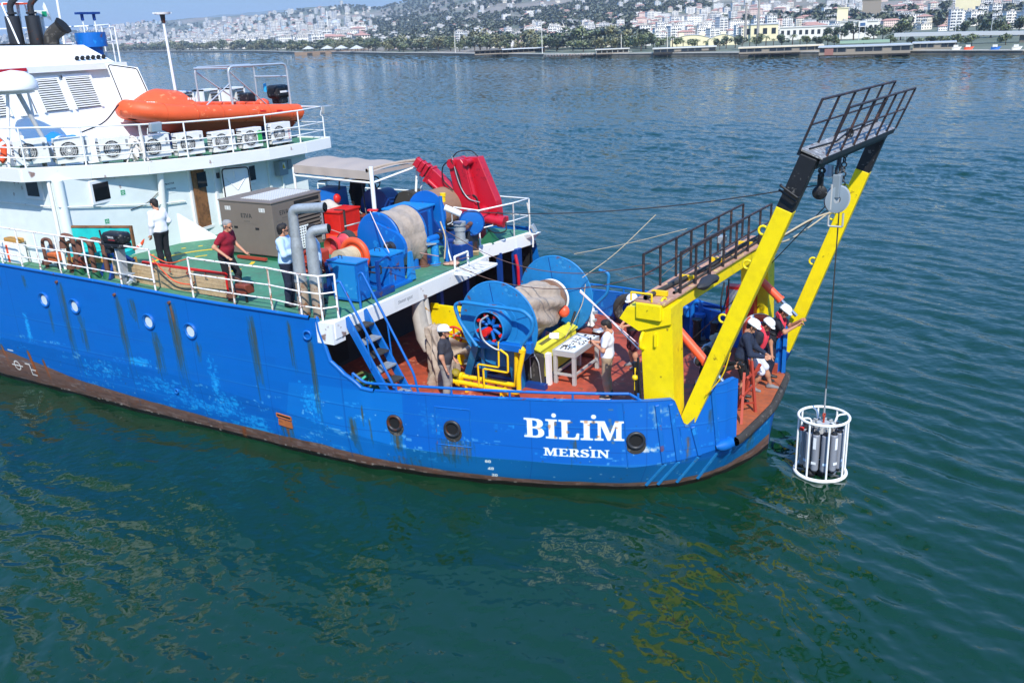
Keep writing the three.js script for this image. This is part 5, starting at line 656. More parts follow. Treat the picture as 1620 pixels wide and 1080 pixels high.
wire('lifting_cable', 'taut grey cable from the sheave down to the white sampling cage', [[1.85, 5.42, 0.62], [1.85, 3.2, 0.61], [1.85, 1.32, 0.6]], 0.012, M.wire, 'cable'); part(ctd, 'termination', M.galv, cyl([1.85, 1.34, 0.6], [1.85, 1.85, 0.605], 0.02, 0.015, 8));
wire('winch_wire', 'long dark wire from the A-frame forward to the upper deck winches', sag([1.62, 5.75, 1.1], [-7.9, 4.3, -1.2], 0.25), 0.011, M.wire); wire('winch_wire', 'thin dark wire from the big sheave down to the aft red deck', sag([1.62, 5.3, 0.6], [-1.9, 1.3, -1.2], 0.1), 0.011, M.wire); wire('guy_rope', 'slack pale rope between the two yellow A-frame legs', [[1.15, 5.1, 2.3], [1.0, 4.7, 1.2], [1.0, 4.55, -0.5], [1.3, 4.75, -2.2]], 0.016, M.rope, 'rope'); wire('tag_line', 'beige rope running from the sheave to the far A-frame leg', [[1.75, 5.2, 0.7], [1.5, 5.15, 1.2], [1.2, 5.0, 2.0]], 0.018, M.rope, 'rope'); wire('winch_wire', 'dark wire slanting from the sheave to the railed walkway', sag([1.7, 5.25, 0.6], [-0.4, 3.7, -1.7], 0.05), 0.01, M.wire);
wire('clothes_line', 'thin brown line from the walkway to the upper deck pole above the reels', sag([-1.2, 4.3, 2.0], [-7.5, 4.0, -0.4], 0.55), 0.009, M.wireRust, 'line'); wire('clothes_line', 'thin brown line sagging above the blue reel to the walkway foot', sag([-1.3, 4.0, 1.6], [-7.0, 3.3, 0.1], 0.45), 0.009, M.wireRust, 'line'); wire('stay_wire', 'pale stay from the far reel flange up to the left over the water', [[-3.9, 3.1, -0.6], [-3.3, 3.6, -1.1], [-2.6, 4.4, -1.8]], 0.009, M.rope); wire('stay_wire', 'pale stay rising from the far bulwark towards the walkway', [[-3.2, 2.4, -3.6], [-2.4, 3.1, -3.2], [-1.6, 3.9, -2.9]], 0.009, M.rope); wire('stay_wire', 'pale stay rising to the right above the far reel', [[-4.9, 3.2, -2.2], [-3.6, 3.5, -2.5], [-2.2, 3.9, -2.8]], 0.008, M.rope); wire('boat_hook', 'white pole leaning across the red deck towards the yellow pillar', [[-3.42, 3.15, 0.5], [-2.75, 2.58, 0.5], [-2.05, 1.98, 0.5]], 0.016, M.whiteClean, 'pole'); wire('boat_hook', 'second white pole beside it with a pink tint leaning on the pillar', [[-3.4, 3.13, 0.56], [-2.7, 2.6, 0.56], [-1.95, 2.06, 0.58]], 0.013, plain('#e6c2c4', 0.5), 'pole'); wire('rope_line', 'thin rope from the reel flange down to the orange float', [[-3.75, 3.0, -0.45], [-3.8, 2.6, -0.4], [-3.9, 2.3, -0.3], [-4.3, 1.5, -0.2]], 0.01, M.rope, 'rope'); wire('winch_wire', 'rope slanting across the blue boxes to the big canvas drum', sag([-8.6, 4.65, 1.0], [-7.35, 4.0, 2.0], 0.02), 0.012, plain('#d9c9c4', 0.8), 'rope'); wire('winch_wire', 'pink-grey rope stretched over the winch towards the blue pole', sag([-11.0, 4.0, 0.2], [-7.3, 3.5, 0.2], 0.08), 0.01, plain('#b98f88', 0.8), 'rope'); wire('winch_wire', 'brown wire hanging along the white deck edge', sag([-7.4, 3.75, 2.4], [-6.8, 3.4, -0.4], 0.1), 0.009, M.wireRust);
// ---------------------------------------------------------------- aft deck
function rim(c, axis, R, r, mat) { return ring(c, axis, R, r, 48, 7); }
const reel = thing('net_drum', 'big blue twin-flanged net drum wrapped in beige canvas on the red deck', 'net drum', [-4.8, 1, 0.35]);
{ const C1 = [-4.86, 2.52, 1.6], C2 = [-4.76, 2.5, -0.92], R = 0.95;
  for (const [c, s] of [[C1, 1], [C2, -1]]) { const f = part(reel, 'flange', M.reel, lathe([[0, -0.02], [R, -0.02], [R, 0.02], [0, 0.02]], c, [0, 0, 1], 56)); part(f, 'rim', M.reel, rim(c, [0, 0, 1], R, 0.026)); for (const a of [0.35, 1.75, 3.5, 4.9]) part(f, 'seam', M.blueDark, bx(c[0] + 0.62 * Math.cos(a), c[1] + 0.62 * Math.sin(a), c[2] + 0.022, 0.62, 0.012, 0.008, 0, 0, 0, a)); }
  part(reel, 'canvas_wrap', M.canvas, grid(64, 40, (u, v) => { const a = u * Math.PI * 2, z = lerp(1.4, -0.72, v), bl = Math.sin(Math.PI * clamp(v * 1.02)) ** 0.4, fold = 0.05 * Math.sin(a * 7 + v * 9) + 0.06 * (fbm(u * 9 + 50, v * 5 + 9, 9, 5, 4) - 0.5) * 2, r = 0.28 + 0.25 * bl + 1.3 * fold * bl + (Math.cos(a + 1.9) > 0.3 ? 0.06 * bl : 0); return [lerp(C1[0], C2[0], v) + r * Math.cos(a), lerp(2.5, 2.48, v) + r * Math.sin(a), z]; }));
  part(reel, 'core', M.reel, cyl([-4.86, 2.52, 1.6], [-4.76, 2.5, -0.92], 0.3, 0.3, 24)); part(reel, 'white_rim', M.whiteClean, ring([-4.77, 2.5, -0.74], [0, 0, 1], 0.42, 0.03, 36, 7)); part(reel, 'pale_band', M.canvasBrown, cyl([-4.8, 2.5, -0.55], [-4.79, 2.5, -0.7], 0.47, 0.44, 28));
  const hub = part(reel, 'motor_hub', M.reel, cyl([-4.86, 2.56, 1.62], [-4.86, 2.56, 2.0], 0.37, 0.37, 36, true), ring([-4.86, 2.56, 2.0], [0, 0, 1], 0.36, 0.02, 36, 6)); part(hub, 'recess', M.dark, cyl([-4.86, 2.56, 1.7], [-4.86, 2.56, 1.8], 0.35, 0.35, 30)); part(hub, 'red_boss', M.redBright, cyl([-4.95, 2.45, 1.8], [-4.95, 2.45, 2.06], 0.09, 0.08, 14)); for (let k = 0; k < 8; k++) { const a = k * 0.785 + 0.3, q = (r, z) => [-4.88 + r * Math.cos(a), 2.54 + r * Math.sin(a), z]; part(hub, 'piston', M.blue, cyl(q(0.08, 1.88), q(0.27, 1.9), 0.045, 0.035, 9)); part(hub, 'red_bolt', M.redBright, cyl(q(0.3, 1.88), q(0.3, 1.96), 0.035, 0.035, 8)); } part(hub, 'hydraulic_hose', M.galv, tube([[-4.85, 2.85, 2.02], [-5.0, 2.7, 2.1], [-4.95, 2.35, 2.12], [-4.7, 2.15, 2.08], [-4.5, 2.1, 2.0]], 0.022, 7));
  const L = [[-5.95, 1.0, 1.25], [-5.32, 2.12, 1.72], [-4.3, 2.12, 1.72], [-3.95, 1.0, 1.25]]; part(reel, 'stand', M.reel, beam(L[0], L[1], 0.3, 0.16, [1, 0, 0]), beam([-4.55, 1.0, 1.3], [-4.45, 2.12, 1.72], 0.26, 0.2, [1, 0, 0]), beam([-5.4, 2.12, 1.72], [-4.1, 2.12, 1.72], 0.34, 0.16), beam([-5.75, 1.45, 1.45], [-4.5, 1.45, 1.45], 0.1, 0.14), beam([-5.35, 1.0, 1.5], [-5.2, 2.1, 1.74], 0.06, 0.08, [1, 0, 0])); part(reel, 'stand', M.reel, beam([-5.5, 1.0, -1.3], [-5.1, 2.2, -1.05], 0.25, 0.16, [1, 0, 0]), beam([-4.1, 1.0, -1.3], [-4.4, 2.2, -1.05], 0.25, 0.16, [1, 0, 0]), beam([-5.2, 2.2, -1.05], [-4.3, 2.2, -1.05], 0.25, 0.4)); part(reel, 'base_frame', M.blueDark, beam([-5.9, 1.06, 1.2], [-3.95, 1.06, 1.2], 0.14, 0.12), beam([-5.5, 1.06, -1.3], [-4.1, 1.06, -1.3], 0.14, 0.12), beam([-5.6, 1.06, 1.2], [-5.4, 1.06, -1.3], 0.12, 0.1), beam([-4.2, 1.06, 1.2], [-4.2, 1.06, -1.3], 0.12, 0.1)); part(reel, 'guard_bar', M.reel, bent([[-5.2, 2.1, 1.98], [-5.62, 2.62, 1.98], [-5.72, 2.98, 1.98], [-5.5, 3.06, 1.98], [-4.0, 3.04, 1.98], [-3.78, 2.86, 1.98], [-3.82, 2.6, 1.98], [-4.2, 2.14, 1.98]], 0.042, 0.16, 9)); part(reel, 'guard_bar', M.reel, bent([[-3.95, 2.2, -1.2], [-3.55, 2.6, -1.2], [-3.5, 3.1, -1.2], [-3.75, 3.15, -1.2]], 0.04, 0.12, 8)); part(reel, 'brake_drum', M.reel, cyl([-4.86, 2.52, 1.58], [-4.86, 2.52, 1.64], 0.5, 0.5, 36)); part(reel, 'hydraulic_block', M.blue, box(-4.6, 2.12, 1.9, -4.05, 2.28, 2.06, 0.02), cyl([-5.3, 2.24, 1.95], [-4.5, 2.2, 2.0], 0.035), box(-3.98, 2.1, 1.85, -3.85, 2.35, 2.0, 0.02)); }
tag(part(null, 'buoy_float', M.orangeRed, ball([-4.3, 2.3, -0.42], 0.13, 1, 1.1, 1, 18)), 'orange round float hanging beside the canvas-wrapped drum', 'float');
const pipeF = thing('pipe_manifold', 'bright yellow hydraulic pipes running along the deck in front of the net drum', 'pipes', [-4.9, 1, 1.9]); part(pipeF, 'pipe', M.yellowPipe, bent([[-6.05, 1.2, 2.02], [-4.15, 1.2, 2.05], [-4.15, 1.6, 2.05], [-4.02, 2.22, 2.0], [-4.3, 2.22, 1.98]], 0.055, 0.1, 10)); part(pipeF, 'pipe', M.yellowPipe, bent([[-6.0, 1.28, 1.86], [-4.32, 1.28, 1.86], [-4.25, 2.15, 1.9], [-4.5, 2.2, 1.92]], 0.055, 0.1, 10)); part(pipeF, 'thin_pipe', M.yellowPipe, bent([[-5.15, 1.2, 2.06], [-5.15, 1.72, 2.06], [-4.62, 1.72, 2.06], [-4.62, 2.3, 2.02]], 0.022, 0.05, 7)); part(pipeF, 'thin_pipe', M.yellowPipe, bent([[-4.98, 1.15, 2.12], [-4.98, 1.66, 2.12], [-4.36, 1.66, 2.12], [-4.36, 2.05, 2.1], [-4.55, 2.14, 2.08]], 0.024, 0.05, 7)); part(pipeF, 'flange', M.yellowPipe, cyl([-5.75, 1.2, 2.02], [-5.68, 1.2, 2.02], 0.09), cyl([-5.75, 1.28, 1.86], [-5.68, 1.28, 1.86], 0.09), cyl([-4.07, 2.12, 2.0], [-4.05, 2.2, 2.0], 0.08)); part(pipeF, 'brass_filter', paint('#8a7a14', { rough: 0.6, mottle: 0.3, seed: 415 }), ball([-5.88, 1.32, 1.88], 0.12)); part(pipeF, 'bracket', M.yellowPipe, bx(-5.5, 1.1, 1.94, 0.05, 0.2, 0.25), bx(-4.6, 1.1, 1.94, 0.05, 0.2, 0.25));
const table0 = thing('work_table', 'long grey steel work table with a white tray of small tools on the red deck', 'table', [-3.72, 1, 0.14]);
{ const x0 = -4.0, x1 = -3.44, z0 = -0.5, z1 = 0.78, y = 1.76; part(table0, 'tabletop', M.greySteel, box(x0, y - 0.1, z0, x1, y, z1, 0.008), box(x0, y, z0, x0 + 0.03, y + 0.03, z1), box(x1 - 0.03, y, z0, x1, y + 0.03, z1), box(x0 + 0.03, y, z1 - 0.03, x1 - 0.03, y + 0.03, z1), box(x0 + 0.03, y, z0, x1 - 0.03, y + 0.03, z0 + 0.03)); for (const x of [x0 + 0.05, x1 - 0.05]) for (const z of [z0 + 0.05, z1 - 0.05]) part(table0, 'leg', M.greySteel, box(x - 0.04, 1.0, z - 0.04, x + 0.04, y - 0.1, z + 0.04, 0.005)); part(table0, 'stretcher', M.greySteel, box(x0 + 0.03, 1.2, z1 - 0.08, x1 - 0.03, 1.25, z1 - 0.03), box(x0 + 0.02, 1.2, z0, x0 + 0.06, 1.25, z1), box(x1 - 0.08, 1.2, z0, x1 - 0.04, 1.25, z1)); }
{ const R = rng(61), tm = new Map([[M.dark, []], [M.greySteel, []], [plain('#1f86c8', 0.5), []], [M.whiteClean, []]]), keys = [...tm.keys()]; const tray = thing('tool_tray', 'white foam tray with rows of small dark fittings lying on the table', 'tray', [-3.72, 1.765, 0.14]); part(tray, 'tray', M.whiteClean, box(-3.96, 1.762, -0.46, -3.48, 1.785, 0.74)); for (let i = 0; i < 70; i++) { const x = -3.92 + 0.4 * R(), z = -0.42 + 1.1 * R(), k = i < 4 ? 2 : i % 4 === 0 ? 1 : 0; tm.get(keys[k]).push(bx(i < 4 ? -3.75 + 0.05 * i : x, 1.795, i < 4 ? 0.45 : z, 0.015 + 0.035 * R(), 0.014, 0.012 + 0.025 * R(), 0, R() * 3)); } for (const [m, g] of tm) if (g.length) tag(part(tray, 'fittings', m, g), null, null, null, 'stuff'); }
const rov = thing('survey_towfish', 'yellow-green survey vehicle with black cradle frame lying behind the table', 'towfish', [-4.35, 1, 0.3]);
{ const yg = paint('#d8d23a', { rough: 0.5, mottle: 0.08, dirt: 0.2, dirtHex: '#9a9430', seed: 417 }); part(rov, 'body', yg, hexa([[-4.5, 1.2, 0.95], [-4.1, 1.2, 0.95], [-4.1, 1.2, -0.75], [-4.5, 1.2, -0.75]], [[-4.42, 1.86, 1.0], [-4.2, 1.78, 1.0], [-4.2, 1.78, -0.8], [-4.42, 1.86, -0.8]])); part(rov, 'top_panel', yg, hexa([[-4.42, 1.87, 1.05], [-4.16, 1.79, 1.05], [-4.16, 1.79, -0.85], [-4.42, 1.87, -0.85]], [[-4.41, 1.9, 1.05], [-4.17, 1.82, 1.05], [-4.17, 1.82, -0.85], [-4.41, 1.9, -0.85]])); part(rov, 'printed_letters', M.grille, [...Array(9)].map((_, k) => bx(-4.3, 1.872, 0.75 - k * 0.07, 0.09, 0.006, 0.04, 0, 0, 0, -0.24))); part(rov, 'black_end', M.rubber, box(-4.6, 1.05, 0.95, -4.1, 1.75, 1.1, 0.04), box(-4.5, 1.0, 0.6, -4.15, 1.2, 1.0, 0.03)); part(rov, 'cradle_wire', M.galv, bent([[-4.5, 1.1, 1.15], [-4.55, 1.7, 1.16], [-4.3, 1.85, 1.16], [-4.15, 1.6, 1.15], [-4.1, 1.05, 1.14]], 0.016, 0.08, 6), bent([[-4.35, 1.2, 1.16], [-4.35, 1.7, 1.18], [-4.2, 1.75, 1.18]], 0.012, 0.05, 6)); part(rov, 'white_skid', M.whiteClean, hexa([[-4.08, 1.0, 0.95], [-3.98, 1.0, 0.95], [-3.98, 1.0, 0.85], [-4.08, 1.0, 0.85]], [[-4.08, 1.75, 0.98], [-3.98, 1.75, 0.98], [-3.98, 1.75, 0.85], [-4.08, 1.75, 0.85]])); part(rov, 'white_box', M.whiteClean, bx(-4.25, 1.9, 0.2, 0.22, 0.1, 0.16, 0.01, 0.4)); part(rov, 'bracket', M.darkSteel, cyl([-4.25, 1.95, -0.7], [-4.2, 2.2, -0.8], 0.03), box(-4.6, 1.0, -0.8, -4.1, 1.18, -0.6)); }
const bottle0 = thing('steel_sampler', 'small white tube sampler standing on brown gear behind the table', 'sampler', [-3.95, 1, -1.2]); part(bottle0, 'tube', M.whiteClean, cyl([-3.95, 1.75, -1.2], [-3.95, 2.3, -1.2], 0.06, 0.06, 14), cyl([-4.05, 1.75, -1.2], [-4.05, 2.2, -1.2], 0.04, 0.04, 12)); part(bottle0, 'clamp', M.alu, bx(-3.95, 2.1, -1.2, 0.25, 0.06, 0.1), bx(-3.95, 1.9, -1.2, 0.2, 0.05, 0.1)); part(bottle0, 'stand', M.brownPaint, box(-4.3, 1.0, -1.5, -3.7, 1.7, -1.0, 0.05), ball([-3.8, 1.72, -1.1], 0.1)); part(bottle0, 'lid', M.alu, cyl([-3.7, 1.72, -1.0], [-3.7, 1.76, -1.0], 0.14, 0.12, 16));
const yp = thing('yellow_hatch', 'bright yellow steel hatch plate standing on edge under the upper deck', 'hatch', [-6.8, 1, 0.75]); part(yp, 'plate', M.yellow, box(-7.25, 1.05, 0.7, -5.95, 2.48, 0.76, 0.01)); part(yp, 'hinge', M.yellow, box(-7.2, 2.4, 0.76, -7.0, 2.52, 0.8), box(-6.5, 2.4, 0.76, -6.3, 2.52, 0.8), cyl([-7.25, 1.75, 0.78], [-7.1, 1.75, 0.78], 0.03)); const wl = part(yp, 'valve_wheel', M.redBright, ring([-6.42, 1.9, 1.05], [0.3, 0, 1], 0.2, 0.026, 24, 7), cyl([-6.6, 1.9, 1.02], [-6.24, 1.9, 1.08], 0.018), cyl([-6.42, 1.71, 1.05], [-6.42, 2.09, 1.05], 0.018)); part(wl, 'spindle', M.galv, cyl([-6.42, 1.9, 0.76], [-6.42, 1.9, 1.08], 0.03), cyl([-6.4, 1.9, 1.05], [-5.9, 1.82, 1.1], 0.02));
const tarpG = (cx, cz, y0, y1, w, d, seed) => grid(48, 36, (u, v) => { const a = u * Math.PI * 2, t = v, y = lerp(y0, y1, t), sp = lerp(1.0, 0.42, t ** 1.3) * (v > 0.97 ? 0.1 : 1), n = fbm(u * 6 + seed, v * 4 + seed, 6, 9, 4) - 0.5, f = 1 + 0.22 * Math.sin(a * 5 + t * 5 + seed) * (0.4 + t) + 0.5 * n + 0.13 * Math.sin(a * 11 - t * 14); return [cx + Math.cos(a) * w * sp * f + 0.1 * Math.sin(t * 5), y + 0.1 * n * (t > 0.1 ? 1 : 0), cz + Math.sin(a) * d * sp * f]; });
const tarp0 = thing('canvas_cover', 'crumpled beige canvas cover heaped over gear behind the helmeted man', 'canvas cover', [-6.35, 1, 1.5]); part(tarp0, 'cloth', M.canvas, tarpG(-6.35, 1.75, 1.0, 2.4, 0.36, 0.34, 4)); part(tarp0, 'loose_flap', M.canvas, grid(26, 18, (u, v) => [-6.15 + u * 0.55, 2.05 - v * 0.42 + 0.08 * Math.sin(u * 6 + v * 5), 1.75 + 0.12 * Math.sin(v * 7 + u * 4) - u * 0.25]));
const roll = thing('fabric_roll', 'tall pale fabric roll hanging from the white deck edge', 'fabric roll', [-7, 1.6, 1.4]); part(roll, 'roll', paint('#b9b4ac', { rough: 0.9, mottle: 0.2, dirt: 0.4, dirtHex: '#8f8a80', seed: 420, bump: 0 }), sweep([V(-7.05, 2.85, 1.5), V(-7.05, 2.4, 1.48), V(-7.0, 1.9, 1.45), V(-6.9, 1.6, 1.42)], (t) => 0.13 + 0.05 * Math.sin(t * 3), 14), sweep([V(-7.0, 2.85, 1.3), V(-6.95, 2.3, 1.3), V(-6.85, 1.85, 1.32)], 0.08, 12)); part(roll, 'yellow_strap', M.benchWood, cyl([-7.1, 2.88, 1.62], [-6.9, 2.5, 1.3], 0.02));
// ladder between the decks
const lad = thing('ship_ladder', 'blue steel ladder from the red deck up to the green upper deck', 'ladder', [-6.3, 1, 3.85]);
{ const a = V(-6.92, 3.17, 0), b = V(-5.62, 0.98, 0), P = (t, z, o = 0) => a.clone().lerp(b, t).add(V(0, o, 0)).setZ(z); for (const z of [4.14, 3.56]) part(lad, 'stringer', M.blue, beam(P(0, z), P(1, z), 0.05, 0.17, [0, 1, 0], 0.006)); for (let k = 0; k < 7; k++) { const t = (k + 0.9) / 8, c = P(t, 3.85); part(lad, 'tread', k % 2 ? M.galv : M.rubber, box(c.x - 0.13, c.y - 0.015, 3.59, c.x + 0.13, c.y + 0.02, 4.11)); } for (const z of [4.2, 3.5]) { part(lad, 'handrail', M.blue, bent([P(0, z, 0.0).add(V(-0.12, 0, 0)), P(0, z, 0.72).add(V(-0.12, 0, 0)), P(0, z, 0.8), P(0.86, z, 0.62), P(0.98, z, 0.06)], 0.026, 0.12, 8)); part(lad, 'post', M.blue, cyl(P(0.45, z, 0), P(0.42, z, 0.72), 0.018)); } }
const coil = thing('rope_pile', 'heap of turquoise and green mooring rope behind the bulwark', 'rope', [-6.7, 1, 3.3]); { const R = rng(12), g = [[], []]; for (let k = 0; k < 16; k++) { const pts = [], cx = -7.05 + R() * 0.5, cz = 3.5 + R() * 0.5, rr = 0.22 + 0.2 * R(), y = 1.1 + k * 0.042; for (let i = 0; i < 9; i++) { const a = i * 0.72 + k; pts.push([cx + rr * Math.cos(a), y + 0.06 * Math.sin(i * 1.7 + k), cz + rr * 0.8 * Math.sin(a)]); } g[k % 3 === 0 ? 1 : 0].push(tube(pts, 0.032, 6, false, 5)); } part(coil, 'strands', M.ropeGreen, g[0]); part(coil, 'dark_strands', paint('#5f6a3c', { rough: 0.9, mottle: 0.35, seed: 431, scale: 3 }), g[1]); }
// red folding frame, life ring and bits at the stern
const tri = thing('red_trestle', 'rusty red angle-iron trestle standing at the open stern edge', 'trestle', [0.38, 1, 0.7]); part(tri, 'leg', M.redOxide, beam([0.42, 1.0, 1.25], [0.3, 1.9, 0.75], 0.05, 0.05)); part(tri, 'leg', M.redOxide, beam([0.5, 1.0, 0.55], [0.35, 2.05, 0.45], 0.05, 0.05)); part(tri, 'leg', M.redOxide, beam([0.1, 1.0, 0.95], [0.45, 1.9, 0.15], 0.05, 0.05)); part(tri, 'leg', M.redOxide, beam([0.15, 1.0, 0.5], [0.4, 1.85, 0.85], 0.05, 0.05)); part(tri, 'brace', M.redOxide, beam([0.36, 1.5, 1.0], [0.42, 1.55, 0.5], 0.04, 0.04), beam([0.3, 1.75, 0.85], [0.44, 1.8, 0.2], 0.04, 0.04), beam([0.3, 1.25, 0.8], [0.45, 1.2, 0.55], 0.03, 0.03));
function lifeRing(at, axis, label, R = 0.3) { const t = thing('life_ring', label, 'life ring', at); part(t, 'ring', M.orange, ring(at, axis, R, 0.085, 36, 10)); const ax = vv(axis).normalize(), u = V(0, 1, 0).addScaledVector(ax, -ax.y).normalize(), w = ax.clone().cross(u); part(t, 'white_band', M.whiteClean, [0.5, 2.07, 3.64, 5.2].map((a) => { const d = u.clone().multiplyScalar(Math.cos(a)).addScaledVector(w, Math.sin(a)), tg = u.clone().multiplyScalar(-Math.sin(a)).addScaledVector(w, Math.cos(a)); const c = vv(at).addScaledVector(d, R); return cyl(c.clone().addScaledVector(tg, -0.04), c.clone().addScaledVector(tg, 0.04), 0.09, 0.09, 12); })); part(t, 'grab_line', M.ropeWhite, ring(at, axis, R + 0.095, 0.009, 32, 5)); return t; }
lifeRing([-0.05, 2.0, -1.62], [0.1, 0, 1], 'orange life ring on the blue panel behind the stern crew', 0.3); lifeRing([-16.0, 3.75, 2.05], [1, 0.2, 0.2], 'orange life ring leaning on the deckhouse behind the turquoise bench', 0.34); lifeRing([-17.6, 6.25, 4.36], [1, 0, 0.8], 'orange life ring on the boat deck rail at the left edge', 0.32);
const bp = thing('net_locker', 'blue painted locker with white net behind the stern life ring', 'locker', [-0.1, 1, -1.9]); part(bp, 'panel', M.blue, box(-0.45, 1.0, -1.95, 0.35, 2.15, -1.75, 0.02)); part(bp, 'netting', M.ropeWhite, [0, 1, 2, 3].map((k) => cyl([-0.25 + 0.12 * k, 1.25, -1.735], [-0.2 + 0.12 * k, 1.9, -1.735], 0.006, 0.006, 4)), [0, 1, 2].map((k) => cyl([-0.3, 1.4 + 0.18 * k, -1.735], [0.2, 1.42 + 0.18 * k, -1.735], 0.006, 0.006, 4))); part(bp, 'red_foot', M.deckRed, box(-0.45, 1.0, -1.74, 0.35, 1.25, -1.7));
const bol = thing('bollard', 'black double bollard on the red deck near the far bulwark', 'bollard', [-1.75, 1, -3.0]); part(bol, 'post', M.black, cyl([-1.95, 1, -2.95], [-1.95, 1.62, -2.95], 0.1, 0.1, 16), cyl([-1.95, 1.6, -2.95], [-1.95, 1.65, -2.95], 0.125)); part(bol, 'post', M.black, cyl([-1.5, 1, -2.9], [-1.5, 1.62, -2.9], 0.1, 0.1, 16), cyl([-1.5, 1.6, -2.9], [-1.5, 1.65, -2.9], 0.125)); part(bol, 'base', M.black, box(-2.15, 1, -3.1, -1.3, 1.07, -2.75, 0.02)); copy(bol, [-6.2, 1, -3.55], 0, 'black double bollard beyond the net drum by the far bulwark');
const vent = thing('vent_pipes', 'blue gooseneck vent pipes and pump against the far bulwark', 'vent pipes', [-2.3, 1, -3.4]); for (const [x, z, h] of [[-2.55, -3.35, 1.75], [-2.2, -3.3, 1.95], [-2.9, -3.5, 1.6]]) part(vent, 'pipe', M.blue, bent([[x, 1, z], [x, h, z], [x + 0.2, h + 0.05, z], [x + 0.22, h - 0.2, z]], 0.06, 0.1, 9)); part(vent, 'pump_body', M.blue, cyl([-2.0, 1.1, -3.3], [-2.0, 1.6, -3.3], 0.12, 0.1, 14), cyl([-2.0, 1.6, -3.3], [-2.0, 1.68, -3.3], 0.14)); part(vent, 'pump_base', M.galv, cyl([-2.0, 1.0, -3.3], [-2.0, 1.1, -3.3], 0.16, 0.14, 14)); part(vent, 'frame', M.blueDark, box(-1.3, 1, -3.6, -1.2, 2.0, -3.5), box(-3.2, 1, -3.7, -3.1, 1.9, -3.6), box(-3.1, 1.75, -3.68, -1.3, 1.82, -3.6));
const tyre = thing('tyre_fender', 'black tyre standing against the far blue bulwark', 'tyre', [-4.1, 1, -3.75]); part(tyre, 'tread', M.rubber, ring([-4.1, 1.42, -3.75], [0.15, 0, 1], 0.3, 0.13, 28, 10)); part(tyre, 'inner_rim', M.galv, ring([-4.1, 1.42, -3.74], [0.15, 0, 1], 0.2, 0.03, 24, 6));
const drumR = thing('chain_locker', 'rust-brown steel drum on the deck by the far bulwark', 'drum', [-3.0, 1, -2.4]); part(drumR, 'shell', M.brownPaint, cyl([-3.1, 1, -2.7], [-3.1, 1.55, -2.7], 0.2, 0.2, 18)); part(drumR, 'lid', M.darkSteel, cyl([-3.1, 1.55, -2.7], [-3.1, 1.6, -2.7], 0.21, 0.21, 18));
const under = thing('deck_gear', 'dark tangle of hoses and chain under the net drum', 'deck gear', [-4.9, 1, 0.2]); { const R = rng(19), g = []; for (let k = 0; k < 9; k++) { const pts = []; for (let i = 0; i < 6; i++) pts.push([-5.3 + R() * 1.1, 1.05 + R() * 0.3, 0.9 - R() * 1.6]); g.push(tube(pts, 0.03 + 0.03 * R(), 6, false, 5)); } part(under, 'hoses', M.hose, g); part(under, 'pump', M.darkSteel, box(-5.2, 1, -0.2, -4.6, 1.5, 0.5, 0.05), cyl([-5.2, 1.2, 0.9], [-4.7, 1.3, 0.7], 0.14)); part(under, 'silver_motor', M.galv, cyl([-6.0, 1.55, 1.2], [-5.55, 1.55, 1.2], 0.1, 0.1, 14), box(-6.0, 1.35, 1.1, -5.5, 1.45, 1.35)); }
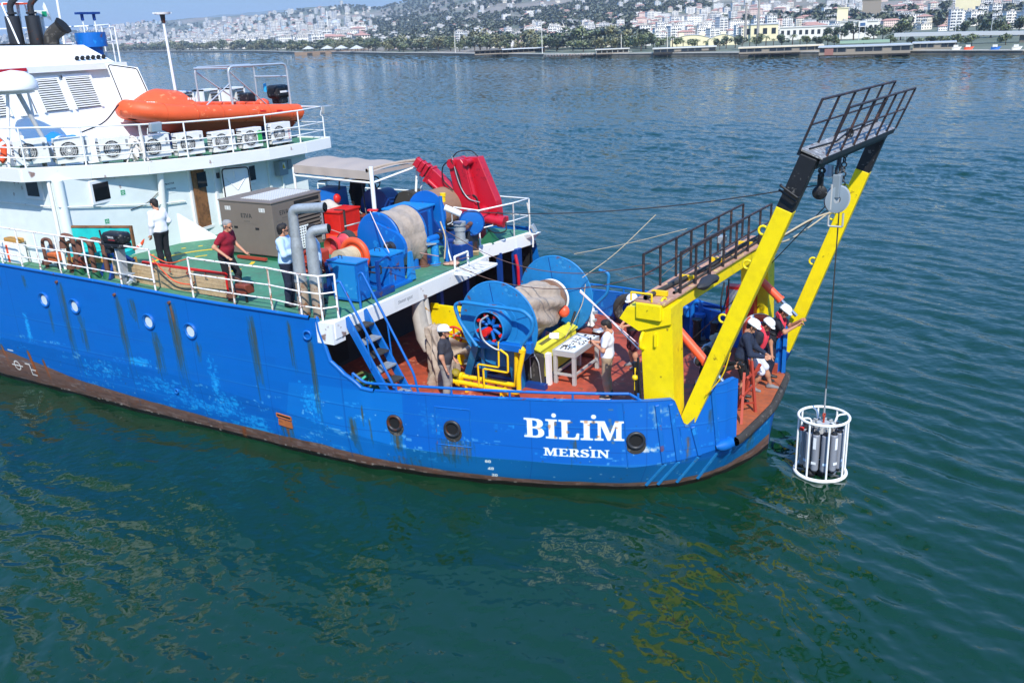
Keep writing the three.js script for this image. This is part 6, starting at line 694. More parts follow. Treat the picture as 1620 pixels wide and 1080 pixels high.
// ---------------------------------------------------------------- upper deck gear
const U = 3.15;
function textMat(w, h, bg, draw, rough = 0.5) { return new THREE.MeshStandardMaterial({ roughness: rough, map: canvasTex(w, h, (c) => { if (bg) { c.fillStyle = bg; c.fillRect(0, 0, w, h); } draw(c, w, h); }), userData: { keepUV: true } }); }
const quad = (a, b, d) => grid(1, 1, (u, v) => { const A = vv(a), B = vv(b), D = vv(d); const p = A.clone().addScaledVector(B.sub(A), u).addScaledVector(D.sub(vv(a)), v); return [p.x, p.y, p.z]; }); // a lower left, b lower right, d upper left
const cab = thing('survey_cabinet', 'big brown-grey equipment cabinet with a perforated white top beside the red-shirted man', 'cabinet', [-12.5, U, 0.3]);
{ const x0 = -13.5, x1 = -11.66, z0 = -0.75, z1 = 1.09, y0 = 3.32, y1 = 4.66; part(cab, 'case', M.cabinet, box(x0, y0, z0, x1, y1, z1, 0.012)); part(cab, 'lid_frame', M.cabinet, box(x0 - 0.02, y1, z0 - 0.02, x1 + 0.02, y1 + 0.04, z1 + 0.02, 0.01)); const perf = new THREE.MeshStandardMaterial({ roughness: 0.5, map: dataTex(64, (u, v) => { const d = Math.hypot((u * 4 % 1) - 0.5, (v * 4 % 1) - 0.5); return d < 0.3 ? [0.25, 0.24, 0.22] : [0.66, 0.64, 0.58]; }, true, 4) }); part(cab, 'perforated_top', perf, box(x0 + 0.55, y1 + 0.04, z0 + 0.1, x1 - 0.25, y1 + 0.055, z1 - 0.25));
  const logo = (c, w, h) => { c.fillStyle = '#2c2a2a'; c.font = 'bold 46px sans-serif'; c.textAlign = 'center'; c.fillText('EIVA', w / 2, 54); c.font = 'italic 14px sans-serif'; c.fillText('ScanFish', w / 2, 84); }; const lm = textMat(192, 96, '#74685e', logo); part(cab, 'printed_logo', lm, quad([-12.95, 4.12, z1 + 0.004], [-12.2, 4.12, z1 + 0.004], [-12.95, 4.45, z1 + 0.004])); part(cab, 'printed_logo', lm, quad([x1 + 0.004, 4.2, z1 - 0.1], [x1 + 0.004, 4.2, z1 - 0.72], [x1 + 0.004, 4.52, z1 - 0.1]));
  const wlm = textMat(64, 32, '#e2e0da', (c) => { c.fillStyle = '#6a6a6a'; for (let i = 0; i < 4; i++) { c.fillRect(4, 4 + i * 7, 24, 3); c.fillRect(36, 4 + i * 7, 22, 3); } }); part(cab, 'white_label', wlm, quad([-13.3, 4.44, z1 + 0.004], [-13.1, 4.44, z1 + 0.004], [-13.3, 4.54, z1 + 0.004])); part(cab, 'white_label', wlm, quad([-12.1, 4.44, z1 + 0.004], [-11.9, 4.44, z1 + 0.004], [-12.1, 4.54, z1 + 0.004])); part(cab, 'latch', M.dark, box(-13.05, 3.98, z1, -12.93, 4.03, z1 + 0.012), box(-12.3, 3.98, z1, -12.18, 4.03, z1 + 0.012));
  part(cab, 'warning_sign', new THREE.MeshStandardMaterial({ roughness: 0.5, map: canvasTex(64, 64, (c) => { c.fillStyle = '#74685e'; c.fillRect(0, 0, 64, 64); c.fillStyle = '#222'; c.beginPath(); c.moveTo(32, 3); c.lineTo(62, 58); c.lineTo(2, 58); c.fill(); c.fillStyle = '#e6b41c'; c.beginPath(); c.moveTo(32, 10); c.lineTo(56, 55); c.lineTo(8, 55); c.fill(); c.fillStyle = '#222'; c.fillRect(20, 40, 24, 8); c.fillRect(29, 26, 6, 10); }), userData: { keepUV: true } }), quad([x1 + 0.004, 3.93, z1 - 0.2], [x1 + 0.004, 3.93, z1 - 0.44], [x1 + 0.004, 4.17, z1 - 0.2]));
  part(cab, 'dark_panel', M.dark, box(x1, 3.5, -0.65, x1 + 0.01, 4.6, 0.28)); const gr = part(cab, 'vent_grille', M.galv, box(x1, 3.4, -0.72, x1 + 0.03, 4.1, -0.62)); part(gr, 'bars', M.cabinet, [...Array(10)].map((_, k) => box(x1 + 0.011, 3.55 + k * 0.1, -0.65, x1 + 0.03, 3.6 + k * 0.1, 0.28))); part(cab, 'white_lattice', M.whiteClean, [...Array(9)].map((_, k) => box(x1 + 0.04, 3.34 + k * 0.07, -0.1, x1 + 0.055, 3.37 + k * 0.07, 0.3)), [...Array(5)].map((_, k) => box(x1 + 0.056, 3.34, -0.08 + k * 0.085, x1 + 0.066, 3.94, -0.05 + k * 0.085))); part(cab, 'skid', M.greenDark, box(x0, 3.16, z1 - 0.2, x1, 3.32, z1 - 0.05), box(x0, 3.16, z0 + 0.05, x1, 3.32, z0 + 0.2)); part(cab, 'red_bar', M.redOxide, box(-12.9, 3.24, z1 + 0.12, -11.9, 3.3, z1 + 0.2)); }
// big galvanised exhaust pipes
for (const [x, z, y1, dx, lab] of [[-7.88, 4.28, 5.36, 0.72, 'taller grey galvanised exhaust pipe bent aft at the deck corner'], [-7.52, 4.24, 4.93, 0.36, 'shorter grey galvanised exhaust pipe bent aft at the deck corner']]) { const t = thing('exhaust_pipe', lab, 'exhaust pipe', [x, U, z]); part(t, 'pipe', M.galv, bent([[x, 3.5, z], [x, y1, z], [x + dx, y1 + 0.05, z - 0.16]], 0.098, 0.14, 14)); part(t, 'sleeve', M.galv, cyl([x, 3.9, z], [x, 4.62, z], 0.125, 0.118, 18), cyl([x, 4.62, z], [x, 4.8, z], 0.118, 0.098, 18), cyl([x, 3.88, z], [x, 3.93, z], 0.135)); part(t, 'rusty_base', paint('#9a8a78', { rough: 0.7, mottle: 0.2, rust: 0.6, rustHex: '#7a4a22', seed: 501 }), cyl([x, 3.12, z], [x, 3.9, z], 0.12, 0.126, 18)); part(t, 'mouth', M.dark, cyl([x + dx - 0.002, y1 + 0.05, z - 0.16], [x + dx + 0.004, y1 + 0.05, z - 0.161], 0.085, 0.085, 14)); }
// blue winch housings and rope winch at the port side
const wa = thing('winch_console', 'pale blue tapered control box standing at the deck edge beside the pipes', 'winch box', [-7.7, U, 3]); part(wa, 'case', M.blue, hexa([[-8.0, 3.2, 3.2], [-7.32, 3.2, 3.2], [-7.32, 3.2, 2.8], [-8.0, 3.2, 2.8]], [[-8.1, 4.02, 3.2], [-7.32, 4.02, 3.2], [-7.32, 4.02, 2.8], [-8.1, 4.02, 2.8]])); part(wa, 'lid', M.blueLight, box(-8.12, 4.02, 2.78, -7.3, 4.05, 3.22)); part(wa, 'front_panel', M.blueLight, hexa([[-7.92, 3.25, 3.205], [-7.36, 3.25, 3.205], [-7.36, 3.25, 3.2], [-7.92, 3.25, 3.2]], [[-7.96, 3.98, 3.205], [-7.36, 3.98, 3.205], [-7.36, 3.98, 3.2], [-7.96, 3.98, 3.2]])); part(wa, 'lifting_lug', M.darkSteel, bent([[-7.95, 4.05, 3.0], [-7.95, 4.12, 3.0], [-7.85, 4.12, 3.0], [-7.85, 4.05, 3.0]], 0.01, 0.02, 5)); part(wa, 'side_frame', M.blueDark, box(-7.3, 3.16, 2.1, -7.2, 3.3, 2.8), box(-7.28, 3.3, 2.55, -7.22, 3.95, 2.62), bent([[-7.25, 3.9, 2.6], [-7.25, 3.98, 2.2], [-7.25, 3.86, 2.1]], 0.025));
const wb = thing('winch_housing', 'large blue steel winch housing behind the orange rope drum', 'winch box', [-7.8, U, 1.8]); part(wb, 'case', M.blue, box(-8.15, 3.2, 1.4, -7.42, 3.88, 1.98, 0.015)); part(wb, 'lid', M.blueLight, box(-8.17, 3.88, 1.38, -7.4, 3.91, 2.0)); part(wb, 'handle', M.darkSteel, bent([[-8.0, 3.91, 1.7], [-8.0, 3.98, 1.7], [-7.85, 3.98, 1.7], [-7.85, 3.91, 1.7]], 0.01, 0.02, 5)); part(wb, 'post', M.blueLight, hexa([[-7.42, 3.2, 1.35], [-7.3, 3.2, 1.35], [-7.3, 3.2, 1.15], [-7.42, 3.2, 1.15]], [[-7.38, 3.85, 1.3], [-7.32, 3.85, 1.3], [-7.32, 3.85, 1.2], [-7.38, 3.85, 1.2]])); part(wb, 'bracket', M.blue, box(-7.42, 3.65, 1.7, -7.34, 3.86, 1.85), box(-8.2, 3.16, 1.3, -7.3, 3.22, 2.2)); part(wb, 'bolt', M.darkSteel, cyl([-7.42, 3.5, 1.6], [-7.4, 3.5, 1.6], 0.02));
const rw = thing('rope_winch', 'orange-flanged winch wound with grey rope between the two blue boxes', 'winch', [-8.45, U, 2.4]); { const c = (z) => [-8.15, 3.92, z + 0.2]; part(rw, 'flange', M.orange, ring(c(2.02), [0, 0, 1], 0.34, 0.075, 36, 10), cyl(c(2.0), c(2.04), 0.36, 0.36, 30)); part(rw, 'rope_drum', M.rope, cyl(c(2.04), c(2.55), 0.2, 0.24, 28), [...Array(9)].map((_, k) => ring(c(2.08 + k * 0.055), [0, 0, 1], 0.2, 0.028, 28, 6))); const sp = part(rw, 'spoked_flange', M.redOxide, ring([-8.75, 3.86, 2.95], [0, 0, 1], 0.3, 0.035, 32, 8), ring([-8.75, 3.86, 2.95], [0, 0, 1], 0.1, 0.05, 18, 8)); part(sp, 'spoke', M.redOxide, [...Array(6)].map((_, k) => cyl([-8.75 + 0.1 * Math.cos(k * 1.047), 3.86 + 0.1 * Math.sin(k * 1.047), 2.95], [-8.75 + 0.29 * Math.cos(k * 1.047), 3.86 + 0.29 * Math.sin(k * 1.047), 2.95], 0.025))); part(rw, 'frame', M.blueDark, box(-8.8, 3.16, 1.95, -8.0, 3.3, 2.9), box(-8.45, 3.3, 2.86, -8.35, 3.9, 2.9)); part(rw, 'crank', M.darkSteel, bent([[-7.95, 3.75, 2.3], [-7.6, 3.72, 2.35], [-7.3, 3.8, 2.4], [-7.3, 3.62, 2.4], [-7.9, 3.6, 2.3]], 0.02, 0.04)); part(rw, 'gear_case', M.redOxide, box(-9.3, 3.5, 2.3, -8.8, 4.05, 2.85, 0.06), cyl([-9.05, 3.9, 2.86], [-9.05, 3.9, 2.95], 0.16)); part(rw, 'filler_cap', M.orange, cyl([-9.05, 4.05, 2.6], [-9.05, 4.16, 2.6], 0.05)); }
// main canvas-covered winch
const mw = thing('main_winch', 'large blue winch with its drum under a tan canvas cover amid the upper deck', 'winch', [-8.4, U, 0.3]);
{ const c = (z) => [-8.42, 4.0, z]; part(mw, 'flange', M.blue, lathe([[0, 0], [0.64, 0], [0.64, 0.05], [0.6, 0.06], [0.36, 0.05], [0.34, 0.03], [0, 0.03]], c(0.95), [0, 0, 1], 48)); part(mw, 'flange', M.blue, lathe([[0, 0], [0.62, 0], [0.62, 0.04], [0, 0.04]], c(-0.12), [0, 0, 1], 44)); part(mw, 'canvas_cover', M.canvas, grid(60, 24, (u, v) => { const a = lerp(-0.9, 4.0, u), z = lerp(0.92, -0.08, v), hang = Math.max(0, -a) * 0.25 + Math.max(0, a - 3.3) * 0.25, r = 0.6 + hang + 0.035 * Math.sin(v * 11 + a * 2.2) * (0.4 + hang * 3) + 0.04 * (fbm(u * 7, v * 4, 7, 8, 3) - 0.5), sg = 0.03 * Math.sin(v * Math.PI); return [-8.42 + (r - sg) * Math.cos(a), 4.0 + (r - sg) * Math.sin(a), z]; })); part(mw, 'wire_drum', M.wire, cyl(c(0.9), c(-0.1), 0.5, 0.5, 30));
  part(mw, 'chain_guard', M.blue, prism([...Array(22)].map((_, k) => { const a = k / 22 * Math.PI * 2; return Math.cos(a) > 0 ? [-7.98 + 0.4 * Math.cos(a), 3.86 + 0.4 * Math.sin(a)] : [-8.42 + 0.5 * Math.cos(a), 4.0 + 0.45 * Math.sin(a)]; }), 1.02, 1.12, 'z')); part(mw, 'bearing', M.darkSteel, cyl([-7.98, 3.86, 1.12], [-7.98, 3.86, 1.22], 0.15, 0.13, 18), ball([-8.02, 3.92, 1.22], 0.08)); const cap = part(mw, 'warping_head', paint('#d8434a', { rough: 0.5, mottle: 0.1, dirt: 0.3, dirtHex: '#8a2a2a', seed: 511 }), lathe([[0.2, 0], [0.15, 0.05], [0.14, 0.2], [0.17, 0.32], [0.22, 0.36], [0, 0.36]], [-9.05, 4.0, 1.5], [0, 0, 1], 26)); part(cap, 'black_collar', M.rubber, cyl([-9.05, 4.0, 1.32], [-9.05, 4.0, 1.5], 0.25, 0.22, 24)); part(cap, 'horn', M.redOxide, lathe([[0.12, 0], [0.2, 0.12], [0.19, 0.13], [0.1, 0.02]], [-9.05, 4.0, 1.86], [0, 0, 1], 22));
  part(mw, 'bed_frame', M.blueDark, box(-9.1, 3.16, 0.85, -7.8, 3.36, 1.0), box(-9.1, 3.16, -0.3, -7.8, 3.36, -0.15), box(-9.1, 3.16, -0.15, -9.0, 3.3, 0.85), hexa([[-8.9, 3.36, -0.24], [-7.9, 3.36, -0.24], [-7.9, 3.36, -0.18], [-8.9, 3.36, -0.18]], [[-8.6, 4.1, -0.24], [-8.25, 4.1, -0.24], [-8.25, 4.1, -0.18], [-8.6, 4.1, -0.18]])); part(mw, 'red_rag', M.redBright, bx(-8.6, 4.66, 0.9, 0.25, 0.05, 0.12, 0.02, 0.3)); }
const tk = thing('oil_tank', 'dark blue lidded tank box behind the canvas-covered drum', 'tank', [-9.4, U, -1.4]); part(tk, 'case', M.blue, box(-9.75, 3.2, -1.9, -8.85, 4.24, -1.0, 0.015)); part(tk, 'lid', M.blueLight, box(-9.82, 4.24, -1.96, -8.82, 4.29, -0.95, 0.01)); part(tk, 'door', M.blueDark, box(-8.85, 3.5, -1.6, -8.83, 4.15, -1.1), box(-8.85, 3.3, -1.85, -8.82, 4.22, -1.8));
const w2 = thing('second_winch', 'blue winch with a brown wire drum in front of the red crane', 'winch', [-9.1, U, -2.5]); { const c = (z) => [-9.15, 4.0, z]; part(w2, 'flange', M.blue, cyl(c(-2.0), c(-2.05), 0.6, 0.6, 40)); part(w2, 'flange', M.blue, cyl(c(-2.95), c(-3.0), 0.58, 0.58, 40)); part(w2, 'wire_drum', M.canvasBrown, cyl(c(-2.05), c(-2.95), 0.54, 0.54, 40), [...Array(15)].map((_, k) => ring(c(-2.09 - k * 0.06), [0, 0, 1], 0.53, 0.03, 40, 6))); part(w2, 'frame', M.blueDark, box(-9.6, 3.16, -3.05, -8.6, 3.4, -1.98), hexa([[-9.1, 3.4, -1.96], [-8.5, 3.4, -1.96], [-8.5, 3.4, -1.9], [-9.1, 3.4, -1.9]], [[-9.2, 4.1, -1.96], [-9.05, 4.1, -1.96], [-9.05, 4.1, -1.9], [-9.2, 4.1, -1.9]])); }
const vb = thing('valve_bank', 'weathered blue and grey valve manifold with upright cylinders at the deck edge', 'valves', [-7.9, U, -0.4]);
part(vb, 'pipe', M.blue, bent([[-8.2, 3.78, 0.35], [-7.9, 3.76, 0.05], [-7.75, 3.8, -0.5], [-7.75, 3.6, -0.75]], 0.085, 0.12, 10)); part(vb, 'dark_pipe', M.darkSteel, cyl([-8.35, 3.72, 0.55], [-8.1, 3.77, 0.28], 0.08, 0.08, 12), cyl([-7.77, 3.8, -0.45], [-7.75, 3.78, -0.6], 0.105, 0.105, 14)); part(vb, 'elbow', M.blue, cyl([-8.0, 3.76, 0.1], [-8.0, 3.95, 0.1], 0.08, 0.08, 12)); for (const [x, z, m, h] of [[-8.02, 0.2, M.blue, 0.45], [-7.9, 0.0, M.rustPipe, 0.52], [-7.72, -0.25, M.blueLight, 0.55], [-7.6, -0.7, M.blueDark, 0.5]]) part(vb, 'cylinder', m, cyl([x, 3.15, z], [x, 3.15 + h, z], 0.1, 0.1, 14), cyl([x, 3.15 + h, z], [x, 3.19 + h, z], 0.13, 0.13, 14), cyl([x, 3.15, z], [x, 3.19, z], 0.14, 0.14, 14)); part(vb, 'flange_plate', M.galv, bx(-7.85, 3.7, -0.05, 0.5, 0.04, 0.22, 0, 0.9)); part(vb, 'filter', M.galv, cyl([-7.45, 3.6, -1.0], [-7.45, 4.02, -1.0], 0.13, 0.13, 18), cyl([-7.45, 3.55, -1.0], [-7.45, 3.61, -1.0], 0.2, 0.2, 18), cyl([-7.45, 3.86, -1.0], [-7.45, 3.92, -1.0], 0.15, 0.15, 18), cyl([-7.45, 4.0, -1.0], [-7.45, 4.08, -1.0], 0.16, 0.16, 18)); part(vb, 'blue_block', M.blueDark, box(-7.65, 3.15, -1.25, -7.25, 3.55, -0.75, 0.02)); part(vb, 'hose', M.galv, tube([[-7.75, 3.95, -0.55], [-7.6, 3.9, -0.55], [-7.5, 3.5, -0.5], [-7.35, 3.2, -0.4]], 0.03)); part(vb, 'pink_cloth', paint('#c49a86', { rough: 0.9, mottle: 0.3, seed: 512 }), ball([-7.25, 3.2, -0.35], 0.13, 1.2, 0.5, 1), ball([-7.4, 3.19, -0.3], 0.1, 1.3, 0.4, 1));
const cp = thing('camera_post', 'slim blue post carrying a white surveillance camera at the deck edge', 'camera post', [-7.5, U, -0.45]); part(cp, 'post', M.blue, cyl([-7.5, U, -0.45], [-7.62, 4.8, -0.5], 0.05, 0.045, 10)); part(cp, 'camera', M.whiteClean, cyl([-7.55, 4.52, -0.55], [-7.2, 4.34, -0.72], 0.075, 0.075, 14)); part(cp, 'lens', M.glassDark, cyl([-7.2, 4.34, -0.72], [-7.19, 4.335, -0.725], 0.06, 0.06, 12)); part(cp, 'yellow_cap', M.yellowPipe, cyl([-7.6, 4.65, -0.58], [-7.6, 4.78, -0.58], 0.06), cyl([-7.6, 4.78, -0.58], [-7.6, 4.86, -0.58], 0.075)); part(cp, 'bracket', M.greySteel, bent([[-7.4, 4.42, -0.62], [-7.4, 4.15, -0.62], [-7.5, 4.1, -0.55]], 0.015, 0.04)); part(cp, 'twine', M.rope, tube([[-7.6, 4.2, -0.4], [-7.45, 3.8, -0.35], [-7.5, 3.3, -0.32]], 0.02));
const sh = thing('blue_sheave', 'round blue sheave wheel on a rusty shaft beside the camera post', 'sheave', [-7.5, U, -1.6]); part(sh, 'wheel', M.blue, lathe([[0, -0.06], [0.3, -0.06], [0.33, 0], [0.3, 0.06], [0, 0.06]], [-7.45, 3.95, -1.55], [0.6, 0, 0.8], 34)); part(sh, 'rim', M.blueDark, ring([-7.43, 3.95, -1.52], [0.6, 0, 0.8], 0.31, 0.028, 34, 7)); part(sh, 'shaft', M.rustPipe, cyl([-7.45, 3.95, -1.55], [-7.42, 3.85, -1.12], 0.06, 0.055, 10)); part(sh, 'stand', M.darkSteel, box(-7.75, 3.15, -1.85, -7.45, 3.75, -1.4, 0.03)); part(sh, 'cardboard_scrap', M.plankWood, bx(-7.3, 3.22, -1.35, 0.25, 0.12, 0.04, 0, 0.6, 0.5));
const rb = thing('red_crate', 'bright red steel box on legs beside the exhaust pipes', 'crate', [-11.4, U, -1.3]); part(rb, 'case', M.redBright, box(-11.85, 3.35, -1.85, -11.3, 4.05, -1.0, 0.015)); part(rb, 'lid', M.redBright, box(-11.87, 4.05, -1.88, -11.28, 4.1, -0.97, 0.01)); part(rb, 'orange_band', M.orangeRed, box(-11.86, 3.3, -1.86, -11.29, 3.45, -0.99)); part(rb, 'leg', M.redBright, box(-11.45, 3.15, -1.15, -11.32, 3.3, -1.02)); part(rb, 'strap', M.grille, box(-11.29, 3.3, -1.2, -11.26, 4.12, -1.14), box(-11.6, 4.1, -1.2, -11.26, 4.12, -1.14)); part(rb, 'grab_rail', M.galv, bent([[-11.2, 3.7, -1.05], [-11.0, 3.75, -1.2], [-10.9, 3.75, -1.9]], 0.02, 0.05));
const cv = thing('canvas_bundle', 'grey-white tarpaulin draped over boxes behind the red crate', 'canvas cover', [-12.3, U, -1.8]); part(cv, 'cloth', paint('#bdb8ae', { rough: 0.9, mottle: 0.14, seed: 515, bump: 0 }), grid(26, 16, (u, v) => [-12.8 + u * 1.4, 4.22 - 0.5 * Math.abs(v - 0.45) ** 1.4 - 0.25 * u * u + 0.05 * Math.sin(u * 12 + v * 6) + 0.04 * Math.sin(v * 17), -1.2 - v * 1.1])); part(cv, 'roll', M.canvas, sweep([V(-12.3, 3.2, -0.75), V(-12.25, 3.7, -0.78), V(-12.2, 4.1, -0.85)], 0.16, 12)); part(cv, 'box', M.blueDark, box(-12.7, 3.15, -2.2, -11.9, 3.95, -1.3));
// canopy with the operator's stand
const can = thing('sun_canopy', 'beige fabric sun canopy on white posts over the winch controls', 'canopy', [-12, U, -2.5]);
{ const P = [[-13.65, -1.94], [-10.42, -1.42], [-10.2, -3.3], [-14.1, -3.75]], y = 5.12; part(can, 'fabric', M.awning, grid(24, 14, (u, v) => { const a = V(P[0][0], y, P[0][1]).lerp(V(P[1][0], y, P[1][1]), u), b = V(P[3][0], y, P[3][1]).lerp(V(P[2][0], y, P[2][1]), u), p = a.lerp(b, v); return [p.x, y + 0.06 * Math.sin(Math.PI * clamp(v * 1.02)) + 0.02 * Math.sin(u * 22), p.z]; })); part(can, 'valance', M.awning, grid(30, 3, (u, v) => [lerp(P[0][0], P[1][0], u) + 0.01 * Math.sin(u * 40) * v, y + 0.02 - 0.22 * v, lerp(P[0][1], P[1][1], u) + 0.03 * v + 0.012 * Math.sin(u * 26) * v]), grid(16, 3, (u, v) => [lerp(P[1][0], P[2][0], u), y + 0.02 - 0.1 * v, lerp(P[1][1], P[2][1], u)])); part(can, 'rolled_edge', M.canvas, sweep([0, 0.25, 0.5, 0.75, 1].map((t) => V(lerp(P[1][0], P[2][0], t) - 0.15, y + 0.05 + 0.04 * Math.sin(t * 3), lerp(P[1][1], P[2][1], t))), 0.045, 8)); part(can, 'frame', M.whiteClean, P.map((p, i) => { const q = P[(i + 1) % 4]; return cyl([p[0], y - 0.28 + (i > 1 ? 0.2 : 0), p[1]], [q[0], y - 0.28 + (i === 1 || i === 2 ? 0.2 : 0), q[1]], 0.03); })); for (const [i, p] of P.entries()) part(can, 'post', M.whiteClean, cyl([p[0], U, p[1]], [p[0], i === 1 ? y + 0.15 : y - 0.05, p[1]], i === 1 ? 0.06 : 0.04, undefined, 10)); part(can, 'post', M.whiteClean, cyl([-10.3, U, -2.9], [-10.2, y, -3.2], 0.035)); }
const cs = thing('winch_controls', 'blue control console with grey rail frame under the canopy', 'console', [-12.6, U, -2.4]); part(cs, 'console', M.blue, hexa([[-13.0, 3.9, -1.9], [-12.2, 3.9, -1.9], [-12.2, 3.9, -2.5], [-13.0, 3.9, -2.5]], [[-12.95, 4.45, -2.0], [-12.25, 4.4, -2.0], [-12.25, 4.5, -2.5], [-12.95, 4.5, -2.5]]), box(-12.8, 3.15, -2.4, -12.4, 3.9, -2.0)); part(cs, 'red_cover', M.redBright, ball([-12.15, 4.25, -1.95], 0.12, 0.8, 1.1, 1)); part(cs, 'rail', M.darkSteel, bent([[-12.2, 3.6, -1.9], [-12.3, 4.7, -2.3], [-11.6, 4.85, -2.4], [-11.2, 3.8, -2.0]], 0.022, 0.05), cyl([-13.0, 4.65, -2.2], [-12.3, 4.72, -2.3], 0.02)); part(cs, 'seat_plate', M.brownPaint, bx(-11.35, 3.8, -2.1, 0.6, 0.04, 0.4)); part(cs, 'pedestal', M.blue, box(-11.5, 3.15, -2.3, -11.1, 3.6, -1.9, 0.02));
const w3 = thing('shaded_winch', 'dark winch with a spoked hand wheel in the shade of the canopy', 'winch', [-11.2, U, -2.9]); part(w3, 'drum', M.blueDark, cyl([-11.3, 3.95, -2.6], [-11.3, 3.95, -3.2], 0.45, 0.45, 28), cyl([-11.3, 3.95, -2.55], [-11.3, 3.95, -2.6], 0.52, 0.52, 30)); part(w3, 'black_drum', M.rubber, cyl([-10.4, 3.95, -2.8], [-10.4, 3.95, -3.4], 0.45, 0.42, 26), box(-10.2, 3.4, -3.3, -9.7, 3.9, -2.8, 0.08)); const hw = part(w3, 'hand_wheel', M.black, ring([-11.3, 4.62, -2.6], [0.3, 0.3, 1], 0.17, 0.018, 22, 6)); part(hw, 'spoke', M.black, cyl([-11.47, 4.62, -2.58], [-11.13, 4.62, -2.66], 0.012), cyl([-11.3, 4.46, -2.55], [-11.3, 4.78, -2.65], 0.012)); part(w3, 'spindle', M.darkSteel, cyl([-11.3, 4.3, -2.7], [-11.3, 4.62, -2.6], 0.025)); part(w3, 'bed', M.darkSteel, box(-11.8, 3.15, -3.4, -9.8, 3.45, -2.6)); part(w3, 'motor', M.black, cyl([-9.9, 4.0, -3.1], [-9.5, 3.9, -3.0], 0.13, 0.1, 12), cyl([-9.5, 3.85, -3.0], [-9.0, 3.8, -3.0], 0.05));
// folded red knuckle crane
const crane = thing('knuckle_crane', 'folded bright red hydraulic knuckle crane at the starboard deck corner', 'crane', [-8.3, U, -3.2]);
{ const Z = -3.2, arm = (pts, z0, z1, m = M.red) => prism(pts, z0, z1, 'z', 0.012); part(crane, 'column', M.red, cyl([-8.4, U, -3.3], [-8.4, 3.75, -3.3], 0.24, 0.22, 20), box(-8.75, 3.7, -3.55, -8.0, 4.05, -2.95, 0.04)); part(crane, 'main_boom', M.red, arm([[-8.68, 3.78], [-8.12, 3.75], [-8.42, 5.15], [-8.55, 5.3], [-8.88, 5.3], [-8.94, 5.2]], -3.12, -2.88)); part(crane, 'main_boom', M.red, arm([[-8.2, 3.72], [-7.62, 3.72], [-7.66, 4.2], [-8.16, 5.34], [-8.58, 5.32], [-8.5, 4.7]], -3.4, -3.13)); part(crane, 'knuckle_pin', M.red, cyl([-8.82, 5.2, -3.45], [-8.82, 5.2, -2.8], 0.13, 0.13, 16), cyl([-8.35, 5.24, -3.45], [-8.35, 5.24, -2.8], 0.08, 0.08, 14)); part(crane, 'lift_ram', M.red, cyl([-8.15, 3.95, -3.0], [-8.45, 5.1, -3.0], 0.09, 0.08, 14)); part(crane, 'slew_ram', M.red, cyl([-8.35, 3.86, -2.75], [-7.32, 3.72, -2.85], 0.13, 0.13, 16), cyl([-7.42, 3.73, -2.84], [-7.26, 3.71, -2.86], 0.15, 0.15, 16)); part(crane, 'base_joint', M.red, ball([-8.7, 3.92, -2.9], 0.14), ball([-7.95, 3.95, -3.0], 0.14), box(-8.6, 3.6, -3.5, -7.5, 3.75, -2.95, 0.03));
  const n = 4; for (let k = 0; k < n; k++) { const t0 = k * 0.12, w = 0.34 - k * 0.05; const a = V(-8.78, 4.15, -3.05), b = V(-9.95, 5.1, -3.0), p = a.clone().lerp(b, k ? 0.72 + t0 * 0.8 : 0), q = a.clone().lerp(b, k === n - 1 ? 1.12 : 0.78 + t0 * 0.9); part(crane, 'telescopic_section', M.red, beam(p, q, w * 0.75, w * 1.35, [0, 1, 0], 0.015), beam(q.clone().lerp(p, 0.06), q, w * 0.82, w * 1.5, [0, 1, 0], 0.015)); } part(crane, 'extension_ram', M.red, cyl([-8.7, 4.0, -2.85], [-9.6, 4.72, -2.82], 0.06, 0.06, 12)); part(crane, 'hose', M.hose, tube([[-8.85, 5.3, -2.82], [-9.08, 5.1, -2.8], [-9.08, 4.75, -2.8], [-8.8, 4.5, -2.8]], 0.018), tube([[-8.8, 5.3, -2.8], [-8.62, 4.9, -2.85], [-8.5, 4.4, -2.86], [-8.15, 4.35, -2.9], [-8.05, 4.0, -2.9]], 0.02), tube([[-8.92, 5.3, -3.0], [-8.75, 5.48, -3.1], [-8.4, 5.5, -3.2], [-8.2, 5.36, -3.2]], 0.016), tube([[-9.5, 4.6, -2.8], [-9.3, 4.3, -2.75], [-9.0, 4.2, -2.75]], 0.014), tube([[-7.9, 3.6, -2.8], [-7.5, 3.45, -2.7], [-7.2, 3.5, -2.8], [-7.25, 3.7, -2.9]], 0.018)); part(crane, 'grey_hose', M.galv, tube([[-8.78, 5.4, -2.82], [-8.6, 4.7, -2.82], [-8.35, 4.3, -2.84], [-8.0, 4.2, -2.86]], 0.016)); }
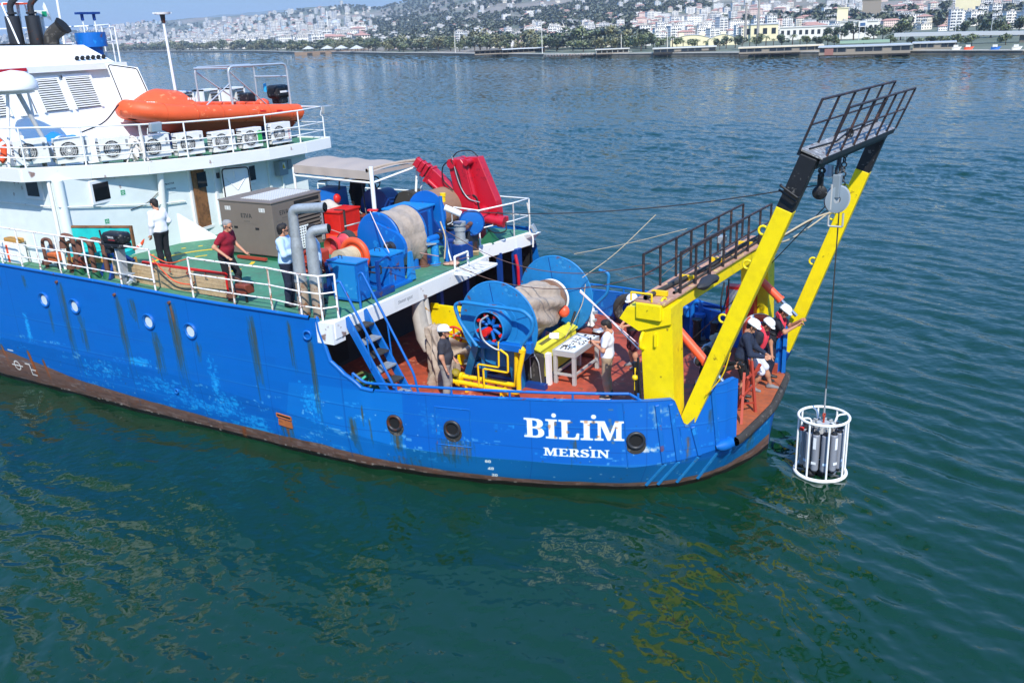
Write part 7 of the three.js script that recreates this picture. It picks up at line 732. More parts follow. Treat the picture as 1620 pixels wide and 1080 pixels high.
const gw = thing('green_wedge', 'dark green folded steel brackets on the starboard deck wing', 'bracket', [-7.9, U, -3]); part(gw, 'plate', M.greenDark, hexa([[-7.9, 3.155, -2.6], [-7.5, 3.155, -2.6], [-7.5, 3.155, -3.0], [-7.9, 3.155, -3.0]], [[-7.72, 3.5, -2.78], [-7.7, 3.5, -2.78], [-7.7, 3.5, -2.82], [-7.72, 3.5, -2.82]]), hexa([[-8.2, 3.155, -2.3], [-7.85, 3.155, -2.3], [-7.85, 3.155, -2.6], [-8.2, 3.155, -2.6]], [[-8.0, 3.42, -2.45], [-7.98, 3.42, -2.45], [-7.98, 3.42, -2.47], [-8.0, 3.42, -2.47]])); const fl = thing('flood_light', 'small flood lamp on the outer corner of the starboard deck wing', 'lamp', [-7.15, U, -4.1]); part(fl, 'housing', M.galv, bx(-7.1, 3.3, -4.15, 0.08, 0.22, 0.26, 0.02, 0.3, 0, 0.5)); part(fl, 'glass', M.lampGlass, bx(-7.055, 3.29, -4.14, 0.01, 0.18, 0.22, 0, 0.3, 0, 0.5)); part(fl, 'bracket', M.whiteClean, hexa([[-7.3, 3.0, -3.9], [-7.1, 3.0, -4.1], [-7.1, 3.0, -4.2], [-7.3, 3.0, -4.2]], [[-7.3, 3.17, -3.8], [-6.95, 3.17, -4.0], [-6.95, 3.17, -4.3], [-7.3, 3.17, -4.3]])); tag(part(null, 'hanging_rope', M.ropeWhite, tube([[-7.25, 4.0, -4.1], [-7.22, 3.6, -4.15], [-7.2, 3.2, -4.1], [-7.0, 3.1, -3.9], [-6.95, 2.85, -3.8]], 0.025)), 'white rope hanging over the starboard deck corner', 'rope');
// port side: bench, outboard, plank-sided boat, gooseneck vents, trestle
const bench = thing('deck_bench', 'turquoise cushioned bench with a varnished wooden frame against the deckhouse', 'bench', [-15.2, 3.25, 3.5]); { const A = V(-15.95, 0, 3.7), B = V(-14.4, 0, 3.2), q = (t, y, o = 0) => A.clone().lerp(B, t).add(V(0.31 * o, y, 0.95 * o)), hx = (y0, y1, o0, o1, t0 = 0, t1 = 1) => hexa([q(t0, y0, o0), q(t1, y0, o0), q(t1, y0, o1), q(t0, y0, o1)], [q(t0, y1, o0), q(t1, y1, o0), q(t1, y1, o1), q(t0, y1, o1)]);
  part(bench, 'backrest', M.turquoise, hx(3.78, 4.32, -0.05, 0), grid(24, 6, (u, v) => q(u, lerp(3.8, 4.31, v), 0.012 + 0.015 * Math.sin(u * 24) * Math.sin(v * 3)).toArray())); part(bench, 'seat', M.turquoise, hx(3.66, 3.78, -0.05, 0.4)); part(bench, 'top_rail', M.wood, hx(4.32, 4.36, -0.07, 0.03, -0.01, 1.01)); part(bench, 'apron', M.benchWood, hx(3.52, 3.66, 0.36, 0.41)); for (const [t, o] of [[0.02, 0.36], [0.98, 0.36], [0.02, -0.03], [0.98, -0.03]]) part(bench, 'leg', M.benchWood, bx(q(t, 0, o).x, 3.4, q(t, 0, o).z, 0.07, 0.34, 0.07)); part(bench, 'side_board', M.wood, hx(3.78, 4.36, -0.06, 0.02, 1.0, 1.03)); }
const ob = thing('outboard_motor', 'black outboard motor clamped to the white rail in front of the bench', 'outboard motor', [-13.5, U, 4.2]); part(ob, 'cowling', M.black, bx(-13.45, 4.38, 4.3, 0.66, 0.28, 0.34, 0.1, 0.1), bx(-13.45, 4.2, 4.3, 0.6, 0.12, 0.3, 0.04, 0.1)); part(ob, 'printed_name', textMat(128, 40, '#1c1d20', (c) => { c.fillStyle = '#d8dadd'; c.font = 'bold 22px sans-serif'; c.fillText('YAMAHA', 16, 22); c.fillStyle = '#b03030'; c.fillRect(10, 30, 108, 5); }), quad([-13.68, 4.33, 4.478], [-13.25, 4.33, 4.478], [-13.68, 4.47, 4.478])); part(ob, 'leg', M.galv, hexa([[-13.52, 3.45, 4.22], [-13.36, 3.45, 4.22], [-13.36, 3.45, 4.34], [-13.52, 3.45, 4.34]], [[-13.5, 4.16, 4.2], [-13.36, 4.16, 4.2], [-13.36, 4.16, 4.38], [-13.5, 4.16, 4.38]])); part(ob, 'cavitation_plate', M.galv, bx(-13.38, 3.52, 4.28, 0.42, 0.03, 0.2, 0.01)); part(ob, 'propeller', M.alu, cyl([-13.25, 3.38, 4.28], [-13.12, 3.38, 4.28], 0.05), [0, 1, 2].map((k) => bx(-13.2, 3.38 + 0.09 * Math.cos(k * 2.09), 4.28 + 0.09 * Math.sin(k * 2.09), 0.02, 0.12, 0.09, 0.008, 0, k * 2.09, 0.3))); part(ob, 'skeg', M.galv, hexa([[-13.5, 3.25, 4.27], [-13.4, 3.25, 4.27], [-13.4, 3.25, 4.29], [-13.5, 3.25, 4.29]], [[-13.55, 3.46, 4.24], [-13.3, 3.46, 4.24], [-13.3, 3.46, 4.32], [-13.55, 3.46, 4.32]])); part(ob, 'clamp', M.darkSteel, bx(-13.72, 4.12, 4.3, 0.18, 0.24, 0.24, 0.03), bx(-13.8, 4.25, 4.3, 0.1, 0.1, 0.3, 0.02), cyl([-13.85, 4.3, 4.4], [-13.85, 4.55, 4.42], 0.02)); part(ob, 'mounting_board', M.plankWood, bx(-13.62, 4.0, 4.22, 0.2, 0.24, 0.06));
const skiff = thing('plank_screen', 'long low screen of weathered horizontal planks with a red top edge beside the rail', 'plank screen', [-12.2, U, 3.6]); { const z = (x) => 3.95 + (x + 14.2) * 0.03, R = rng(88); for (let r = 0; r < 6; r++) { const y0 = 3.2 + r * 0.088, cuts = [-14.25, -13.1 - R() * 0.3, -11.9 - R() * 0.4, -10.3]; for (let k = 0; k < 3; k++) part(skiff, 'plank', M.plankWood, beam([cuts[k] + 0.006, y0 + 0.042, z(cuts[k]) + R() * 0.012], [cuts[k + 1] - 0.006, y0 + 0.042, z(cuts[k + 1]) + R() * 0.012], 0.025, 0.078 + R() * 0.004)); } part(skiff, 'red_edge', M.redBright, beam([-13.1, 3.75, z(-13.1)], [-10.28, 3.75, z(-10.3)], 0.05, 0.05), beam([-10.27, 3.16, z(-10.3)], [-10.27, 3.75, z(-10.3)], 0.05, 0.04, [1, 0, 0])); part(skiff, 'hook', M.redOxide, [-12.7, -12.1, -11.5, -10.9].map((x) => bent([[x, 3.72, z(x) + 0.03], [x, 3.66, z(x) + 0.08], [x + 0.08, 3.64, z(x) + 0.08]], 0.012, 0.02, 5))); part(skiff, 'batten', M.wood, [-13.6, -12.3, -11.0].map((x) => box(x, 3.17, z(x) - 0.06, x + 0.06, 3.72, z(x) - 0.02))); part(skiff, 'rope', M.orange, tube([[-12.25, 4.0, 4.36], [-11.9, 3.5, 4.2], [-11.4, 3.42, 4.15], [-11.05, 3.55, 4.3]], 0.014), tube([[-12.28, 4.1, 4.38], [-11.7, 3.95, 4.38], [-11.05, 4.1, 4.38]], 0.013)); part(skiff, 'dark_rope', M.hose, tube([[-12.25, 3.8, 4.36], [-11.8, 3.35, 4.2], [-11.4, 3.3, 4.15], [-11.05, 3.5, 4.3]], 0.014)); }
const vents = [[-16.75, 4.05, 0.75, 'first rusty gooseneck air pipe with an orange box by the rail, leftmost'], [-15.75, 4.05, 0.78, 'second rusty gooseneck air pipe with a brown box by the rail'], [-10.15, 4.1, 0.55, 'rusty gooseneck air pipe with a brown valve box by the rail near the red-shirted man']]; for (const [i, [x, z, h, lab]] of vents.entries()) { const y = deckY(x), t = thing('air_pipe', lab, 'air pipe', [x, y, z]); part(t, 'pipe', M.rustPipe, bent([[x, y, z], [x, y + h, z], [x + 0.28, y + h, z - 0.04], [x + 0.28, y + h - 0.25, z - 0.04]], 0.045, 0.16, 10)); part(t, 'flange', M.rustPipe, cyl([x, y + 0.1, z], [x, y + 0.15, z], 0.12, 0.12, 14), cyl([x, y + 0.15, z], [x, y + 0.2, z], 0.1, 0.1, 14)); part(t, 'box', i === 0 ? paint('#c0602c', { rough: 0.7, mottle: 0.2, seed: 520 }) : M.brownPaint, box(x + 0.16, y + 0.2, z - 0.22, x + 0.5, y + 0.42, z + 0.06, 0.03)); part(t, 'stand', M.hose, cyl([x + 0.38, y, z - 0.06], [x + 0.38, y + 0.2, z - 0.06], 0.03)); }
for (const [x, z, h, lab] of [[-15.4, 4.1, 0.95, 'tall brown gooseneck vent pipe in front of the bench, left one'], [-14.75, 4.12, 0.92, 'tall brown gooseneck vent pipe in front of the bench, middle one'], [-14.5, 3.95, 0.9, 'tall brown gooseneck vent pipe in front of the bench, right one']]) { const y = deckY(x), t = thing('vent_pipe', lab, 'vent pipe', [x, y, z]); part(t, 'pipe', M.rustPipe, bent([[x, y, z], [x, y + h, z], [x - 0.32, y + h + 0.04, z + 0.06], [x - 0.34, y + h - 0.22, z + 0.06]], 0.06, 0.16, 12)); part(t, 'head', M.rustPipe, cyl([x - 0.34, y + h - 0.3, z + 0.06], [x - 0.34, y + h - 0.12, z + 0.06], 0.09, 0.075, 16)); part(t, 'green_foot', M.greenDark, cyl([x, y, z], [x, y + 0.14, z], 0.14, 0.1, 14)); }
const ts = thing('blue_trestle', 'dark blue steel trestle stand leaning by the rail near the vent pipes', 'trestle', [-14.4, U, 3.8]); part(ts, 'leg', M.blueDark, beam([-14.75, 3.24, 4.0], [-14.55, 3.95, 3.7], 0.06, 0.09)); part(ts, 'leg', M.blueDark, beam([-14.25, 3.22, 4.1], [-14.3, 3.75, 3.8], 0.06, 0.09)); part(ts, 'beam', M.blueDark, beam([-14.7, 3.92, 3.75], [-13.75, 3.62, 3.75], 0.1, 0.14)); part(ts, 'brace', M.blueDark, beam([-14.6, 3.5, 3.85], [-14.0, 3.45, 3.85], 0.05, 0.06)); part(ts, 'cloth', M.blue, ball([-14.6, 3.95, 3.75], 0.14, 1.3, 0.5, 1));
const lk = thing('deck_locker', 'low white locker with a varnished wooden block on the side deck at the left edge', 'locker', [-18.1, deckY(-18), 4.0]); part(lk, 'case', M.whiteClean, box(-18.6, deckY(-18), 3.9, -17.75, 3.85, 4.15, 0.02)); part(lk, 'wood_block', M.benchWood, box(-18.3, 3.86, 3.92, -17.7, 3.98, 4.12, 0.03)); part(lk, 'orange_strip', M.orange, box(-18.2, 3.35, 4.15, -18.14, 3.8, 4.17));
// ---------------------------------------------------------------- boat deck: air conditioners, rescue boat, dome, mast
const acGroup = 'air-conditioner outdoor units along the boat deck edge';
function acUnit(label, x, z, turn, w = 0.78, h = 0.58) {
  const t = thing('air_conditioner', label, 'air conditioner', [x, roofY(z), z], turn, acGroup, true), y0 = 0.1; part(t, 'case', M.acWhite, box(-0.14, y0, -w / 2, 0.14, y0 + h, w / 2, 0.015)); const c = [0.145, y0 + h / 2, w * 0.12]; const g = part(t, 'fan_grille', M.grille, lathe([[0, -0.004], [0.225, -0.004], [0.225, 0.0], [0, 0.0]], c, [1, 0, 0], 28)); part(g, 'guard', M.acWhite, [0.07, 0.12, 0.17, 0.22].map((r) => ring([0.152, c[1], c[2]], [1, 0, 0], r, 0.0045, 28, 4)), [...Array(10)].map((_, k) => cyl([0.153, c[1], c[2]], [0.153, c[1] + 0.22 * Math.sin(k * 0.628), c[2] + 0.22 * Math.cos(k * 0.628)], 0.003, 0.003, 4)), cyl([0.148, c[1], c[2]], [0.165, c[1], c[2]], 0.045, 0.04, 14)); part(g, 'blade', M.fan, [...Array(4)].map((_, k) => bx(0.148, c[1] + 0.1 * Math.sin(k * 1.57 + 0.4), c[2] + 0.1 * Math.cos(k * 1.57 + 0.4), 0.004, 0.12, 0.14, 0, 0, k * 1.57))); part(t, 'side_louvre', M.grille, [...Array(6)].map((_, k) => box(-0.12, y0 + 0.1 + k * 0.075, w / 2, 0.1, y0 + 0.13 + k * 0.075, w / 2 + 0.004))); part(t, 'foot', M.grille, box(-0.15, 0, -w * 0.36, 0.15, y0, -w * 0.3), box(-0.15, 0, w * 0.3, 0.15, y0, w * 0.36)); part(t, 'label', plain('#8a8d90', 0.6), box(0.14, y0 + h * 0.55, -w * 0.42, 0.143, y0 + h * 0.85, -w * 0.34)); return t;
}
for (const [lab, x, z, turn, w, h] of [['grey-looking air conditioner behind the rail post, leftmost of the row', -16.75, 3.85, -0.35, 0.78, 0.6], ['second air conditioner from the left, beside the blue tarpaulin', -16.35, 3.0, -0.4, 0.82, 0.62], ['third air conditioner from the left, with coiled hoses on its right', -16.0, 2.05, -0.3, 0.8, 0.6], ['air conditioner right of the coiled hoses, under the flood lamp', -15.68, 1.05, -0.22, 0.78, 0.58], ['air conditioner under the middle of the orange boat, with open slatted side', -15.45, 0.1, -0.2, 0.8, 0.6], ['air conditioner third from the right end of the row', -15.25, -0.9, -0.14, 0.74, 0.56], ['air conditioner second from the right end, with a green sticker', -15.12, -1.85, -0.1, 0.7, 0.56], ['rightmost air conditioner of the row, with red lettering', -15.05, -2.95, -0.05, 0.78, 0.6]]) { const t = acUnit(lab, x, z, turn, w, h); if (/green sticker/.test(lab)) part(t, 'green_sticker', plain('#2fae52', 0.5), box(0.145, 0.2, -0.33, 0.15, 0.55, -0.18)); if (/red letter/.test(lab)) part(t, 'printed_name', textMat(32, 128, '#dedfdc', (c) => { c.fillStyle = '#c03a3a'; c.font = 'bold 26px sans-serif'; c.translate(24, 122); c.rotate(-Math.PI / 2); c.fillText('VESTEL', 6, 0); }), grid(1, 1, (u, v) => [0.146, 0.15 + 0.5 * v, -0.24 - 0.12 * u])); }
for (const [x, z, lab] of [[-19.3, -3.2, 'white equipment frame behind the orange boat, left one'], [-19.0, -4.0, 'white equipment frame behind the orange boat, middle one'], [-18.6, -4.75, 'white equipment frame behind the orange boat, right one']]) { const t = thing('equipment_rack', lab, 'rack', [x, roofY(z), z]); part(t, 'frame', M.whiteClean, box(x - 0.2, 6.3, z - 0.35, x + 0.2, 7.1, z - 0.3), box(x - 0.2, 6.3, z + 0.3, x + 0.2, 7.1, z + 0.35), box(x - 0.2, 7.05, z - 0.35, x + 0.2, 7.1, z + 0.35)); part(t, 'grille', M.grille, [0, 1, 2, 3, 4].map((k) => box(x + 0.15, 6.5 + k * 0.1, z - 0.3, x + 0.18, 6.55 + k * 0.1, z - 0.02))); part(t, 'case', M.acWhite, box(x - 0.18, 5.6, z - 0.3, x + 0.14, 7.0, z + 0.02)); }
const rib = thing('rescue_boat', 'orange rigid inflatable rescue boat with steel frame resting on the boat deck', 'boat', [-16.8, roofY(-1.5), -2]);
{ const bow = V(-17.05, 6.76, 0.66), st = V(-16.6, 6.3, -4.95), A = (t, s = 0, y = 0) => bow.clone().lerp(st, t).add(V(s, y, 0)), half = (t) => 0.78 * Math.sqrt(1 - Math.pow(1 - clamp(t / 0.32), 2)); const port = [], stb = []; for (let i = 0; i <= 26; i++) { const t = i / 26; port.push(A(t, half(t), t < 0.25 ? 0.16 * (1 - t / 0.25) ** 2 : 0)); stb.push(A(t, -half(t), t < 0.25 ? 0.16 * (1 - t / 0.25) ** 2 : 0)); }
  const loop = [...stb.slice(1).reverse(), ...port]; const tb = part(rib, 'inflatable_tube', M.boatOrange, sweep(loop, (u) => 0.25 * (Math.abs(u - 0.5) > 0.484 ? Math.max(0.25, Math.sqrt(Math.max(0, 1 - ((Math.abs(u - 0.5) - 0.484) / 0.016) ** 2))) : 1), 16)); part(tb, 'seam_band', paint('#c4491f', { rough: 0.6, mottle: 0.1, seed: 530 }), [3, 7, 11, 15, 19, 23].map((i) => ring(port[i].toArray(), st.clone().sub(bow).normalize().toArray(), 0.25, 0.012, 22, 5))); part(tb, 'grab_line', M.ropeWhite, tube([8, 10, 12, 14, 16, 18].map((i) => port[i].clone().add(V(0.22, 0.1 - 0.05 * (i % 4 ? 1 : 0), 0))), 0.01)); part(tb, 'red_patch', M.redBright, [17, 20].map((i) => beam(port[i].clone().add(V(0.24, 0.06, 0)), port[i + 1].clone().add(V(0.24, 0.06, 0)), 0.03, 0.05)));
  part(rib, 'hull', paint('#a83c22', { rough: 0.5, mottle: 0.12, seed: 531 }), grid(20, 12, (u, v) => { const t = lerp(0.03, 0.98, u), h = half(t) * 0.98, a = v * 2 - 1, p = A(t, a * h, 0); const k = Math.min(1, t * 3.2); p.y -= 0.1 + (0.62 * k) * (1 - Math.abs(a)) ** 0.8; return p.toArray(); }), grid(14, 2, (u, v) => { const t = lerp(0.08, 0.98, u), h = half(t) * 0.95, p = A(t, (v * 2 - 1) * h, -0.12); return p.toArray(); })); part(rib, 'bow_cover', M.boatOrange, grid(16, 10, (u, v) => { const t = lerp(0.02, 0.3, u), h = half(t) + 0.05, a = v * 2 - 1, p = A(t, a * h, 0.2); p.y += (0.5 * Math.sin(Math.min(1, u * 1.6) * Math.PI * 0.5) * (1 - 0.25 * Math.max(0, u - 0.6))) * (1 - Math.abs(a) ** 1.6); return p.toArray(); }), grid(8, 6, (u, v) => { const a = v * 2 - 1, h = half(0.3) + 0.05, p = A(lerp(0.3, 0.36, u), a * h, 0.2); p.y += 0.45 * (1 - Math.abs(a) ** 1.6) * (1 - u) ; return p.toArray(); })); part(rib, 'printed_name', plain('#f0ece4', 0.6), [0, 1, 2, 3, 4].map((k) => beam(A(0.27 + k * 0.012, 0.62, 0.42), A(0.277 + k * 0.012, 0.62, 0.42), 0.01, 0.06)), [0, 1, 2, 3].map((k) => beam(A(0.05 + k * 0.012, 0.5, 0.32), A(0.057 + k * 0.012, 0.52, 0.32), 0.01, 0.05))); part(rib, 'seat_row', M.orange, [0.42, 0.52, 0.62, 0.72].map((t) => { const p = A(t, 0, 0.16); return bx(p.x, p.y, p.z, 1.1, 0.34, 0.28, 0.06); })); part(rib, 'keel_cradle', M.blueDark, bx(-16.9, 5.95, -0.6, 1.2, 0.3, 0.2), bx(-16.7, 5.85, -3.6, 1.2, 0.3, 0.2));
  const a0 = A(0.53, 0.7, 0.2), a1 = A(0.93, 0.7, 0.2), b0 = A(0.53, -0.7, 0.2), b1 = A(0.93, -0.7, 0.2), H = 1.12; part(rib, 'roll_bar', M.alu, bent([a0, a0.clone().setY(a0.y + H), a1.clone().setY(a1.y + H + 0.15), a1], 0.035, 0.2, 8), bent([b0, b0.clone().setY(b0.y + H), b1.clone().setY(b1.y + H + 0.15), b1], 0.03, 0.2, 8), cyl(a0.clone().setY(a0.y + H - 0.03), b0.clone().setY(b0.y + H - 0.03), 0.03), cyl(a1.clone().setY(a1.y + H * 0.8), b1.clone().setY(b1.y + H * 0.8), 0.03)); part(rib, 'stay', M.alu, cyl(A(0.35, 0.65, 0.15), a0.clone().setY(a0.y + 0.65), 0.02), cyl(a0.clone().setY(a0.y + H - 0.1), A(0.8, 0.5, 0.2), 0.022), cyl(b0.clone().setY(b0.y + H - 0.1), A(0.8, -0.5, 0.2), 0.022)); const om = part(rib, 'outboard_engine', M.black, bx(-16.6, 6.95, -4.75, 0.5, 0.42, 0.62, 0.12), bx(-16.6, 6.68, -4.8, 0.36, 0.2, 0.4, 0.05)); part(om, 'white_stripe', M.whiteClean, bx(-16.345, 6.95, -4.78, 0.008, 0.06, 0.4)); part(rib, 'console', M.black, bx(-16.9, 6.75, -3.7, 0.4, 0.5, 0.35, 0.06)); part(rib, 'blue_pump', plain('#2aa4d8', 0.5), cyl([-16.4, 7.0, -4.0], [-16.4, 7.25, -4.0], 0.05)); part(rib, 'orange_bag', M.orangeRed, ball([-16.5, 6.65, -3.9], 0.2, 1, 0.8, 1.2)); }
const dome = thing('satellite_dome', 'white satellite dome on a tripod at the left edge of the boat deck', 'satellite dome', [-17, 5.8, 3.7]); part(dome, 'radome', M.whiteClean, lathe([[0, 0], [0.5, 0], [0.53, 0.06], [0.52, 0.18], [0.44, 0.34], [0.28, 0.45], [0, 0.5]], [-17.0, 7.62, 3.75], [0, 1, 0], 34), cyl([-17, 7.57, 3.75], [-17, 7.62, 3.75], 0.42)); part(dome, 'leg', M.greySteel, cyl([-17, 7.6, 3.7], [-16.8, 5.85, 3.2], 0.06, 0.05)); part(dome, 'leg', M.whiteClean, cyl([-16.9, 7.58, 3.5], [-17.0, 7.0, 3.42], 0.03)); part(dome, 'leg', M.whiteClean, cyl([-17.1, 7.58, 3.9], [-17.2, 5.85, 4.2], 0.04));
const am = thing('antenna_mast', 'slender white mast with a flat antenna plate beside the orange boat', 'mast', [-17.9, 5.6, -1.85]); part(am, 'pole', M.whiteClean, cyl([-17.9, 5.6, -1.85], [-17.95, 9.2, -1.82], 0.055, 0.035, 10)); part(am, 'collar', M.darkSteel, cyl([-17.95, 9.12, -1.82], [-17.95, 9.36, -1.82], 0.055, 0.075, 12)); part(am, 'plate', M.whiteClean, cyl([-17.95, 9.36, -1.82], [-17.95, 9.42, -1.82], 0.22, 0.24, 20), box(-17.98, 9.38, -2.14, -17.92, 9.42, -1.5));
const wp = thing('whip_mast', 'tall thin white whip mast leaning beside the funnel', 'mast', [-19.6, 8.1, 1.2]); part(wp, 'pole', M.whiteClean, cyl([-20.2, 8.15, -0.05], [-20.2, 11.2, -0.12], 0.045, 0.03, 8)); part(wp, 'foot', M.whiteClean, cyl([-20.2, 8.12, -0.05], [-20.2, 8.3, -0.05], 0.07));
for (const [z, lab] of [[-0.8, 'left small dark weather sensor on a thin pole above the funnel deck'], [-1.2, 'right small dark weather sensor on a thin pole above the funnel deck']]) { const t = thing('weather_sensor', lab, 'sensor', [-20.2, 8.1, z]); part(t, 'pole', M.whiteClean, cyl([-20.2, 8.1, z], [-20.2, 9.35, z], 0.025, 0.02, 6)); part(t, 'head', M.blueDark, box(-20.3, 9.47, z - 0.16, -20.1, 9.53, z + 0.16), cyl([-20.2, 9.3, z], [-20.2, 9.47, z], 0.045)); }
const radar = thing('radar_dish', 'white dish antenna with a green patch above the funnel', 'antenna', [-20.5, 8.2, 0.4]); part(radar, 'mast', M.whiteClean, cyl([-20.5, 8.2, 0.3], [-20.5, 9.45, 0.3], 0.06, 0.05, 10)); part(radar, 'dish', M.whiteClean, lathe([[0, 0], [0.16, 0.02], [0.26, 0.09], [0.27, 0.1], [0.16, 0.04], [0, 0.02]], [-20.6, 9.55, 0.12], [0.5, 0.2, -0.85], 26)); part(radar, 'box', M.whiteClean, bx(-20.4, 9.5, 0.4, 0.2, 0.18, 0.36, 0.02)); part(radar, 'green_patch', plain('#18a06a', 0.5), bx(-20.29, 9.5, 0.33, 0.01, 0.14, 0.14));
const lmp = (x, y, z, lab) => { const t = thing('flood_lamp', lab, 'lamp', [x, y, z]); part(t, 'housing', M.galv, bx(x, y, z, 0.1, 0.24, 0.36, 0.02, 0, 0, -0.2)); part(t, 'glass', M.lampGlass, bx(x + 0.055, y - 0.01, z, 0.01, 0.2, 0.31, 0, 0, 0, -0.2)); part(t, 'yoke', M.whiteClean, bent([[x - 0.05, y, z + 0.2], [x - 0.1, y - 0.18, z + 0.2], [x - 0.1, y - 0.18, z - 0.2], [x - 0.05, y, z - 0.2]], 0.014, 0.03, 6)); }; lmp(-15.45, 6.5, 1.1, 'grey flood lamp on the boat deck rail left of centre'); lmp(-14.7, 6.4, -4.8, 'grey flood lamp at the outer right corner of the boat deck rail');
const th = thing('hose_coil', 'tangle of white hoses and cable ties behind the boat deck rail post', 'hoses', [-15.8, 5.6, 1.6]); { const R = rng(3), g = []; for (let k = 0; k < 7; k++) g.push(tube([[-16.0 + R() * 0.3, 5.68, 1.9 - R() * 0.4], [-15.9 + R() * 0.3, 5.9 + R() * 0.3, 1.75], [-15.75 + R() * 0.2, 6.0 + R() * 0.3, 1.6], [-15.65 + R() * 0.2, 5.68, 1.45]], 0.025)); part(th, 'hose', M.ropeWhite, g); part(th, 'rope', M.ropeWhite, tube([[-15.5, 6.6, 1.55], [-15.53, 6.2, 1.5], [-15.47, 5.75, 1.56]], 0.03)); }
const bt = thing('blue_tarpaulin', 'blue and white tarpaulin lying behind the left air conditioners', 'tarpaulin', [-17, 5.8, 3]); part(bt, 'cloth', M.blueLight, grid(18, 8, (u, v) => [-17.0 + v * 0.3, 6.38 + 0.16 * Math.sin(u * 3.1) + 0.04 * Math.sin(u * 14) - v * 0.1, 3.7 - u * 1.3])); part(bt, 'white_fold', M.whiteClean, grid(10, 4, (u, v) => [-16.7 + v * 0.1, 6.34 + 0.14 * Math.sin(u * 3.1), 3.3 - u * 0.5]));
const sv = thing('red_valve', 'small dark red valve head on the sloping casing below the boat bow', 'valve', [-16.9, 6.4, 0.2]); part(sv, 'wheel', plain('#7a1f24', 0.5), ring([-16.75, 6.72, 0.1], [1, 0.4, 0], 0.09, 0.025, 16, 6)); part(sv, 'stem', plain('#7a1f24', 0.5), cyl([-16.95, 6.4, 0.1], [-16.75, 6.72, 0.1], 0.03)); wire('boat_lashing', 'dark lashing line from the rail up to the orange boat bow', [[-16.1, 6.55, 2.8], [-16.4, 6.7, 1.9], [-16.9, 7.05, 1.0]], 0.02, M.hose, 'line');
// ---------------------------------------------------------------- people: skeletons meshed as one smooth surface, clothes over them
function surfaceNet(sdf, lo, hi, h) {
  const n = [0, 1, 2].map((k) => Math.ceil((hi[k] - lo[k]) / h) + 2), [nx, ny, nz] = n, F = new Float32Array(nx * ny * nz), id = new Int32Array(nx * ny * nz).fill(-1), at3 = (i, j, k) => i + nx * (j + ny * k);
  for (let k = 0; k < nz; k++) for (let j = 0; j < ny; j++) for (let i = 0; i < nx; i++) F[at3(i, j, k)] = sdf(lo[0] + i * h, lo[1] + j * h, lo[2] + k * h);
  const P = [], N = [], I = [], E = [[0, 1], [2, 3], [4, 5], [6, 7], [0, 2], [1, 3], [4, 6], [5, 7], [0, 4], [1, 5], [2, 6], [3, 7]];
  for (let k = 0; k < nz - 1; k++) for (let j = 0; j < ny - 1; j++) for (let i = 0; i < nx - 1; i++) {
    const f = []; let s = 0; for (let c = 0; c < 8; c++) { f[c] = F[at3(i + (c & 1), j + ((c >> 1) & 1), k + (c >> 2))]; if (f[c] < 0) s++; } if (!s || s === 8) continue;
    let x = 0, y = 0, z = 0, m = 0; for (const [a, b] of E) if ((f[a] < 0) !== (f[b] < 0)) { const t = f[a] / (f[a] - f[b]); x += lerp(a & 1, b & 1, t); y += lerp((a >> 1) & 1, (b >> 1) & 1, t); z += lerp(a >> 2, b >> 2, t); m++; }
    x = lo[0] + (i + x / m) * h; y = lo[1] + (j + y / m) * h; z = lo[2] + (k + z / m) * h; id[at3(i, j, k)] = P.length / 3; P.push(x, y, z); const e = h * 0.6, d = sdf(x, y, z), g = V(sdf(x + e, y, z) - d, sdf(x, y + e, z) - d, sdf(x, y, z + e) - d).normalize(); N.push(g.x, g.y, g.z);
  }
  const quad4 = (a, b, c, d, flip) => { if (a < 0 || b < 0 || c < 0 || d < 0) return; flip ? I.push(a, c, b, a, d, c) : I.push(a, b, c, a, c, d); };
  for (let k = 1; k < nz - 1; k++) for (let j = 1; j < ny - 1; j++) for (let i = 1; i < nx - 1; i++) { const f = F[at3(i, j, k)] < 0; if (f !== F[at3(i + 1, j, k)] < 0) quad4(id[at3(i, j - 1, k - 1)], id[at3(i, j, k - 1)], id[at3(i, j, k)], id[at3(i, j - 1, k)], !f); if (f !== F[at3(i, j + 1, k)] < 0) quad4(id[at3(i - 1, j, k - 1)], id[at3(i - 1, j, k)], id[at3(i, j, k)], id[at3(i, j, k - 1)], !f); if (f !== F[at3(i, j, k + 1)] < 0) quad4(id[at3(i - 1, j - 1, k)], id[at3(i, j - 1, k)], id[at3(i, j, k)], id[at3(i - 1, j, k)], !f); }
  const g = new THREE.BufferGeometry(); g.setAttribute('position', new THREE.Float32BufferAttribute(P, 3)); g.setAttribute('normal', new THREE.Float32BufferAttribute(N, 3)); g.setAttribute('uv', new THREE.Float32BufferAttribute(new Float32Array(P.length / 3 * 2), 2)); g.setIndex(I); return g;
}
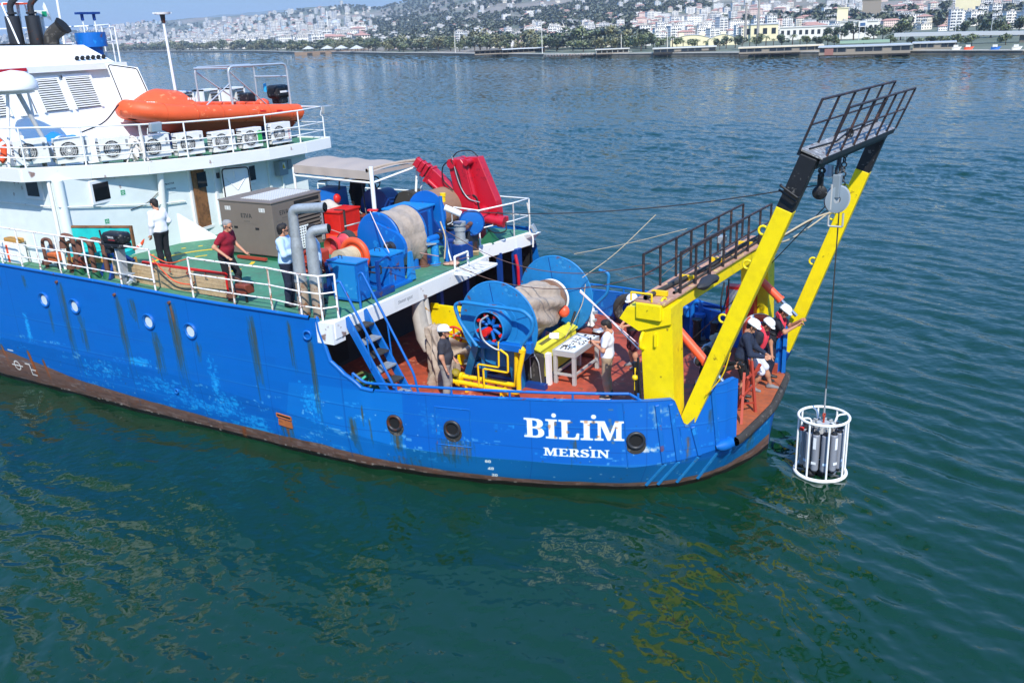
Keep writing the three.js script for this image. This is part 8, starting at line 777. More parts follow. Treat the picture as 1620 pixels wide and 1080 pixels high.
function meshBones(bones, k, h, extra) { // bones: [a, b, ra, rb, flatten?]
  const lo = [9, 9, 9], hi = [-9, -9, -9], B = bones.map(([a, b, r0, r1, sz = 1]) => { for (const [p, r] of [[a, r0], [b, r1]]) ['x', 'y', 'z'].forEach((c, i) => { lo[i] = Math.min(lo[i], p[c] - r * 1.15 - h * 2); hi[i] = Math.max(hi[i], p[c] + r * 1.15 + h * 2); }); const d = b.clone().sub(a); return [a.x, a.y, a.z, d.x, d.y, d.z, 1 / Math.max(1e-9, d.lengthSq()), r0, r1, sz]; });
  const sdf = (x, y, z) => { let m = 1; for (const q of B) { const px = x - q[0], py = y - q[1], pz = z - q[2]; let t = (px * q[3] + py * q[4] + pz * q[5]) * q[6]; t = t < 0 ? 0 : t > 1 ? 1 : t; const ex = px - q[3] * t, ey = py - q[4] * t, ez = (pz - q[5] * t), d = Math.sqrt(ex * ex + ey * ey + ez * ez) - q[7] - (q[8] - q[7]) * t; const hh = Math.max(k - Math.abs(d - m), 0) / k; m = Math.min(d, m) - hh * hh * k * 0.25; } return extra ? extra(x, y, z, m) : m; };
  return surfaceNet(sdf, lo, hi, h);
}
const cloth = (hex) => { const m = plain(hex, 0.9); m.bumpMap = bumpCloth; m.bumpScale = 0.012; return m; };
const skinM = [plain('#c08a6c', 0.6), plain('#b07a5c', 0.6)];
const hairM = { dark: plain('#1d1714', 0.7), grey: plain('#8c8a88', 0.75) }, shoeM = { black: plain('#1b1b1d', 0.5), grey: plain('#77777a', 0.7), brown: plain('#5a4636', 0.6) };
const shirtCache = new Map(), clothOf = (hex) => { if (!shirtCache.has(hex)) shirtCache.set(hex, cloth(hex)); return shirtCache.get(hex); };
function person(label, pos, turn, o) {
  const t = thing('person', label, 'person', pos, turn * RAD, null, true), S = (o.h ?? 1.75) / 1.75, J = {}; const lean = (o.lean ?? 0) * RAD, hipY = o.hip ?? 0.92, skin = skinM[o.skin ?? 0];
  const L = (x, y, z) => V(x, y, z).multiplyScalar(S), up = (x, y, z) => { const dy = y - 0.92; return L(x, hipY + dy * Math.cos(lean) - z * Math.sin(lean), dy * Math.sin(lean) + z * Math.cos(lean) + (o.back ?? 0)); };
  const j = (name, def) => o[name] ? L(...o[name]) : def; // limbs may be posed in the body's own frame
  const pel = up(0, 0.96, 0), waist = up(0, 1.08, 0.005), chest = up(0, 1.28, 0.0), neck = up(0, 1.46, -0.015), head = up(0, 1.6, 0.02 + (o.nod ?? 0)), sh = [1, -1].map((s) => up(s * 0.185, 1.41, -0.01));
  const el = [j('elR', up(0.235, 1.14, -0.02)), j('elL', up(-0.235, 1.14, -0.02))], wr = [j('wrR', up(0.245, 0.9, 0.06)), j('wrL', up(-0.245, 0.9, 0.06))];
  const hp = [1, -1].map((s) => up(s * 0.09, 0.92, 0)), kn = [j('knR', L(0.1, hipY * 0.54, 0.03)), j('knL', L(-0.1, hipY * 0.54, 0.03))], an = [j('anR', L(0.11, 0.09, -0.02)), j('anL', L(-0.11, 0.09, -0.02))];
  const r = (x) => x * S, torso = (g) => [[up(-0.07, 0.98, 0), up(0.07, 0.98, 0), r(0.115) + g, r(0.115) + g], [up(-0.06, 1.1, 0.012), up(0.06, 1.1, 0.012), r(0.105 + (o.belly ?? 0)) + g, r(0.105 + (o.belly ?? 0)) + g], [up(-0.085, 1.28, 0), up(0.085, 1.28, 0), r(0.108) + g, r(0.108) + g], [up(-0.14, 1.39, -0.012), up(0.14, 1.39, -0.012), r(0.065) + g, r(0.065) + g], [waist, chest, r(0.11) + g, r(0.11) + g]];
  const arm = (s, g, part2) => { const out = [[sh[s], el[s].clone().lerp(sh[s], 1 - part2[0]), r(0.056) + g, r(lerp(0.056, 0.042, part2[0])) + g]]; if (part2[1] > 0) out.push([el[s], el[s].clone().lerp(wr[s], part2[1]), r(0.042) + g, r(lerp(0.042, 0.028, part2[1])) + g]); return out; };
  const leg = (s, g, q) => { const out = [[hp[s], hp[s].clone().lerp(kn[s], q[0]), r(0.088) + g, r(lerp(0.088, 0.056, q[0])) + g]]; if (q[1] > 0) out.push([kn[s], kn[s].clone().lerp(an[s], q[1] * 0.45), r(0.056) + g, r(0.055) + g], [kn[s].clone().lerp(an[s], q[1] * 0.4), kn[s].clone().lerp(an[s], q[1]), r(0.055) + g, r(lerp(0.055, 0.037, q[1])) + g]); return out; };
  // the body: torso, limbs, neck; head and hands on finer grids of their own
  const parts = [meshBones([...torso(0), ...[0, 1].flatMap((s) => [...arm(s, 0, [1, 1]), ...leg(s, 0, [1, 1])]), [neck.clone().lerp(chest, 0.3), head.clone().lerp(neck, 0.35), r(0.055), r(0.05)]], r(0.05), r(0.018))];
  const hd = up(0, 1.61, 0.02).sub(up(0, 1.61, 0)).normalize(), yaw = (o.look ?? 0) * RAD, tilt = (o.nodDeg ?? 0) * RAD + lean * 0.75, hf = V(Math.sin(yaw) * Math.cos(tilt), -Math.sin(tilt), Math.cos(yaw) * Math.cos(tilt)), hr = V(Math.cos(yaw), 0, -Math.sin(yaw)), hu = hf.clone().cross(hr).normalize(), H = (x, y, z) => head.clone().addScaledVector(hr, x * S).addScaledVector(hu, y * S).addScaledVector(hf, z * S);
  parts.push(meshBones([[H(0, 0.04, -0.03), H(0, 0.05, 0.02), r(0.082), r(0.078)], [H(0, -0.02, 0.02), H(0, -0.075, 0.055), r(0.064), r(0.036)], [H(-0.03, 0.012, 0.07), H(0.03, 0.012, 0.07), r(0.022), r(0.022)], [H(0, 0.0, 0.088), H(0, -0.03, 0.108), r(0.009), r(0.014)], [H(-0.018, -0.06, 0.083), H(0.018, -0.06, 0.083), r(0.009), r(0.009)], [H(0.083, -0.015, -0.005), H(0.086, 0.02, -0.012), r(0.011), r(0.017)], [H(-0.083, -0.015, -0.005), H(-0.086, 0.02, -0.012), r(0.011), r(0.017)], [H(0, -0.07, -0.03), H(0, -0.14, -0.04), r(0.05), r(0.05)]], r(0.018), r(0.008)));
  for (const s of [0, 1]) { const d = wr[s].clone().sub(el[s]).normalize(), sd = s ? -1 : 1; let side = d.clone().cross(V(0, 0, 1)); if (side.length() < 0.2) side = V(1, 0, 0); side.normalize(); const nrm = side.clone().cross(d).normalize(), Q = (a, b, c) => wr[s].clone().addScaledVector(d, a * S).addScaledVector(side, b * sd * S).addScaledVector(nrm, c * S), cu = o.grip ?? 0.25, b = [[Q(0, 0, 0), Q(0.05, 0.012, 0), r(0.026), r(0.024)], [Q(0.02, -0.014, 0), Q(0.075, -0.022, 0), r(0.02), r(0.017)], [Q(0.06, 0.02, 0), Q(0.08, 0.022, 0), r(0.019), r(0.016)]]; [[-0.03, 0.066], [-0.01, 0.078], [0.011, 0.074], [0.031, 0.058]].forEach(([y, l]) => { const p1 = Q(0.085 + l * 0.5, y, cu * l * 0.35), p2 = Q(0.085 + l * (0.9 - cu * 0.5), y, cu * l * 1.1); b.push([Q(0.075, y, 0), p1, r(0.0095), r(0.009)], [p1, p2, r(0.009), r(0.0075)]); }); b.push([Q(0.02, -0.03, 0.005), Q(0.055, -0.055, 0.018), r(0.012), r(0.01)], [Q(0.055, -0.055, 0.018), Q(0.08, -0.052, 0.03), r(0.01), r(0.008)]); parts.push(meshBones(b, r(0.008), r(0.0055))); }
  part(t, 'body', skin, parts);
  const eyes = [1, -1].map((s) => ball(H(s * 0.03, 0.005, 0.088).toArray(), r(0.009), 1, 0.7, 0.6, 8)); part(t, 'eyes', plain('#1c1512', 0.4), eyes); if (o.glasses) part(t, 'sunglasses', M.glassDark, [1, -1].map((s) => ball(H(s * 0.032, 0.006, 0.092).toArray(), r(0.024), 1, 0.75, 0.5, 10)), cyl(H(0.05, 0.01, 0.085), H(0.085, 0.01, 0), r(0.005)), cyl(H(-0.05, 0.01, 0.085), H(-0.085, 0.01, 0), r(0.005)));
  part(t, 'hair', hairM[o.hair ?? 'dark'], meshBones([[H(0, 0.055, -0.035), H(0, 0.068, 0.012), r(0.09), r(0.084)], [H(0, 0.0, -0.06), H(0, -0.04, -0.06), r(0.066), r(0.052)]], r(0.02), r(0.009), (x, y, z, m) => { const q = V(x, y, z).sub(head); return Math.max(m, q.dot(hf) - 0.052 * S + Math.max(0, -q.dot(hu)) * 0.9 - Math.max(0, q.dot(hu) - 0.07 * S) * 1.2); }));
  const sl = o.sleeve ?? [0.62, 0]; part(t, 'shirt', clothOf(o.shirt), meshBones([...torso(r(0.02)), ...[0, 1].flatMap((s) => arm(s, r(0.017), sl)), [neck, neck.clone().lerp(chest, 0.4), r(0.06), r(0.08)]], r(0.05), r(0.017), (x, y, z, m) => { const ax = neck.clone().sub(pel).normalize(), q = (x - pel.x) * ax.x + (y - pel.y) * ax.y + (z - pel.z) * ax.z; return Math.max(m, -0.075 * S - q, q - neck.distanceTo(pel) - 0.035 * S); }));
  const tl = o.legs ?? [1, 0.97]; part(t, o.legs ? 'shorts' : 'trousers', clothOf(o.trousers), meshBones([[hp[0], hp[1], r(0.115), r(0.115)], [hp[0].clone().lerp(pel, 0.5), hp[1].clone().lerp(pel, 0.5), r(0.118), r(0.118)], ...[0, 1].flatMap((s) => leg(s, r(0.02), tl))], r(0.03), r(0.017)));
  for (const s of [0, 1]) { const fd = V((s ? -1 : 1) * 0.15, 0, 1).normalize(), a = an[s], y = r(0.045), p = (f, u, w = 0) => V(a.x + fd.x * f * S + fd.z * w * S, Math.max(u * S, 0) + a.y - 0.09 * S, a.z + fd.z * f * S - fd.x * w * S); const sh2 = part(t, 'shoe', shoeM[o.shoes ?? 'black'], meshBones([[p(-0.05, 0.045), p(0.04, 0.05), r(0.043), r(0.043)], [p(0.04, 0.042), p(0.15, 0.032), r(0.042), r(0.034)], [p(-0.02, 0.06), p(-0.02, 0.11), r(0.045), r(0.042)]], r(0.03), r(0.011), (x, yy, z, m) => Math.max(m, a.y - 0.09 * S - yy))); if (o.sole) part(sh2, 'sole', plain('#d8d6d0', 0.7), meshBones([[p(-0.05, 0.012), p(0.15, 0.012), r(0.044), r(0.038)]], 0.01, r(0.012), (x, yy, z, m) => Math.max(m, a.y - 0.09 * S - yy, yy - a.y + 0.07 * S))); }
  if (o.helmet) { const q = new THREE.Matrix4().makeBasis(hr, hu, hf), place = (g) => g.applyMatrix4(q).translate(...H(0, 0.052, -0.008).toArray()); const hm = part(t, 'helmet', M.whiteClean, place(lathe([[0.122, 0], [0.12, 0.03], [0.108, 0.075], [0.075, 0.112], [0.03, 0.126], [0, 0.127]].map(([a, b]) => [a * S, b * S]), [0, 0, 0], [0, 1, 0], 24).scale(0.95, 1, 1.12)), place(ball([0, 0.004, 0.1 * S], 0.1 * S, 0.95, 0.14, 0.75, 16))); part(hm, 'chin_strap', M.hose, place(tube([[0.105 * S, 0.0, 0.03], [0.09 * S, -0.1 * S, 0.03], [0, -0.165 * S, 0.05]], 0.006)), place(tube([[-0.105 * S, 0.0, 0.03], [-0.09 * S, -0.1 * S, 0.03], [0, -0.165 * S, 0.05]], 0.006)), place(ring([0, 0.012, -0.005], [0, 1, 0], 0.122 * S, 0.004, 24, 4))); }
  if (o.hat) { const q = new THREE.Matrix4().makeBasis(hr, hu, hf); part(t, 'bucket_hat', clothOf('#9a8f7c'), lathe([[0.17, -0.02], [0.115, 0.02], [0.105, 0.09], [0.07, 0.11], [0, 0.112]], [0, 0, 0], [0, 1, 0], 24).applyMatrix4(q).translate(...H(0, 0.045, -0.005).toArray())); }
  if (o.vest) { const vm = clothOf('#d8364a'), Y = (x, y, z) => up(x, y, z); part(t, 'life_vest', vm, sweep([Y(0.1, 1.08, 0.13), Y(0.115, 1.25, 0.13), Y(0.125, 1.4, 0.1), Y(0.11, 1.5, -0.02), Y(0.04, 1.52, -0.09), Y(-0.04, 1.52, -0.09), Y(-0.11, 1.5, -0.02), Y(-0.125, 1.4, 0.1), Y(-0.115, 1.25, 0.13), Y(-0.1, 1.08, 0.13)], (u) => 0.05 - 0.02 * Math.abs(Math.sin(u * Math.PI * 3)) * 0.4, 10)); part(t, 'belt', M.hose, [...Array(14)].map((_, i) => { const a = i / 14 * 6.283, b = (i + 1) / 14 * 6.283; return cyl(Y(0.185 * Math.cos(a), 1.12, 0.145 * Math.sin(a)), Y(0.185 * Math.cos(b), 1.12, 0.145 * Math.sin(b)), 0.022, 0.022, 6); })); }
  if (o.hold) { const m = wr[0].clone().lerp(wr[1], 0.5).add(V(0, 0.03, 0.09)); part(t, o.hold, M.black, o.hold === 'camera' ? box(m.x - 0.07, m.y - 0.04, m.z - 0.03, m.x + 0.07, m.y + 0.05, m.z + 0.03, 0.012) : box(m.x - 0.04, m.y - 0.05, m.z - 0.006, m.x + 0.04, m.y + 0.09, m.z + 0.006, 0.004), o.hold === 'camera' ? cyl([m.x, m.y, m.z + 0.03], [m.x, m.y, m.z + 0.1], 0.035, 0.035, 12) : null); }
  if (o.badge) part(t, 'sleeve_badge', M.whiteClean, ball(sh[0].clone().lerp(el[0], 0.45).add(V(0.066, 0, 0)).toArray(), 0.026, 0.3, 1, 1, 10));
  if (o.bag) part(t, 'hip_bag', M.black, ball(up(0.2, 0.95, -0.02).toArray(), 0.055, 0.6, 1.1, 1, 12));
  if (o.pack) part(t, 'backpack', M.rubber, meshBones([[up(-0.08, 1.05, -0.2), up(-0.08, 1.32, -0.19), 0.09, 0.08], [up(0.08, 1.05, -0.2), up(0.08, 1.32, -0.19), 0.09, 0.08]], 0.05, 0.02));
  return t;
}
const phone = { elR: [0.25, 1.14, 0.04], wrR: [0.07, 1.22, 0.27], elL: [-0.25, 1.14, 0.04], wrL: [-0.07, 1.21, 0.27], grip: 0.8 };
person('man in white long-sleeved shirt and dark trousers standing beside the outboard motor, seen from behind', [-13.85, deckY(-13.85), 2.75], -92, { h: 1.76, shirt: '#e4e4ea', trousers: '#16181f', sleeve: [1, 0.95], lean: 4, wrL: [-0.3, 0.98, 0.16], elL: [-0.27, 1.15, -0.02], nodDeg: 12, belly: 0.01 });
person('grey-haired man in a red polo shirt and sunglasses leaning on the rail', [-10.5, U, 3.8], 104, { h: 1.76, shirt: '#8e1228', trousers: '#17171b', hair: 'grey', lean: 12, glasses: 1, elR: [0.27, 1.16, 0.1], wrR: [0.2, 0.98, 0.36], elL: [-0.3, 1.18, -0.05], wrL: [-0.27, 0.98, 0.2], shoes: 'grey', knR: [0.12, 0.5, 0.18], anR: [0.12, 0.09, 0.12], belly: 0.015, look: -10 });
person('man in a light blue shirt with folded arms and navy trousers beside the brown cabinet', [-8.65, U, 3.85], 112, { h: 1.79, shirt: '#b9d4ee', trousers: '#1a2238', glasses: 1, look: 35, sleeve: [1, 0.6], elR: [0.26, 1.15, 0.08], wrR: [-0.06, 1.2, 0.24], elL: [-0.26, 1.15, 0.08], wrL: [0.08, 1.16, 0.25], grip: 0.7 });
person('man in a pale shirt and beige trousers half hidden behind the galvanised exhaust pipes', [-8.2, U, 3.45], 140, { h: 1.72, shirt: '#b4cbe0', trousers: '#b8b0a2', skin: 1 });
person('worker in black clothes under the canopy reaching for the winch hand wheel', [-12.2, U, -2.95], 70, { h: 1.78, shirt: '#121214', trousers: '#141417', sleeve: [1, 0.97], lean: 8, elR: [0.22, 1.38, 0.28], wrR: [0.12, 1.4, 0.58], skin: 1, grip: 0.8 });
person('man in a dark grey T-shirt and white helmet standing before the yellow pipes', [-5.5, 1, 2.78], 112, { h: 1.77, shirt: '#35353d', trousers: '#8f8a84', helmet: 1, badge: 1, belly: 0.035, elR: [0.27, 1.13, -0.02], wrR: [0.25, 0.93, 0.14], shoes: 'grey', look: 12 });
person('young man in white T-shirt and khaki trousers holding a phone by the table', [-2.55, 1, 1.02], -78, { h: 1.74, shirt: '#e6e8ec', trousers: '#a89478', ...phone, hold: 'phone', nodDeg: 22, shoes: 'black', sole: 1, back: 0 });
person('man in white helmet, black T-shirt and maroon shorts behind the near yellow pillar', [-2.75, 1, -0.85], -40, { h: 1.75, shirt: '#2e2f36', trousers: '#4a1420', legs: [1, 0.02], helmet: 1, elR: [0.25, 1.14, 0.02], wrR: [0.08, 1.06, 0.27], elL: [-0.25, 1.14, 0.02], wrL: [-0.08, 1.04, 0.27], nodDeg: 20, shoes: 'grey', grip: 0.8 });
person('person in a beige bucket hat and pale clothes crouching behind the leaning yellow leg', [-0.95, 1, -0.35], 70, { h: 1.7, shirt: '#a9b6c2', trousers: '#b4b6b8', hat: 1, hip: 0.62, lean: 34, knR: [0.14, 0.5, 0.3], knL: [-0.14, 0.5, 0.3], elR: [0.24, 0.72, 0.42], wrR: [0.1, 0.62, 0.6], elL: [-0.24, 0.72, 0.42], wrL: [-0.1, 0.62, 0.6] });
person('man in a navy sweater and white helmet bending forward at the stern with bare legs', [0.08, 1, 0.02], 96, { h: 1.8, shirt: '#1f2a40', trousers: '#111114', legs: [0.95, 0], sleeve: [1, 0.9], helmet: 1, lean: 15, nodDeg: 18, back: -0.06, elR: [0.25, 1.08, 0.16], wrR: [0.1, 1.0, 0.4], elL: [-0.25, 1.08, 0.16], wrL: [-0.08, 1.0, 0.4], shoes: 'black' });
person('person in a black jacket with a backpack aiming a small camera beside the yellow leg', [-0.45, 1, 0.85], 88, { h: 1.66, shirt: '#101013', trousers: '#121216', sleeve: [1, 0.98], lean: 22, hold: 'camera', pack: 1, elR: [0.24, 1.05, 0.38], wrR: [0.09, 1.14, 0.62], elL: [-0.24, 1.05, 0.38], wrL: [-0.09, 1.12, 0.62], grip: 0.8, skin: 1 });
person('helmeted man in red life vest and pale shorts at the open stern edge, nearer one', [0.2, 1, -0.62], 92, { h: 1.74, shirt: '#252632', trousers: '#c9ccd8', legs: [1, 0.02], helmet: 1, vest: 1, hip: 0.86, lean: 22, nodDeg: 22, back: -0.12, skin: 1, knR: [0.15, 0.5, 0.12], anR: [0.2, 0.09, 0.24], knL: [-0.1, 0.47, 0.1], anL: [-0.1, 0.09, -0.06], elR: [0.29, 1.02, 0.18], wrR: [0.2, 0.78, 0.24], shoes: 'grey' });
person('helmeted man in red life vest holding the far yellow leg at the stern', [0.26, 1, -1.32], 92, { h: 1.78, shirt: '#1c1e28', trousers: '#141c33', helmet: 1, vest: 1, lean: 20, nodDeg: 18, skin: 1, elR: [0.26, 1.18, 0.34], wrR: [0.12, 1.36, 0.56], elL: [-0.26, 1.2, 0.34], wrL: [-0.14, 1.34, 0.56], grip: 0.8 });
// ---------------------------------------------------------------- landmarks along the waterfront
function stand(name, label, cat, az, r, y, group) { const p = at(az, r, y); const t = thing(name, label, cat, [p.x, p.y, p.z], Math.atan2(EYE.x - p.x, EYE.z - p.z), group, true); return t; }
const SM = { roofPale: plain('#c9c8bf', 0.7), roofGreen: plain('#86a088', 0.7), post: plain('#6b665e', 0.8), deckDark: plain('#3c3833', 0.9), glass: new THREE.MeshPhysicalMaterial({ color: new THREE.Color('#2a3138'), roughness: 0.15 }), cream: paint('#e6dcb4', { rough: 0.8, mottle: 0.08, seed: 701, scale: 0.1, bump: 0 }), wallW: plain('#e2e0d8', 0.8), red: plain('#94685f', 0.8), steel: plain('#b9bdbf', 0.5), tan: plain('#93897b', 0.9) };
function pavilion(label, az0, az1, r, h, roof, o = {}) { // long open building on piles at the water's edge
  const w = (az1 - az0) * RAD * r, t = stand('waterside_pavilion', label, 'pavilion', (az0 + az1) / 2, r, 0), d = o.d ?? 5, y0 = o.y0 ?? 0.75, X = w / 2; h *= 0.82; part(t, 'deck', SM.deckDark, box(-X, y0 - 0.22, -d / 2, X, y0, d / 2)); const n = Math.max(6, Math.round(w / 1.6)); part(t, 'roof', roof, o.curved ? grid(20, 6, (u, v) => [lerp(-X, X, u), y0 + h + 0.25 * Math.sin(Math.PI * v) - 0.15 * Math.abs(u - 0.5), lerp(-d / 2 - 0.3, d / 2 + 0.3, v)]) : box(-X - 0.2, y0 + h, -d / 2 - 0.2, X + 0.2, y0 + h + 0.22, d / 2 + 0.25));
  for (let i = 0; i <= n; i++) { const x = lerp(-X + 0.1, X - 0.1, i / n); part(t, 'post', o.post ?? SM.post, box(x - 0.06, y0, d / 2 - 0.12, x + 0.06, y0 + h, d / 2)); if (i % 2 === 0) part(t, 'pile', SM.deckDark, cyl([x, -1, d / 2 - 0.2], [x, y0 - 0.2, d / 2 - 0.2], 0.12, 0.12, 6)); }
  if (o.glass) for (let i = 0; i < n; i++) { const x0 = lerp(-X + 0.1, X - 0.1, i / n) + 0.08, x1 = lerp(-X + 0.1, X - 0.1, (i + 1) / n) - 0.08; part(t, i % 4 === 3 ? 'panel' : 'pane', i % 4 === 3 ? SM.tan : SM.glass, box(x0, y0 + (o.sill ?? 0.25), d / 2 - 0.1, x1, y0 + h - 0.05, d / 2 - 0.06)); } else part(t, 'back_wall', o.back ?? SM.deckDark, box(-X, y0, -d / 2, X, y0 + h, -d / 2 + 0.1)); part(t, 'parapet', o.rail ?? SM.tan, box(-X, y0, d / 2 + 0.02, X, y0 + (o.sill ?? 0.3), d / 2 + 0.08)); return t; }
pavilion('pale curved-roof pavilion on dark piles left of centre on the far shore', 0.2, 2.75, 292, 1.5, SM.roofPale, { curved: 1, d: 6 }); pavilion('dark low shelter on piles at the left end of the curved-roof pavilion', -1.45, 0.4, 294, 1.35, SM.post, { d: 4 }); pavilion('open white pergola frame on the promenade at the centre of the far shore', 5.8, 7.75, 250, 1.25, SM.roofPale, { post: SM.roofPale, d: 3, back: SM.tan }); pavilion('long low cafe with a thin flat white roof and dark front on the far shore', 9.2, 12.8, 238, 1.25, SM.roofPale, { glass: 1, rail: SM.deckDark }); pavilion('long open restaurant with cream awnings right of the grass slope', 14.15, 18.75, 216, 1.35, paint('#d9cbb0', { rough: 0.9, mottle: 0.15, seed: 702, scale: 0.2, bump: 0 }), { glass: 1, sill: 0.35 }); const rest = pavilion('floating restaurant with dark windows standing furthest into the water', 18.6, 23.35, 199, 1.7, SM.steel, { glass: 1, sill: 0.5, y0: 0.6, d: 6 }); part(rest, 'red_end', SM.red, box(-7.2, 0.6, 2.2, -5.6, 1.8, 3.1)); part(rest, 'green_roof', SM.roofGreen, box(-4.6, 2.5, -4, 4.6, 3.0, -2.4)); pavilion('glass-fronted waterside hall with a grey roof at the right', 23.5, 25.6, 205, 1.5, SM.steel, { glass: 1, sill: 0.45 });
{ const w = 5.2 * RAD * 254, t = stand('jetty', 'long low jetty on piles with people and railings in front of the trees', 'jetty', 5.3, 254, 0), X = w / 2; part(t, 'deck', SM.deckDark, box(-X, 0.4, -1.6, X, 0.62, 1.6)); for (let i = 0; i <= 16; i++) part(t, 'pile', SM.deckDark, cyl([lerp(-X, X, i / 16), -1, 1.4], [lerp(-X, X, i / 16), 0.4, 1.4], 0.11, 0.11, 6)); part(t, 'rail', SM.wallW, box(-X, 1.0, 1.5, X, 1.06, 1.56), [...Array(30)].map((_, i) => box(lerp(-X, X, i / 29) - 0.03, 0.62, 1.5, lerp(-X, X, i / 29) + 0.03, 1.0, 1.56))); const R = rng(71), g = []; for (let i = 0; i < 40; i++) g.push(box(0, 0, 0, 0.14, 0.42, 0.12).translate(lerp(-X, X, R()), 0.62, lerp(-1.2, 1.2, R()))); tag(part(t, 'crowd', plain('#7a5a58', 0.9), g), null, null, null, 'stuff'); }
{ const spots = [[-11.2, 495, 6], [-10.1, 470, 7], [-9.3, 455, 6], [-8.4, 430, 6]]; const t0 = stand('marquee', 'pale pointed tents in a row on the left-hand quay', 'tent', ...spots[0].slice(0, 2), 0.9, 'pale tents on the left quay'); part(t0, 'canopy', SM.roofPale, new THREE.ConeGeometry(4.2, 1.5, 4).rotateY(Math.PI / 4).translate(0, 2.0, 0)); part(t0, 'post', SM.post, [[-2.6, -2.6], [2.6, -2.6], [2.6, 2.6], [-2.6, 2.6]].map(([x, z]) => cyl([x, 0, z], [x, 1.4, z], 0.12, 0.12, 5))); for (const [az, r] of spots.slice(1)) { const p = at(az, r, 0.9); copy(t0, [p.x, p.y, p.z], t0.rotation.y + az * 0.02); }
  const q = stand('stone_quay', 'brown stone quay below the pale tents at left', 'quay', -9.9, 462, 0); part(q, 'wall', paint('#8a7460', { rough: 0.9, mottle: 0.25, seed: 703, scale: 0.1 }), box(-17, -1, -3, 17, 1.3, 3)); part(q, 'opening', SM.deckDark, [-10, -4, 2, 7, 11].map((x) => box(x - 1.2, 0.0, 2.9, x + 1.2, 0.8, 3.02))); }
const hall = (label, az, r, w, h, d, m, rm, o = {}) => { const y = ground(az, r) - 0.2, t = stand('factory_hall', label, 'factory', az, r, y); part(t, 'wall', m, box(-w / 2, 0, -d / 2, w / 2, h, d / 2)); part(t, 'roof', rm, o.arch ? grid(14, 3, (u, v) => [lerp(-w / 2 - 0.3, w / 2 + 0.3, u), h + 1.3 * Math.sin(Math.PI * u), lerp(-d / 2, d / 2 + 0.2, v)]) : box(-w / 2 - 0.2, h, -d / 2 - 0.2, w / 2 + 0.2, h + 0.25, d / 2 + 0.2)); if (o.arch) part(t, 'gable', m, prism([...Array(15)].map((_, i) => [lerp(-w / 2, w / 2, i / 14), h + 1.28 * Math.sin(Math.PI * i / 14)]), d / 2 - 0.1, d / 2, 'z')); if (o.vents) for (let i = 0; i < o.vents; i++) part(t, 'roof_vent', m, box(lerp(-w / 2, w / 2, (i + 0.5) / o.vents) - 0.7, h + 0.2, -0.6, lerp(-w / 2, w / 2, (i + 0.5) / o.vents) + 0.7, h + 1.9, 0.6)); for (let i = 0; i < (o.wins ?? 0); i++) part(t, 'window', SM.glass, box(lerp(-w / 2, w / 2, (i + 0.25) / o.wins), h * 0.45, d / 2, lerp(-w / 2, w / 2, (i + 0.75) / o.wins), h * 0.8, d / 2 + 0.05)); return t; };
hall('pale green-cream factory shed with round-arched roof behind the palms, left one', 11.4, 285, 12, 1.9, 8, SM.cream, SM.roofPale, { arch: 1, vents: 2 }); hall('pale green-cream factory shed with round-arched roof behind the palms, right one', 13.2, 280, 8, 1.8, 8, SM.cream, SM.roofPale, { arch: 1, vents: 1 }); hall('tall plain cream factory hall beside the two chimneys', 15.3, 300, 10, 4.8, 8, SM.cream, SM.steel, { wins: 4 }); hall('long white factory building with a strip of windows right of the chimneys', 18.0, 300, 17, 3.6, 8, SM.wallW, SM.roofPale, { wins: 10 }); hall('white stepped office block with dark window bands at the works', 20.6, 290, 10, 4.6, 6, SM.wallW, SM.roofPale, { wins: 8 }); hall('square cream water-tower block above the works', 19.7, 320, 3.2, 8.2, 3, SM.cream, SM.cream); hall('tall cream tower block with a sign near the right edge of the town', 26.0, 400, 8.5, 13.5, 7, SM.cream, SM.cream); hall('tan square tower above the right-hand apartment rows', 21.2, 420, 7, 9.5, 6, SM.tan, SM.tan);
for (const [az, r, h, lab] of [[14.45, 292, 11, 'left one of the two slim grey factory chimneys'], [15.15, 290, 13.5, 'right one of the two slim grey factory chimneys']]) { const t = stand('factory_chimney', lab, 'chimney', az, r, ground(az, r) - 0.3); part(t, 'shaft', paint('#9a9690', { rough: 0.8, mottle: 0.15, seed: 705, scale: 0.2 }), cyl([0, 0, 0], [0, h, 0], 0.42, 0.3, 12)); part(t, 'rim', SM.post, cyl([0, h, 0], [0, h + 0.2, 0], 0.36, 0.36, 12)); }
{ const t = stand('mosque', 'white mosque dome with one tall minaret on the left hillside', 'mosque', -9.5, 1050, ground(-9.5, 1050)); part(t, 'hall', SM.wallW, box(-5, 0, -5, 5, 6, 5)); part(t, 'dome', SM.steel, ball([0, 6, 0], 5, 1, 0.9, 1, 18)); part(t, 'minaret', SM.wallW, cyl([-8, 0, 2], [-8, 17, 2], 0.8, 0.7, 10), cyl([-8, 13, 2], [-8, 13.6, 2], 1.3, 1.3, 10), cyl([-8, 17, 2], [-8, 20, 2], 0.8, 0.05, 10)); }
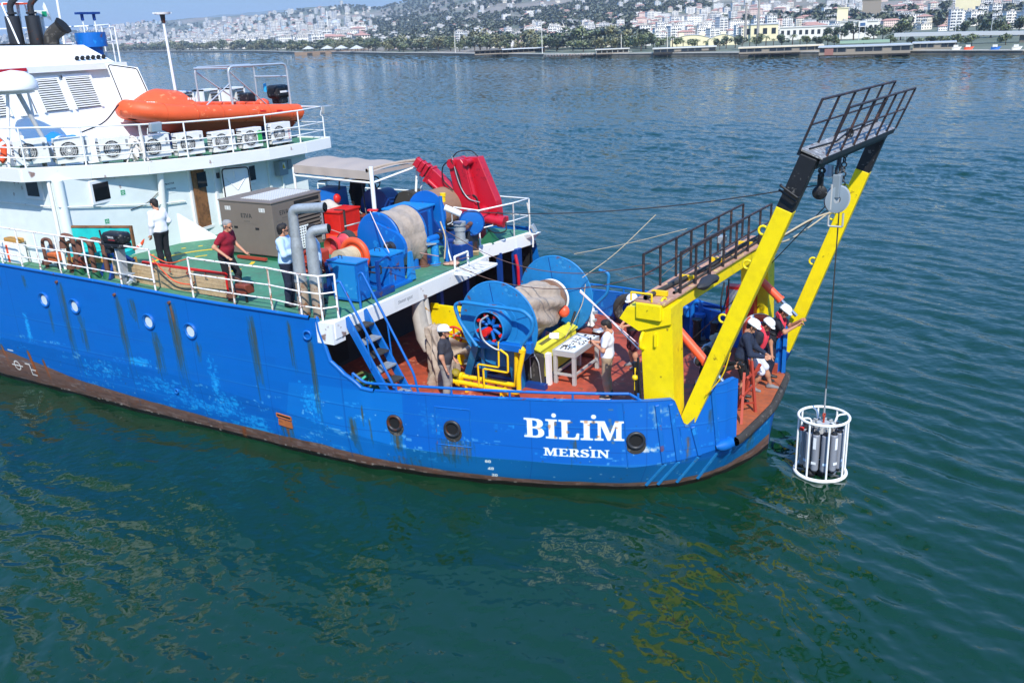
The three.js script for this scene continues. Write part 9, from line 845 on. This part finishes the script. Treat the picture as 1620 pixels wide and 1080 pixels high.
{ const t = stand('road_viaduct', 'pale concrete road viaduct with curved lamps at the far right', 'bridge', 26.8, 225, 0.8), w = 8.6 * RAD * 225, X = w / 2; part(t, 'deck', SM.steel, grid(16, 1, (u, v) => [lerp(-X, X + 6, u), 2.9 - 0.9 * u - 0.5 * Math.max(0, 0.25 - u), v ? 1.6 : -1.6]), [...Array(16)].map((_, i) => { const u0 = i / 16, u1 = (i + 1) / 16, y = (u) => 2.55 - 0.9 * u - 0.5 * Math.max(0, 0.25 - u); return beam([lerp(-X, X + 6, u0), y(u0), 1.6], [lerp(-X, X + 6, u1), y(u1), 1.6], 0.12, 0.75); })); for (const u of [0.3, 0.62, 0.95]) { const x = lerp(-X, X + 6, u); part(t, 'pier', SM.post, box(x - 0.5, -0.2, -0.8, x + 0.5, 2.2 - 0.9 * u, 0.8)); }
  for (const [u, lab] of [[0.3, 'first curved lamp post on the viaduct from the left'], [0.47, 'second curved lamp post on the viaduct from the left'], [0.63, 'third curved lamp post on the viaduct from the left'], [0.88, 'curved lamp post at the right end of the viaduct']]) { const p = V(lerp(-X, X + 6, u), 2.6 - 0.9 * u, 1.3).applyAxisAngle(V(0, 1, 0), t.rotation.y).add(t.position), l = thing('street_lamp', lab, 'street lamp', [p.x, p.y, p.z], t.rotation.y, 'lamps on the viaduct', true); part(l, 'post', SM.steel, tube([[0, 0, 0], [0, 2.0, 0], [0.15, 2.8, 0], [0.6, 3.3, 0]], 0.07, 6)); part(l, 'head', SM.post, bx(0.75, 3.3, 0, 0.5, 0.1, 0.18)); } }
{ const R = rng(55); for (const [az, m, lab] of [[25.7, SM.wallW, 'small white boat drawn up on the quay at the far right'], [26.3, M.orange, 'small orange boat on the quay at the far right'], [27.6, M.blue, 'small blue boat under a cover on the quay at the far right'], [28.6, SM.wallW, 'white launch moored at the right edge of the far shore']]) { const t = stand('small_boat', lab, 'boat', az, shoreR(az) - 1.2, 0.85), L = 1.7; part(t, 'hull', m, hexa([[-L / 2, 0, -0.3], [L / 2 - 0.4, 0, -0.3], [L / 2 - 0.4, 0, 0.3], [-L / 2, 0, 0.3]], [[-L / 2, 0.45, -0.5], [L / 2, 0.55, -0.1], [L / 2, 0.55, 0.1], [-L / 2, 0.45, 0.5]])); part(t, 'cabin', SM.wallW, box(-0.6, 0.45, -0.3, 0.2, 0.85, 0.3)); }
  for (const [az, lab] of [[20.8, 'left blue-framed gate sign over the road at right'], [22.9, 'right blue-framed gate sign over the road at right']]) { const t = stand('road_sign', lab, 'sign', az, 262, ground(az, 262)); part(t, 'post', SM.steel, cyl([-0.7, 0, 0], [-0.7, 4.6, 0], 0.08), cyl([0.7, 0, 0], [0.7, 4.6, 0], 0.08)); part(t, 'board', SM.wallW, box(-1.0, 3.6, -0.06, 1.0, 4.9, 0.06)); part(t, 'blue_panel', plain('#3a5f8a', 0.6), box(-0.6, 3.8, 0.06, 0.6, 4.6, 0.08)); }
  for (const [az, r, h] of [[-2.6, 330, 7], [2.6, 275, 8.5], [7.3, 262, 4.5], [10.0, 255, 5.5]]) { const t = stand('light_pole', 'thin white pole standing among the shore trees', 'pole', az, r, 0.8, 'thin white poles along the promenade'); part(t, 'shaft', SM.wallW, cyl([0, 0, 0], [0, h, 0], 0.12, 0.08, 6)); part(t, 'head', SM.post, bx(0, h, 0, 0.5, 0.12, 0.2)); } }
renderer.render(scene, camera);
